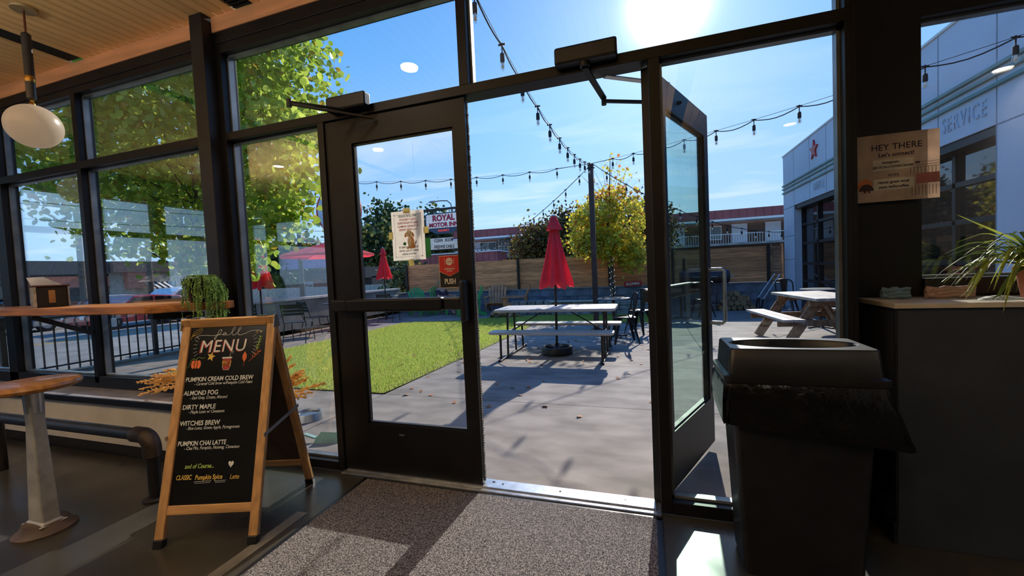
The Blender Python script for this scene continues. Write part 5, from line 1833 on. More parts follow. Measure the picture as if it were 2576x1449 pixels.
# ---- metal cafe chairs and tables
def metal_chair(label, loc, rz, first=None):
    if first is not None:
        return dup(first, loc, rz, label)
    t = thing('metal_chair', label, 'chair', loc, rz)
    GM = mat('chair_gunmetal', S(44, 46, 50), 0.32, 0.7, 0.1)
    vs, fs = loft([(rrect(0.155, 0.155, 0.05), 0.43), (rrect(0.175, 0.175, 0.05), 0.445), (rrect(0.165, 0.165, 0.05), 0.452), (rrect(0.10, 0.10, 0.05), 0.445)])
    MB().add(vs, fs).build('seat', GM, t, smooth=True)
    for sx_ in (-1, 1):
        for sy_ in (-1, 1):
            mb = MB()
            vs = []
            for z, w, e in ((0.435, 0.075, 0.135), (0.30, 0.05, 0.155), (0.0, 0.022, 0.215)):
                cx_, cy_ = sx_ * e, sy_ * e
                vs += [(cx_, cy_, z), (cx_ - sx_ * w, cy_ + sy_ * 0.004, z), (cx_ - sx_ * w, cy_ - sy_ * 0.002, z), (cx_ - sx_ * 0.006, cy_ - sy_ * 0.006, z), (cx_ - sx_ * 0.002, cy_ - sy_ * w, z), (cx_ + sx_ * 0.004, cy_ - sy_ * w, z)]
            fs = []
            for k_ in range(2):
                for i in range(6):
                    a, b = k_ * 6 + i, k_ * 6 + (i + 1) % 6
                    fs.append((a, b, b + 6, a + 6))
            mb.add(vs, fs)
            mb.build('leg', GM, t)
    hoop = [(-0.165, 0.10, 0.44), (-0.175, 0.15, 0.60), (-0.17, 0.19, 0.76), (-0.12, 0.21, 0.83), (0, 0.22, 0.85), (0.12, 0.21, 0.83), (0.17, 0.19, 0.76), (0.175, 0.15, 0.60), (0.165, 0.10, 0.44)]
    MB().tube([tuple(p) for p in spline3(hoop)], 0.012, 8).build('back_hoop', GM, t, smooth=True)
    mb = MB()
    vs = []
    for z, y_, w in ((0.44, 0.15, 0.045), (0.60, 0.175, 0.055), (0.74, 0.20, 0.070), (0.845, 0.219, 0.085)):
        vs += [(-w, y_ - 0.003, z), (w, y_ - 0.003, z), (w, y_ + 0.003, z), (-w, y_ + 0.003, z)]
    fs = []
    for k_ in range(3):
        for i in range(4):
            a, b = k_ * 4 + i, k_ * 4 + (i + 1) % 4
            fs.append((a, b, b + 4, a + 4))
    mb.add(vs, fs)
    mb.build('back_splat', GM, t)
    MB().tube([(-0.16, -0.165, 0.18), (0.16, -0.165, 0.18)], 0.006, 6).build('cross_brace', GM, t)
    MB().tube([(-0.16, 0.165, 0.18), (0.16, 0.165, 0.18)], 0.006, 6).build('cross_brace', GM, t)
    return t


def spline3(pts, n=5):
    P = [np.array(p, float) for p in pts]
    P = [2 * P[0] - P[1]] + P + [2 * P[-1] - P[-2]]
    out = []
    for i in range(1, len(P) - 2):
        for k_ in range(n):
            t = k_ / n
            out.append(0.5 * ((2 * P[i]) + (-P[i - 1] + P[i + 1]) * t + (2 * P[i - 1] - 5 * P[i] + 4 * P[i + 1] - P[i + 2]) * t * t + (-P[i - 1] + 3 * P[i] - 3 * P[i + 1] + P[i + 2]) * t ** 3))
    out.append(P[-2])
    return out


mc = metal_chair('dark metal cafe chair nearest the right door jamb, facing left', (0.50, 5.20, gz(5.2)), -PI / 2 + 0.25)
metal_chair('dark metal cafe chair behind the round table by the post', (0.72, 6.35, GR), PI - 0.5 + PI, mc)
metal_chair('dark metal chair at the round table beyond the open door', (1.15, 8.9, GR), 1.2, mc)
metal_chair('dark metal chair in front of the woodpile', (2.15, 8.8, GR), -1.2, mc)
metal_chair('dark metal chair by the far corner of the white building', (4.02, 9.2, GR), 2.6, mc)


def cafe_table(label, loc, r, m=None):
    t = thing('cafe_table', label, 'table', loc)
    MB().lathe([(0.0, 0.715), (r, 0.715), (r + 0.005, 0.722), (r, 0.730), (0.0, 0.730)], 36).build('tabletop', m or mat('table_steel', S(150, 154, 158), 0.28, 0.7), t, smooth=True)
    MB().tube([(0, 0, 0.02), (0, 0, 0.715)], 0.028, 12).build('pedestal', GUNMETAL, t, smooth=True)
    for k_ in range(4):
        MB().beam((0, 0, 0.022), (0.26 * math.cos(k_ * PI / 2 + 0.5), 0.26 * math.sin(k_ * PI / 2 + 0.5), 0.012), 0.04, 0.02).build('foot', GUNMETAL, t, bevel=0.004)
    return t


cafe_table('round steel cafe table beside the light post', (0.28, 5.88, gz(5.88)), 0.30)
cafe_table('dark round cafe table seen through the open door glass', (1.65, 8.6, GR), 0.38, mat('table_dark', S(50, 50, 54), 0.4, 0.3))
cafe_table('steel cafe table in front of the garage door glazing', (3.98, 7.1, GR), 0.32)
cafe_table('black cafe table under the closed umbrella by the street wall', (-6.93, 8.98, GR), 0.38, mat('table_black', S(34, 34, 36), 0.4, 0.3))
cafe_table('black cafe table beside the left mesh chairs', (-6.55, 6.4, GR), 0.34, mat('table_black2', S(34, 34, 36), 0.4, 0.3))

# ---- wooden picnic table at the right
pw = thing('wooden_picnic_table', 'brown lumber picnic table with pale weathered top at the right', 'picnic table', (3.42, 5.55, gz(5.55)), math.radians(6))
for i in range(5):
    MB().box(-0.375 + i * 0.151, -0.375 + i * 0.151 + 0.145, -0.78, 0.78, 0.695, 0.735).build('top_board', PTTOP, pw, bevel=0.003, seg=1)
for sx_ in (-1, 1):
    for i in range(2):
        x_ = sx_ * (0.57 + i * 0.145) - 0.07
        MB().box(x_, x_ + 0.138, -0.78, 0.78, 0.405, 0.442).build('bench_board', PTTOP, pw, bevel=0.003, seg=1)
for y_ in (-0.55, 0.55):
    MB().beam((-0.78, y_, 0.36), (0.78, y_, 0.36), 0.038, 0.09).build('cross_beam', PTWOOD, pw, bevel=0.003, seg=1)
    MB().beam((-0.36, y_, 0.65), (0.36, y_, 0.65), 0.038, 0.09).build('top_beam', PTWOOD, pw, bevel=0.003, seg=1)
    for sx_ in (-1, 1):
        MB().beam((sx_ * 0.66, y_ + 0.04, 0.0), (sx_ * 0.22, y_ + 0.04, 0.695), 0.038, 0.14, (1, 0, 0.3)).build('leg', PTWOOD, pw, bevel=0.003, seg=1)
        for k_ in range(2):
            MB().lathe([(0.012, 0), (0.012, 0.008)], 10, Matrix.Translation((sx_ * (0.40 + 0.05 * k_), y_ - 0.019, 0.36)) @ Matrix.Rotation(PI / 2, 4, 'X')).build('bolt', STEEL, pw)
    MB().beam((0, y_ * 0.95, 0.36), (0, y_ * 0.25, 0.69), 0.038, 0.085).build('diagonal_brace', PTWOOD, pw, bevel=0.003, seg=1)


# ---- adirondack chairs
def adirondack(label, loc, rz, m, name='adirondack_chair'):
    t = thing(name, label, 'chair', loc, rz)
    for i in range(6):
        x_ = -0.25 + i * 0.088
        top = 0.92 - 0.018 * (i - 2.5) ** 2
        MB().beam((x_ + 0.03, 0.20, 0.24), (x_ + 0.03 + (i - 2.5) * 0.018, 0.48, top), 0.078, 0.018, (0, -1, 0.3)).build('back_slat', m, t, bevel=0.003, seg=1)
    for i in range(6):
        MB().box(-0.27, 0.27, -0.30 + i * 0.088, -0.222 + i * 0.088, 0.345 - i * 0.020, 0.365 - i * 0.020).build('seat_slat', m, t)
    for sx_ in (-1, 1):
        MB().beam((sx_ * 0.26, -0.32, 0.32), (sx_ * 0.26, 0.55, 0.03), 0.024, 0.10).build('rear_leg', m, t)
        MB().box(sx_ * 0.285 - 0.012, sx_ * 0.285 + 0.012, -0.34, -0.25, 0.0, 0.52).build('front_leg', m, t)
        MB().box(sx_ * 0.31 - 0.06, sx_ * 0.31 + 0.06, -0.38, 0.34, 0.52, 0.542).build('armrest', m, t, bevel=0.004, seg=1)
        MB().beam((sx_ * 0.27, 0.32, 0.12), (sx_ * 0.27, 0.36, 0.52), 0.022, 0.05).build('arm_post', m, t)
    return t


adirondack('green adirondack chair left of the seated person', (-6.05, 9.75, GR), math.radians(60), ADIG)
adirondack('green adirondack chair the blond person sits in', (-5.45, 10.15, GR), math.radians(75), ADIG)
adirondack('green adirondack chair partly hidden by the door stile', (-4.42, 9.62, GR), math.radians(-60), ADIG)
adirondack('brown wooden adirondack chair with its back to the garden wall', (-3.68, 10.18, GR), math.radians(12), ADIR)
adirondack('brown wooden adirondack chair seen side-on beside the stone seat', (-2.98, 9.98, GR), math.radians(-78), ADIR)
pbx = thing('patio_planter', 'small pale square planter box by the garden wall', 'planter', (-4.98, 10.25, GR))
MB().box(-0.17, 0.17, -0.17, 0.17, 0, 0.32).build('box', STONE, pbx, bevel=0.01)
MB().box(-0.14, 0.14, -0.14, 0.14, 0.30, 0.325).build('soil', SOIL, pbx)


# ---- figures grown from a skeleton
def skin_body(name, verts, edges, radii, m, parent, root=0, sub=2):
    me = bpy.data.meshes.new(name)
    me.from_pydata(verts, edges, [])
    o = bpy.data.objects.new(name, me)
    COL.objects.link(o)
    bpy.context.view_layer.objects.active = o
    sk = o.modifiers.new('skin', 'SKIN')
    for i, r_ in enumerate(radii):
        me.skin_vertices[0].data[i].radius = (r_, r_) if not isinstance(r_, tuple) else r_
        me.skin_vertices[0].data[i].use_root = (i == root)
    sk.use_smooth_shade = True
    ss = o.modifiers.new('sub', 'SUBSURF')
    ss.levels = ss.render_levels = sub
    dg = bpy.context.evaluated_depsgraph_get()
    me2 = bpy.data.meshes.new_from_object(o.evaluated_get(dg))
    bpy.data.objects.remove(o)
    me2.materials.clear()
    me2.materials.append(m)
    me2.shade_smooth()
    o = bpy.data.objects.new(name, me2)
    COL.objects.link(o)
    o.parent = parent
    return o


SKIN = mat('skin', S(206, 156, 130), 0.6)
per = thing('person', 'seated person with long blond hair and dark clothes, seen from behind', 'person', (-5.45, 10.15, GR), math.radians(75))
# local: facing -y, seated on chair
sv = [(0, 0.10, 0.42), (0, 0.16, 0.60), (0, 0.20, 0.78), (0, 0.20, 0.86), (0, 0.17, 0.97), (0, 0.16, 1.03),
      (0.19, 0.18, 0.78), (0.26, 0.05, 0.60), (0.24, -0.20, 0.585), (0.22, -0.27, 0.58), (-0.19, 0.18, 0.78), (-0.26, 0.05, 0.60), (-0.24, -0.20, 0.585), (-0.22, -0.27, 0.58),
      (0.10, 0.05, 0.44), (0.13, -0.36, 0.46), (0.13, -0.42, 0.10), (0.13, -0.52, 0.04), (-0.10, 0.05, 0.44), (-0.13, -0.36, 0.46), (-0.13, -0.42, 0.10), (-0.13, -0.52, 0.04)]
se = [(0, 1), (1, 2), (2, 3), (3, 4), (4, 5), (2, 6), (6, 7), (7, 8), (8, 9), (2, 10), (10, 11), (11, 12), (12, 13), (0, 14), (14, 15), (15, 16), (16, 17), (0, 18), (18, 19), (19, 20), (20, 21)]
sr = [0.13, 0.12, 0.13, 0.05, 0.085, 0.075, 0.055, 0.042, 0.03, 0.035, 0.055, 0.042, 0.03, 0.035, 0.085, 0.062, 0.045, 0.04, 0.085, 0.062, 0.045, 0.04]
skin_body('body', sv, se, sr, SKIN, per)
skin_body('dark_shirt', [(0, 0.10, 0.44), (0, 0.16, 0.60), (0, 0.20, 0.76), (0.19, 0.18, 0.77), (0.255, 0.06, 0.61), (-0.19, 0.18, 0.77), (-0.255, 0.06, 0.61)], [(0, 1), (1, 2), (2, 3), (3, 4), (2, 5), (5, 6)], [0.145, 0.135, 0.14, 0.068, 0.055, 0.068, 0.055], mat('shirt_plum', S(66, 50, 70), 0.9), per)
skin_body('dark_trousers', [(0, 0.09, 0.42), (0.10, 0.05, 0.44), (0.13, -0.36, 0.46), (0.13, -0.42, 0.13), (-0.10, 0.05, 0.44), (-0.13, -0.36, 0.46), (-0.13, -0.42, 0.13)], [(0, 1), (1, 2), (2, 3), (0, 4), (4, 5), (5, 6)], [0.14, 0.095, 0.073, 0.056, 0.095, 0.073, 0.056], mat('trousers_dark', S(34, 34, 40), 0.9), per)
skin_body('hair', [(0, 0.18, 1.07), (0, 0.24, 1.02), (0, 0.27, 0.92), (0, 0.28, 0.80), (0, 0.27, 0.70)], [(0, 1), (1, 2), (2, 3), (3, 4)], [0.085, 0.10, 0.095, 0.085, 0.05], mat('blond_hair', S(206, 164, 112), 0.6, bump=0.4, bscale=50, trans=0.3, stretch=(10, 10, 1)), per)

dog = thing('dog', 'tan and black dog lying down on the concrete beside the lawn', 'dog', (-3.22, 8.98, GR))
FUR = mat('fur_tan', S(176, 134, 92), 0.85, 0, 0.3, 9, bump=0.5, bscale=70)
dv = [(0.0, 0.0, 0.12), (0.20, 0.05, 0.13), (0.42, 0.08, 0.12), (0.56, 0.10, 0.07), (-0.06, -0.06, 0.15), (-0.08, -0.15, 0.13), (-0.085, -0.24, 0.09), (0.02, -0.12, 0.06), (0.06, -0.28, 0.03), (0.08, -0.36, 0.025), (-0.10, -0.02, 0.06), (-0.20, -0.16, 0.03),
      (0.42, 0.0, 0.07), (0.36, -0.14, 0.04), (0.46, -0.22, 0.025), (0.72, 0.14, 0.03), (-0.13, -0.11, 0.18), (-0.03, -0.11, 0.185)]
de = [(0, 1), (1, 2), (2, 3), (0, 4), (4, 5), (5, 6), (0, 7), (7, 8), (8, 9), (0, 10), (10, 11), (2, 12), (12, 13), (13, 14), (3, 15), (5, 16), (5, 17)]
skin_body('body', dv, de, [0.115, 0.115, 0.105, 0.05, 0.075, 0.065, 0.03, 0.035, 0.025, 0.028, 0.035, 0.026, 0.06, 0.03, 0.028, 0.018, 0.020, 0.020], FUR, dog)
skin_body('dark_muzzle', [(-0.083, -0.20, 0.105), (-0.086, -0.255, 0.085)], [(0, 1)], [0.038, 0.028], mat('fur_black', S(34, 30, 30), 0.8), dog)

# ---- low concrete street wall and railing
sw = thing('street_wall', 'low grey concrete wall between the patio and the street', 'wall', (0, 0, 0))
MB().box(-7.72, -7.55, 4.3, 10.7, -0.5, 0.70).build('wall_body', CONCWALL, sw)
MB().box(-7.76, -7.51, 4.28, 10.7, 0.70, 0.755).build('wall_cap', mat('cap_pale', S(206, 204, 196), 0.8), sw)
rl = thing('street_railing', 'black steel railing of thin upright bars outside the left windows', 'railing', (0, 0, 0))
RA, RB = Vector((-7.75, -2.5, 0)), Vector((-7.60, 4.3, 0))
MB().beam(RA + Vector((0, 0, 0.80)), RB + Vector((0, 0, 0.80)), 0.04, 0.03).build('top_rail', BLACK2, rl)
MB().beam(RA + Vector((0, 0, 0.06)), RB + Vector((0, 0, 0.06)), 0.03, 0.025).build('bottom_rail', BLACK2, rl)
nb_ = 52
b0 = None
for i in range(nb_ + 1):
    p = RA.lerp(RB, i / nb_)
    if b0 is None:
        b0 = MB().box(-0.0085, 0.0085, -0.0085, 0.0085, -0.02, 0.80).build('rail_bar', BLACK2, rl)
        o = b0
    else:
        o = b0.copy()
        COL.objects.link(o)
    o.location = (p.x, p.y, 0)
for i in (0, 14, 28, 42, 52):
    p = RA.lerp(RB, i / nb_)
    MB().box(p.x - 0.03, p.x + 0.03, p.y - 0.03, p.y + 0.03, -0.4, 0.86).build('rail_post', BLACK2, rl)
cs = struct('sidewalk')
MB().box(-7.9, -4.0, -6, 0.10, -0.5, -0.06).build('walk_strip', CONCWALL, cs)
MB().box(-8.0, -7.55, -12, 11, -0.6, -0.03).build('kerb_wall', CONCWALL, cs)
MB().box(-10.2, -8.0, -30, 40, -0.62, -0.42).build('footway', CONCWALL, cs)
street = struct('street')
MB().box(-38, -10.2, -60, 90, -0.7, -0.55).build('asphalt', ASPH, street)
MB().box(-12.15, -12.03, -60, 60, -0.55, -0.546).build('paint_line', PAINTW, street)
for x_ in (-18.4, -18.8):
    MB().box(x_, x_ + 0.12, -60, 60, -0.55, -0.546).build('paint_line', PAINTY, street)
MB().box(-24.1, -23.9, -60, 60, -0.55, -0.546).build('paint_line', PAINTW, street)
far = struct('ground')
MB().box(-160, 160, 11.05, 260, -0.8, -0.6).build('far_ground', ASPH, far)
MB().box(-160, -38, -160, 90, -0.8, -0.58).build('far_ground', ASPH, far)
MB().box(4.6, 60, -60, 11.05, -0.8, -0.16).build('far_ground', ASPH, far)


# ---- mesh-back patio chairs by the street wall
def slat_chair(label, loc, rz, first=None):
    if first is not None:
        return dup(first, loc, rz, label)
    t = thing('patio_chair', label, 'chair', loc, rz)
    G_ = mat('patio_chair_green', S(52, 60, 56), 0.45, 0.3)
    for i in range(8):
        y_ = -0.2 + i * 0.052
        MB().box(-0.21, 0.21, y_, y_ + 0.042, 0.44, 0.452).build('seat_slat', G_, t)
    for z, h_ in ((0.60, 0.05), (0.67, 0.05), (0.74, 0.09)):
        yy = 0.23 + (z - 0.45) * 0.3
        MB().box(-0.20, 0.20, yy, yy + 0.01, z, z + h_).build('back_slat', G_, t, bevel=0.004, seg=1)
    for sx_ in (-1, 1):
        MB().tube([(sx_ * 0.21, 0.34, 0.84), (sx_ * 0.21, 0.22, 0.45), (sx_ * 0.21, -0.20, 0.44)], 0.011, 8).build('side_frame', G_, t, smooth=True)
        MB().tube([(sx_ * 0.21, 0.18, 0.45), (sx_ * 0.22, 0.30, 0.0)], 0.010, 8).build('leg', G_, t, smooth=True)
        MB().tube([(sx_ * 0.21, -0.16, 0.45), (sx_ * 0.22, -0.24, 0.0)], 0.010, 8).build('leg', G_, t, smooth=True)
    return t


sc0 = slat_chair('dark slatted patio chair nearest the chalkboard', (-6.10, 4.75, gz(4.75)), math.radians(205))
slat_chair('dark slatted patio chair closer to the closed door stile', (-6.60, 5.75, gz(5.75)), math.radians(160), sc0)
slat_chair('dark slatted patio chair half behind the left aspen branches', (-6.85, 4.2, gz(4.2)), math.radians(60), sc0)
slat_chair('dark slatted patio chair beside the far black table', (-6.35, 8.3, GR), math.radians(190), sc0)

closed_umbrella('patio_umbrella', 'closed red umbrella furled tight near the motel sign', (-6.93, 8.98, GR), 2.22, 1.28, 0.92, 0.20, True, 0.0, 3)
closed_umbrella('patio_umbrella', 'closed red umbrella behind aspen leaves at the left window', (-7.28, 4.9, gz(4.9)), 2.32, 1.18, 1.12, 0.24, True, 0.0, 4)
ou = thing('open_umbrella', 'open red patio umbrella beyond the closed door stile', 'umbrella', (-7.35, 7.1, GR))
MB().tube([(0, 0, 0), (0, 0, 2.28)], 0.019, 12).build('pole', GUNMETAL, ou, smooth=True)
vs, fs = [], []
nn = 48
for k_, (r_, z) in enumerate(((0.02, 2.30), (0.35, 2.24), (0.80, 2.12), (1.22, 1.99), (1.24, 1.93))):
    for i in range(nn):
        a = 2 * PI * i / nn
        f = math.cos(PI / 8) / math.cos(((a + PI / 8) % (PI / 4)) - PI / 8) if r_ > 0.1 else 1
        vs.append((r_ * f * math.cos(a), r_ * f * math.sin(a), z - 0.02 * (f - 1)))
for k_ in range(4):
    for i in range(nn):
        a, b = k_ * nn + i, k_ * nn + (i + 1) % nn
        fs.append((a, b, b + nn, a + nn))
MB().add(vs, fs).build('canopy', REDFAB, ou)
MB().lathe([(0.02, 2.36), (0.18, 2.30), (0.20, 2.27)], 16).build('canopy_vent', REDFAB, ou)
for i in range(8):
    a = 2 * PI * i / 8 + PI / 8
    MB().tube([(0.03 * math.cos(a), 0.03 * math.sin(a), 2.25), (1.20 * math.cos(a), 1.20 * math.sin(a), 1.98)], 0.007, 5).build('rib', GUNMETAL, ou)

# ---- small things on the patio
bw = thing('dog_bowl', 'round steel dog bowl on the concrete behind the chalkboard', 'bowl', (-1.99, 0.80, gz(0.8)))
MB().lathe([(0.12, 0), (0.125, 0.005), (0.105, 0.065), (0.098, 0.065), (0.085, 0.02), (0.0, 0.015)], 32).build('bowl_body', STEEL, bw, smooth=True)
MB().lathe([(0.0, 0.045), (0.094, 0.045), (0.094, 0.048), (0.0, 0.048)], 24).build('water', mat('bowl_water', S(90, 84, 74), 0.05), bw)
wg = thing('folded_scoop', 'pale green folded plastic scoop lying on the concrete outside the sidelight', 'scoop', (-1.42, 0.42, gz(0.42)), 0.3)
MB().add([(-0.11, -0.04, 0.0), (0.10, -0.05, 0.0), (0.13, 0.0, 0.01), (0.10, 0.06, 0.0), (-0.10, 0.05, 0.0), (-0.06, 0.0, 0.075), (0.06, 0.0, 0.065)], [(0, 1, 6, 5), (1, 2, 6), (2, 3, 6), (3, 4, 5, 6), (4, 0, 5), (4, 3, 2, 1, 0)]).build('scoop_shell', mat('pale_green', S(168, 206, 190), 0.5, trans=0.3), wg)
MB().beam((-0.10, 0.0, 0.03), (-0.20, 0.03, 0.05), 0.03, 0.012).build('scoop_handle', mat('pale_green2', S(150, 186, 176), 0.5), wg)
dl = thing('fallen_leaves', 'scatter of dry orange leaves fallen on lawn and concrete', 'leaves', (0, 0, 0))
pts_ = []
for i in range(90):
    x_, y_ = R5.uniform(-3.4, 1.0), 1.3 + 7 * R5.random() ** 1.6
    pts_.append((x_, y_, gz(y_) + (0.03 if inpoly(x_, y_, LP) else 0.006)))
o = leaves('dry_leaves', np.array(pts_), (0.035, 0.06), mat('dry_leaf', S(186, 120, 70), 0.8), dl, 44, MAPLE, flat=6.0)

# ---- smoker grill, log pile, leaning boards
sm = thing('smoker_grill', 'black horizontal barrel smoker grill against the garden wall', 'grill', (2.37, 10.2, GR))
MB().tube([(-0.62, 0, 0.92), (-0.58, 0, 0.92), (0.58, 0, 0.92), (0.62, 0, 0.92)], [0.14, 0.185, 0.185, 0.14], 28).build('barrel', PLASTIC, sm, smooth=True)
MB().tube([(0.60, 0, 0.92), (0.72, 0, 0.92)], 0.012, 8).build('axle_handle', STEEL, sm)
MB().tube([(-0.3, -0.19, 0.93), (-0.3, -0.235, 0.93), (0.3, -0.235, 0.93), (0.3, -0.19, 0.93)], 0.008, 8).build('lid_handle', STEEL, sm)
MB().tube([(-0.5, 0, 1.08), (-0.5, 0, 1.45)], 0.035, 12).build('chimney', PLASTIC, sm)
MB().box(-0.95, 0.1, -0.45, -0.22, 0.72, 0.735).build('front_shelf', STEEL, sm)
for x_ in (-0.5, 0.5):
    for y_ in (-0.15, 0.15):
        MB().tube([(x_, y_, 0.0), (x_, y_ * 0.7, 0.80)], 0.014, 8).build('leg', PLASTIC, sm)
MB().box(-0.5, 0.5, -0.15, 0.15, 0.20, 0.215).build('lower_shelf', PLASTIC, sm)
lg = thing('log_pile', 'pile of round cut firewood logs below the fence', 'log pile', (3.2, 10.35, GR))
ENDG = mat('log_end', S(176, 138, 98), 0.8, 0, 0.2, 12, objvar=0.2)
k_ = 0
for row, cnt in enumerate((6, 5, 4, 2)):
    for i in range(cnt):
        rr__ = R5.uniform(0.062, 0.078)
        x_ = -0.42 + i * 0.148 + row * 0.074
        MB().tube([(x_, -0.2, 0.075 + row * 0.125), (x_, 0.2, 0.075 + row * 0.125)], rr__, 12).build('log', ENDG, lg)
MB().tube([(x0_, -0.1, 0.52) for x0_ in ()] or [(0.50, -0.05, 0.0), (0.50, -0.05, 0.45)], 0.012, 6).build('rack_post', WIRE, lg)
MB().tube([(-0.52, -0.05, 0.0), (-0.52, -0.05, 0.45)], 0.012, 6).build('rack_post', WIRE, lg)
lb = thing('leaning_rails', 'pair of pale slim rails leaning toward the side gate', 'rails', (0, 0, 0))
MB().beam((3.66, 10.25, 0.18), (4.12, 10.5, 0.80), 0.02, 0.02).build('rail', WHITEP, lb)
MB().beam((3.78, 10.25, 0.14), (4.24, 10.5, 0.78), 0.02, 0.02).build('rail', WHITEP, lb)
MB().beam((3.6, 10.22, GR + 0.01), (3.66, 10.25, 0.18), 0.03, 0.03).build('rail_foot', PLASTIC, lb)
MB().beam((3.72, 10.22, GR + 0.01), (3.78, 10.25, 0.14), 0.03, 0.03).build('rail_foot', PLASTIC, lb)

# ---- red rule sign on the wall
sg = thing('rule_sign', 'small red sign lettered OR JUMPING on the garden wall', 'sign', (0.24, 10.76, 0.545), 0)
SP = frame((0, 0, 0), (1, 0, 0.06), (-0.06, 0, 1))
MB(SP).box(0, 0.50, 0, 0.15, -0.012, 0).build('sign_board', REDP, sg)
text('OR JUMPING', 0.105, SP @ Matrix.Translation((0.25, 0.042, 0.001)), WHITEP, 'lettering', sg, 'CENTER', 0.001, 0, 0.004, 0.66)
for x_ in (0.05, 0.45):
    MB(SP).box(x_, x_ + 0.02, -0.02, 0.02, -0.02, -0.012).build('sign_stake', GUNMETAL, sg)

# ---- white garage building on the right
BX = 4.42
K_ = (BX - 0.885) / (4.2 - 0.885)
fy = lambda y_: -2.026 + (y_ + 2.026) * K_
fz = lambda z: 1.19 + (z - 1.19) * K_
wbg = thing('white_garage', 'white rendered garage building with green bands and glazed roller doors', 'building', (0, 0, 0))
top = fz(3.72)
d1a, d1b, d2a, d2b = fy(9.18), 6.95, 6.45, fy(3.37)
lint = fz(2.41)
W_ = MB()
MB().box(BX, BX + 0.3, -8, 10.75, lint, top - 0.03).build('upper_wall', WBLDG, wbg, bevel=0.004)
MB().box(BX - 0.02, BX + 0.32, -8, 10.77, top - 0.03, top).build('parapet_cap', WHITEP, wbg)
MB().box(BX + 0.3, BX + 8, 10.45, 10.75, GR, top - 0.03).build('end_wall', WBLDG, wbg)
for (a, b) in ((d1a, 10.75), (d2a, d1b), (-8, d2b)):
    MB().box(BX, BX + 0.3, a, b, GR, lint).build('pier', WBLDG, wbg, bevel=0.004)
for z in (2.97, 2.89, 2.79):
    MB().box(BX - 0.035, BX, -8, 10.75, fz(z) - 0.018, fz(z) + 0.022).build('green_band', TEAL, wbg, bevel=0.004)
# wall joints
for y_ in (fy(4.219), fy(3.369), 1.0, -1.0, 8.9, 8.0, 7.2, d1a):
    MB().box(BX - 0.003, BX, y_ - 0.006, y_ + 0.006, lint if (d1b < y_ < d1a or d2b < y_ < d2a) else GR, top - 0.03).build('wall_joint', mat('joint_grey', S(150, 156, 166), 0.8), wbg)
for z in (lint - 0.02, 1.75, 1.15, 0.58):
    MB().box(BX - 0.003, BX, d1a, 10.75, z, z + 0.012).build('wall_joint', mat('joint_grey2', S(130, 136, 146), 0.8), wbg)
MB().box(BX - 0.003, BX, -8, d2b, lint - 0.01, lint + 0.002).build('wall_joint', mat('joint_grey3', S(150, 156, 166), 0.8), wbg)
for (a, b) in ((d1b, d1a), (d2b, d2a)):
    n = 3
    MB().box(BX + 0.20, BX + 0.21, a, b, GR, lint).build('door_glass', DKGLASS, wbg)
    zs = [GR + 0.02, fz(0.654), fz(1.046), fz(1.515), fz(1.945), lint]
    for z in zs[1:-1]:
        MB().box(BX + 0.15, BX + 0.20, a, b, z - 0.03, z + 0.03).build('door_rail', BLACK2, wbg)
    for i in range(n + 1):
        y_ = a + (b - a) * i / n
        MB().box(BX + 0.15, BX + 0.20, y_ - 0.03, y_ + 0.03, GR, lint).build('door_muntin', BLACK2, wbg)
    MB().box(BX + 0.02, BX + 0.22, a, b, lint - 0.10, lint).build('door_header', BLACK2, wbg)
    MB().box(BX + 0.12, BX + 0.19, a, b, GR, GR + 0.45).build('door_kick_panel', PLASTIC, wbg)
# red star
sy0, sz0 = fy(7.93), fz(3.36)
MB().prism([((0.215 if i % 2 == 0 else 0.088) * math.sin(i * PI / 5), (0.215 if i % 2 == 0 else 0.088) * math.cos(i * PI / 5)) for i in range(10)], 0.03, frame((BX - 0.001, sy0, sz0), (0, -1, 0), (0, 0, 1))).build('red_star', REDP, wbg)
text('SERVICE', 0.26, frame((BX - 0.004, fy(4.15), fz(2.54)), (0, -1, 0), (0, 0, 1)), mat('white_letter', S(196, 203, 217), 0.6), 'raised_lettering', wbg, 'LEFT', 0.006, 0, 0, 0.62, 1.25)
text('OFFICE', 0.24, frame((BX - 0.004, fy(8.0), fz(2.54)), (0, -1, 0), (0, 0, 1)), mat('white_letter2', S(196, 203, 217), 0.6), 'raised_lettering', wbg, 'LEFT', 0.006, 0, 0, 0.62, 1.25)

# ---- motel behind the fence
mo = thing('motel', 'two storey motel with maroon roof fascia and white doors behind the fence', 'building', (0, 30, 0))
MB().box(-14.5, 16, -0.4, 0.4, 4.07, 4.70).build('roof_fascia', MAROON, mo)
for i in range(62):
    MB().box(-14.5 + i * 0.5, -14.47 + i * 0.5, -0.43, -0.4, 4.09, 4.70).build('fascia_seam', MAROON, mo)
MB().box(-14.5, 16, -0.5, 1.0, 3.93, 4.07).build('gutter', WHITEP, mo)
MB().box(-14.5, 16, 1.2, 1.5, -0.6, 3.95).build('back_wall', MOTELW, mo)
MB().box(-14.5, 16, -0.2, 1.4, 2.28, 2.42).build('balcony_floor', CONCWALL, mo)
for x_ in (-13.2, -8.6, -3.2, 3.2, 9.4, 13.5):
    MB().box(x_ - 0.48, x_ + 0.48, 1.1, 1.2, 2.42, 3.80).build('room_door', MOTELD, mo)
for x_ in (7.3,):
    MB().box(x_ - 0.5, x_ + 0.5, 1.1, 1.2, 2.42, 3.80).build('room_door', MOTELD, mo)
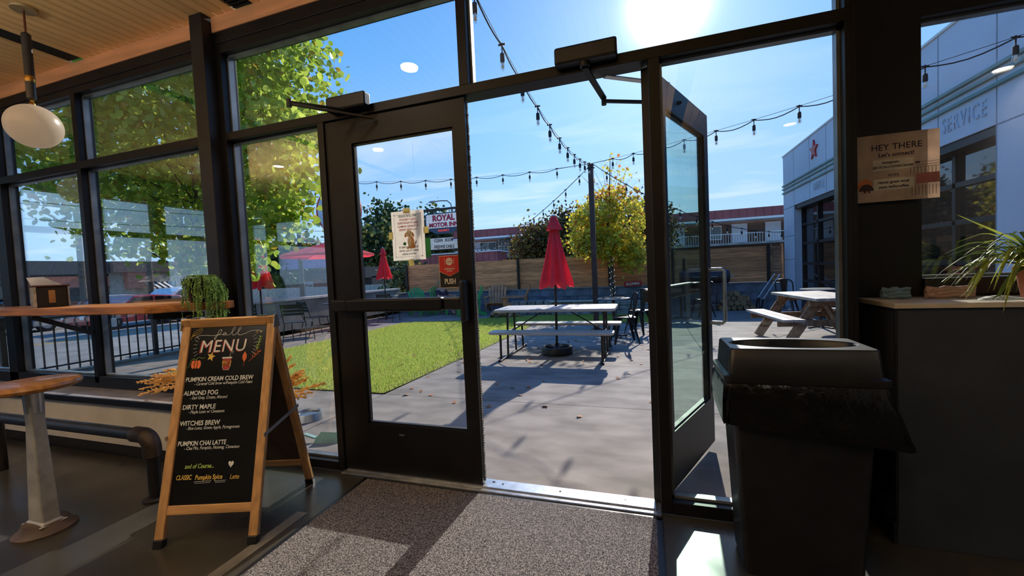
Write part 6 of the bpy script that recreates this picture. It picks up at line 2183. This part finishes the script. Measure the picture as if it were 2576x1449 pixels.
for x_ in (-12.0, -7.2, -4.6, 1.4, 5.4, 11.5):
    w = MB()
    w.box(x_ - 0.75, x_ + 0.75, 1.12, 1.2, 2.75, 3.75)
    f_ = w.build('room_window', WHITEP, mo)
    MB().box(x_ - 0.70, x_ - 0.03, 1.10, 1.13, 2.80, 3.70).build('pane', DKGLASS, f_)
    MB().box(x_ + 0.03, x_ + 0.70, 1.10, 1.13, 2.80, 3.70).build('pane', CURT, f_)
for (a, b) in ((-14.5, -11.3), (-9.0, 16)):
    MB().box(a, b, -0.15, -0.11, 3.02, 3.06).build('balcony_rail', WHITEP, mo)
    x_ = a
    bb = MB()
    while x_ < b:
        bb.box(x_, x_ + 0.02, -0.14, -0.12, 2.42, 3.04)
        x_ += 0.16
    bb.build('balusters', WHITEP, mo)['kind'] = 'stuff'
# fieldstone pier
MB().box(-10.95, -9.85, 0.6, 1.25, -0.6, 3.95).build('stone_pier', MORTAR, mo)
rr__ = random.Random(4)
z = 2.3
while z < 3.9:
    x_ = -10.95
    h_ = rr__.uniform(0.16, 0.26)
    while x_ < -9.9:
        w_ = min(rr__.uniform(0.18, 0.34), -9.86 - x_)
        c_ = (x_ + w_ / 2, z + h_ / 2)
        poly = [(c_[0] + (w_ / 2 - 0.01) * math.cos(q * PI / 4 + 0.3) * rr__.uniform(0.9, 1.12), c_[1] + (h_ / 2) * math.sin(q * PI / 4 + 0.3) * rr__.uniform(0.85, 1.05)) for q in range(8)]
        MB().prism(poly, 0.08, Matrix.Translation((0, 0.6, 0)) @ Matrix.Rotation(PI / 2, 4, 'X')).build('stone', FIELD, mo)
        x_ += w_
    z += h_
# lower purple annex in front
an_ = thing('maroon_annex', 'low maroon metal roof annex just above the fence at left', 'building', (0, 0, 0))
MB().box(-17.5, -9.7, 27.0, 29.2, -0.6, 2.72).build('annex_wall', MAROON, an_)
MB().box(-17.5, -9.6, 26.9, 29.3, 2.72, 2.80).build('annex_cap', WHITEP, an_)
for i in range(16):
    MB().box(-17.4 + i * 0.5, -17.37 + i * 0.5, 26.96, 27.0, 0.5, 2.72).build('annex_seam', MAROON, an_)
kg = thing('kettle_grill', 'turquoise kettle grill on the motel balcony', 'grill', (-8.35, 29.6, 2.42))
MB().lathe([(0.02, 0.72), (0.22, 0.60), (0.28, 0.48), (0.22, 0.34), (0.02, 0.26)], 20).build('kettle', TEALP, kg, smooth=True)
for k_ in range(3):
    MB().tube([(0.12 * math.cos(k_ * 2.1), 0.12 * math.sin(k_ * 2.1), 0.34), (0.26 * math.cos(k_ * 2.1), 0.26 * math.sin(k_ * 2.1), 0)], 0.015, 6).build('leg', GUNMETAL, kg)

# ---- motel sign on its pole
ms = thing('motel_sign', 'white and crimson ROYAL MOTOR INN roadside sign with letter board', 'sign', (0, 0, 0))
SY = 30.0
P1_ = at(1073, 538, Y=SY)
hexo = [(-17.35, 5.15), (-17.35, 6.30), (-17.2, 6.45), (-13.95, 6.45), (-13.8, 6.30), (-13.8, 5.15), (-14.9, 4.68), (-16.3, 4.68)]
SM = Matrix.Translation((0, SY, 0)) @ Matrix.Rotation(PI / 2, 4, 'X')
MB().prism(hexo, 0.35, Matrix.Translation((0, 0.35, 0)) @ SM).build('sign_cabinet', mat('sign_slate', S(70, 84, 104), 0.6), ms)
MB().prism([(-17.22, 5.18), (-17.22, 6.25), (-17.1, 6.36), (-14.05, 6.36), (-13.93, 6.25), (-13.93, 5.18)], 0.03, Matrix.Translation((0, 0.0, 0)) @ SM).build('sign_face', mat('sign_face', S(240, 236, 226), 0.5, emis=(1, .97, .92), estr=0.12), ms)
MP_ = lambda x_, z: frame((x_, SY - 0.05, z), (1, 0, 0), (0, 0, 1))
text('ROYAL', 0.70, MP_(-15.55, 5.78), CRIMSON, 'lettering', ms, 'CENTER', 0.01, 0, 0.03, 0.95)
text('MOTOR INN', 0.50, MP_(-15.55, 5.27), CRIMSON, 'lettering', ms, 'CENTER', 0.01, 0, 0.022, 0.98)
text('VACANCY', 0.24, frame((-15.6, SY - 0.03, 4.86), (1, 0, 0), (0, 0, 1)), mat('neon_red', S(255, 70, 60), 0.4, emis=(1, .12, .1), estr=0.4), 'lettering', ms, 'CENTER', 0.01, 0, 0.004, 0.95)
MB().box(-17.45, -13.4, SY - 0.1, SY + 0.1, 6.68, 6.85).build('top_beam', BLACK2, ms)
for x_ in (-16.6, -14.4):
    MB().box(x_ - 0.05, x_ + 0.05, SY + 0.1, SY + 0.2, 6.4, 6.7).build('hanger', BLACK2, ms)
MB().box(-14.55, -14.40, SY + 0.35, SY + 0.50, -0.6, 6.8).build('pole', mat('sign_pole', S(120, 140, 160), 0.6), ms)
MB().box(-17.05, -13.95, SY - 0.02, SY + 0.15, 3.28, 4.36).build('letter_board_frame', BLACK2, ms)
MB().box(-16.98, -14.02, SY - 0.05, SY - 0.02, 3.34, 4.30).build('letter_board', mat('letter_board', S(214, 208, 192), 0.5, emis=(1, .97, .9), estr=0.08), ms)
text('CLEAN   ROOMS', 0.38, MP_(-15.55, 3.97), INK, 'lettering', ms, 'CENTER', 0.01, 0, 0.008, 0.70)
text('FREEWIE CABLE', 0.38, MP_(-15.6, 3.42), INK, 'lettering', ms, 'CENTER', 0.01, 0, 0.008, 0.72)

# ---- streetlight, poles
stl = thing('street_light', 'cobra-head street light above the motel sign', 'street light', (-18.6, 38, 0))
MB().tube([(0, 0, -0.6), (0, 0, 8.1)], [0.11, 0.07], 10).build('pole', GUNMETAL, stl)
MB().tube([(0, 0, 8.0), (-0.1, 0, 8.6), (-0.5, 0, 8.98), (-1.3, 0, 9.05), (-2.0, 0, 9.05)], 0.05, 8).build('arm', GUNMETAL, stl, smooth=True)
MB().lathe([(0.02, -0.5), (0.16, -0.3), (0.18, 0.1), (0.06, 0.45)], 12, Matrix.Translation((-2.3, 0, 9.03)) @ Matrix.Rotation(-PI / 2, 4, 'Y') @ Matrix.Diagonal((0.7, 1, 1, 1))).build('lamp_head', CAST, stl, smooth=True)
for (x_, y_, h_, lab) in ((-29.0, 15.6, 9.0, 'wooden utility pole across the street, left of center'), (-19.3, 18.0, 4.9, 'wooden utility pole with transformer beyond the street wall'), (-29.0, 12.3, 9.0, 'wooden utility pole across the street seen between window bars')):
    up_ = thing('utility_pole', lab, 'utility pole', (x_, y_, -0.6))
    MB().tube([(0, 0, 0), (0, 0, h_)], [0.16, 0.11], 10).build('pole', BARKD, up_)
    MB().box(-0.06, 0.06, -1.1, 1.1, h_ - 0.7, h_ - 0.58).build('cross_arm', BARKD, up_)
    MB().lathe([(0.16, 0), (0.18, 0.05), (0.18, 0.5), (0.16, 0.55)], 12, Matrix.Translation((0.3, 0, h_ - 1.9))).build('transformer', CAST, up_)
pwl = thing('power_lines', 'thin black overhead power lines along the street', 'power lines', (0, 0, 0))
for (y0_, z0_, z1_) in ((0, 7.7, 7.7), (0.4, 7.5, 7.5), (0.8, 6.6, 6.6), (-0.6, 5.8, 5.8)):
    MB().tube([(-29.0 + y0_ * 0.5, -30 + 3.0 * i, z0_ - 0.8 * math.sin(PI * ((i % 13) / 13)) ** 2) for i in range(27)], 0.018, 4).build('line', WIRE, pwl)

# ---- round road sign
rsn = thing('round_sign', 'big round pale roadside sign with red rim on a teal stand', 'sign', (-18.0, 20, 5.62))
RS = frame((0, 0, 0), (1, 0.1, 0), (0, 0, 1))
MB(RS).prism([(1.62 * math.cos(i * PI / 20), 1.62 * math.sin(i * PI / 20)) for i in range(40)], -0.2, Matrix.Translation((0, 0, -0.02))).build('rim', mat('rim_red', S(200, 90, 76), 0.6), rsn)
MB(RS).prism([(1.45 * math.cos(i * PI / 20), 1.45 * math.sin(i * PI / 20)) for i in range(40)], 0.03, Matrix.Translation((0, 0, 0.0))).build('sign_disc', mat('disc_pale', S(200, 214, 226), 0.6), rsn)
MB(RS).prism([(-1.5, -0.6), (0, -1.2), (1.5, -0.6), (0.35, -2.2), (0.35, -6.2), (-0.35, -6.2), (-0.35, -2.2)], -0.15, Matrix.Translation((0, 0, -0.25))).build('stand', mat('stand_teal', S(92, 150, 170), 0.6), rsn)

# ---- gas canopy with partial lettering
gs = thing('fuel_canopy', 'blue and white fuel station canopy lettered Chev behind the street', 'canopy', (0, 0, 0))
GY = 60.0
A_, B_, C_ = at(880, 660, Y=GY), at(1000, 660, Y=GY), at(1078, 655, Y=GY)
BLU = mat('canopy_blue', S(40, 104, 170), 0.5)
MB().box(A_.x - 8, B_.x + 0.8, GY, GY + 9, 2.95, 4.15).build('canopy_band', BLU, gs)
MB().box(B_.x + 0.8, C_.x + 1, GY, GY + 9, 3.1, 4.2).build('canopy_end', mat('canopy_white', S(206, 218, 232), 0.5), gs)
MB().box(A_.x - 8, C_.x, GY - 0.05, GY, 2.85, 2.98).build('canopy_lip', WHITEP, gs)
tp = at(934, 668, Y=GY)
text('Chev', 1.35, frame((tp.x, GY - 0.06, 3.10), (1, 0, 0), (0, 0, 1)), WHITEP, 'lettering', gs, 'LEFT', 0.01, 0, 0.03, 0.95)
for x_ in (A_.x - 4, A_.x + 3, B_.x - 1):
    MB().box(x_, x_ + 0.5, GY + 3, GY + 3.5, -0.6, 2.95).build('canopy_column', WHITEP, gs)
MB().box(A_.x - 8, B_.x, GY + 14, GY + 18, -0.6, 2.6).build('shop', mat('shop_tan', S(170, 150, 124), 0.7), gs)

# ---- delivery truck
TY = 42.0
ta, tb, tc_ = at(908, 740, Y=TY), at(928, 740, Y=TY), at(957, 740, Y=TY)
tz = at(930, 688, Y=TY).z
tk = thing('delivery_truck', 'white box delivery truck on the street left of the furled umbrella', 'truck', (0, 0, 0))
MB().box(tb.x - 0.2, tc_.x + 1.4, TY, TY + 2.2, 0.0, tz + 0.1).build('cargo_box', mat('truck_white', S(216, 222, 230), 0.5), tk, bevel=0.04)
MB().prism([(0, -0.35), (0, 0.55), (0.45, 1.25), (1.6, 1.25), (1.6, -0.35)], 2.0, Matrix.Translation((ta.x - 1.3, TY + 2.1, 0.2)) @ Matrix.Rotation(PI / 2, 4, 'X')).build('cab', mat('cab_white', S(216, 222, 230), 0.4), tk, bevel=0.04)
MB().box(ta.x - 0.75, ta.x + 0.05, TY + 0.07, TY + 0.1, 0.75, 1.30).build('cab_window', DKGLASS, tk)
for x_ in (ta.x - 0.6, tc_.x + 0.3):
    MB().tube([(x_, TY - 0.05, 0.0), (x_, TY + 0.25, 0.0)], 0.42, 20).build('wheel', PLASTIC, tk)

# ---- service yard building across the street, seen past the umbrella
yb = thing('yard_building', 'low dark roofed building with brick-red pier beyond the street wall', 'building', (0, 0, 0))
YY = 26.0
q = [at(x_, y_, Y=YY) for x_, y_ in ((700, 685), (842, 672), (722, 700), (760, 732), (842, 745))]
MB().box(q[0].x - 1, q[1].x + 3, YY, YY + 6, q[1].z - 1.0, q[1].z - 0.1).build('flat_roof', mat('roof_dark', S(74, 74, 74), 0.8), yb)
MB().box(q[0].x - 1, q[1].x + 3, YY + 0.8, YY + 5.5, -0.6, q[1].z - 0.9).build('yard_wall', mat('yard_dark', S(56, 60, 60), 0.8), yb)
p_ = at(737, 720, Y=YY - 0.1)
MB().box(p_.x, p_.x + 3.0, YY - 0.1, YY + 0.8, -0.2, q[1].z - 0.95).build('brick_pier', mat('pier_red', S(140, 76, 62), 0.8), yb)
MB().box(p_.x + 0.9, p_.x + 2.2, YY - 0.14, YY - 0.1, 0.55, 1.05).build('notice_board', WHITEP, yb)
MB().box(q[1].x - 2.5, q[1].x + 3, YY - 3, YY - 2.9, q[1].z - 0.1, q[1].z + 1.1).build('billboard', mat('billboard_violet', S(140, 130, 170), 0.7), yb)
yw = thing('yard_wall', 'pale rendered yard wall beyond the street', 'wall', (0, 0, 0))
a_ = at(640, 745, Y=14)
MB().box(a_.x - 12, a_.x + 6.2, 18.0, 18.2, -0.6, 0.75).build('wall_panel', mat('yard_pale', S(176, 170, 158), 0.8), yw)

# ---- shops across the street (left)
sh = thing('shop_row', 'grey shop block with salmon panel across the street, far left', 'building', (0, 0, 0))
SX = -24.0
SHOP = Matrix.Translation((-0.356, 0.814, -0.478)) @ Matrix.Scale(1.402, 4)     # shops drawn at 5/7 size, set back across the street
MB(SHOP).box(SX - 8, SX, -14, 10.9, 1.85, 2.55).build('roof_band', mat('shop_roof', S(96, 92, 88), 0.8), sh)
MB(SHOP).box(SX - 8, SX - 0.3, -14, 10.9, -0.6, 1.9).build('shop_wall', mat('shop_grey', S(120, 116, 110), 0.8), sh)
MB(SHOP).box(SX - 0.3, SX, 8.2, 10.9, 1.35, 1.95).build('salmon_panel', mat('salmon', S(206, 120, 92), 0.8), sh)
MB(SHOP).box(SX - 0.32, SX - 0.28, 4.5, 7.9, 0.0, 1.6).build('shop_window', DKGLASS, sh)
MB(SHOP).box(SX - 0.32, SX - 0.28, 8.6, 10.4, 0.0, 1.3).build('shop_window', DKGLASS, sh)
sh2 = thing('shop_row', 'brown roofed shop with striped awning and barred window across the street', 'building', (0, 0, 0))
MB(SHOP).box(SX - 8, SX + 0.2, 11.0, 14.0, 2.0, 2.55).build('roof_band', mat('shop_brown', S(132, 104, 88), 0.8), sh2)
MB(SHOP).box(SX - 8, SX - 0.2, 11.0, 19.0, -0.6, 2.05).build('shop_wall', mat('shop_tan2', S(178, 168, 152), 0.8), sh2)
MB(SHOP).box(SX - 0.3, SX + 0.1, 11.6, 12.4, 1.2, 2.0).build('salmon_panel', mat('salmon2', S(206, 130, 104), 0.8), sh2)
for i in range(8):
    y_ = 12.3 + i * 0.14
    MB(SHOP).add([(SX - 0.2, y_, 1.5), (SX - 0.2, y_ + 0.14, 1.5), (SX + 0.5, y_ + 0.14, 1.15), (SX + 0.5, y_, 1.15), (SX + 0.5, y_, 1.0), (SX + 0.5, y_ + 0.14, 1.0)], [(0, 1, 2, 3), (3, 2, 5, 4)]).build('awning_stripe', WHITEP if i % 2 else GUNMETAL, sh2)
f_ = MB(SHOP).box(SX - 0.2, SX - 0.12, 13.0, 14.0, 0.45, 1.5).build('barred_window', mat('window_pale', S(206, 210, 206), 0.5), sh2)
for i in range(5):
    MB(SHOP).box(SX - 0.12, SX - 0.09, 13.1 + i * 0.2, 13.13 + i * 0.2, 0.45, 1.5).build('bar', BLACK2, f_)
for z in (0.7, 0.98, 1.25):
    MB(SHOP).box(SX - 0.12, SX - 0.09, 13.0, 14.0, z, z + 0.03).build('bar', BLACK2, f_)
MB(SHOP).box(SX + 2.5, SX + 2.7, 9.8, 17.0, -0.6, 0.45).build('block_wall', mat('block_pale', S(166, 180, 186), 0.8), sh2)


# ---- parked and passing cars
def car(label, loc, rz, paint, suv=False):
    t = thing('car', label, 'car', loc, rz)
    h1, h2 = (0.95, 1.72) if suv else (0.82, 1.42)
    prof = [(-2.25, 0.28), (-2.28, 0.62), (-2.1, h1 - 0.05), (-1.2, h1 + 0.02), (-0.55, h2 - 0.02), (0.2, h2), (1.35, h2 - 0.08 if suv else h2 - 0.12), (2.05, h1 + 0.1), (2.25, h1 - 0.1), (2.28, 0.28)]
    vs = [(x_, y_ * (0.86 if z > h1 + 0.1 else 0.9), z) for y_ in (-1, 1) for x_, z in prof]
    n = len(prof)
    fs = [tuple(range(n)), tuple(range(n, 2 * n))[::-1]] + [(i, i + n, (i + 1) % n + n, (i + 1) % n) for i in range(n)]
    MB().add(vs, fs).build('body', paint, t, bevel=0.05, seg=2)
    for sy_ in (-1, 1):
        MB().prism([(-1.05, h1 + 0.05), (-0.55, h2 - 0.10), (0.15, h2 - 0.08), (0.15, h1 + 0.05)], 0.01, Matrix.Translation((0, sy_ * 0.885 + 0.005, 0)) @ Matrix.Rotation(PI / 2, 4, 'X')).build('side_window', DKGLASS, t)
        MB().prism([(0.25, h1 + 0.05), (0.25, h2 - 0.08), (1.25, h2 - 0.16), (1.75, h1 + 0.1)], 0.01, Matrix.Translation((0, sy_ * 0.885 + 0.005, 0)) @ Matrix.Rotation(PI / 2, 4, 'X')).build('side_window', DKGLASS, t)
        for x_ in (-1.4, 1.4):
            w_ = MB().tube([(x_, sy_ * 0.72, 0.33), (x_, sy_ * 0.93, 0.33)], 0.33, 24).build('wheel', PLASTIC, t)
            MB().tube([(x_, sy_ * 0.90, 0.33), (x_, sy_ * 0.94, 0.33)], 0.20, 10).build('hub_cap', STEEL, w_)
    MB().box(-2.29, -2.2, -0.75, -0.5, 0.55, 0.68).build('head_lamp', WHITEP, t)
    MB().box(-2.29, -2.2, 0.5, 0.75, 0.55, 0.68).build('head_lamp', WHITEP, t)
    MB().box(2.2, 2.3, -0.8, -0.5, 0.6, 0.75).build('tail_lamp', REDP, t)
    MB().box(2.2, 2.3, 0.5, 0.8, 0.6, 0.75).build('tail_lamp', REDP, t)
    return t


car('white car parked across the street behind the potted plant', (-23.3, 14.3, -0.55), PI / 2 + PI, mat('car_white', S(226, 230, 232), 0.25, coat=0.6), True)
car('dark blue car on the street at the far left', (-25.4, 7.4, -0.55), PI / 2, mat('car_blue', S(40, 62, 92), 0.25, coat=0.6))
car('red car on the street seen under the bar shelf', (-21.6, 10.6, -0.55), PI / 2, mat('car_red', S(176, 36, 40), 0.25, coat=0.6))
car('silver car further along the street past the blue one', (-28.6, 13.2, -0.55), PI / 2, mat('car_silver', S(168, 172, 176), 0.25, coat=0.6))

# ---- distant trees
bushy('street_tree', 'dark green tree left of the dog notice, beyond the canopy', at(948, 625, Y=38), (3.2, 2.5, 2.9), 3000, DKGREEN, (0.22, 0.40), 51, trunk=-0.6, m2=YELGRN)
bushy('street_tree', 'dark green tree rising behind the dog notice', at(975, 590, Y=42), (2.4, 2.5, 3.4), 2600, DKGREEN, (0.22, 0.40), 52, trunk=-0.6)
bushy('street_tree', 'dark conifer-like tree between the notice and the motel sign', at(1080, 605, Y=44), (1.4, 1.5, 3.6), 2200, DKGREEN, (0.22, 0.38), 53, trunk=-0.6)
bushy('street_tree', 'rounded green tree behind the motel letter board', at(1125, 600, Y=46), (2.6, 2.5, 2.9), 2200, DKGREEN, (0.24, 0.42), 54, trunk=-0.6, m2=YELGRN)
bushy('street_tree', 'yellowing round tree above the yard building', at(760, 665, Y=36), (4.2, 3, 2.1), 3000, YELGRN, (0.24, 0.42), 55, trunk=-0.6, m2=mat('ochre_leaf', S(176, 150, 84), 0.7, trans=0.4))
bushy('street_tree', 'dark leafy tree beside the closed umbrella at the left window', at(690, 670, Y=24), (2.3, 2, 1.9), 3000, DKGREEN, (0.14, 0.26), 56, trunk=-0.6)
bushy('patio_shrub', 'bushy dark green shrub between umbrella and fence end', (-8.6, 13.0, 0.75), (0.75, 0.6, 0.95), 1800, DKGREEN, (0.08, 0.14), 57, trunk=-0.5, cat='shrub', m2=YELGRN)
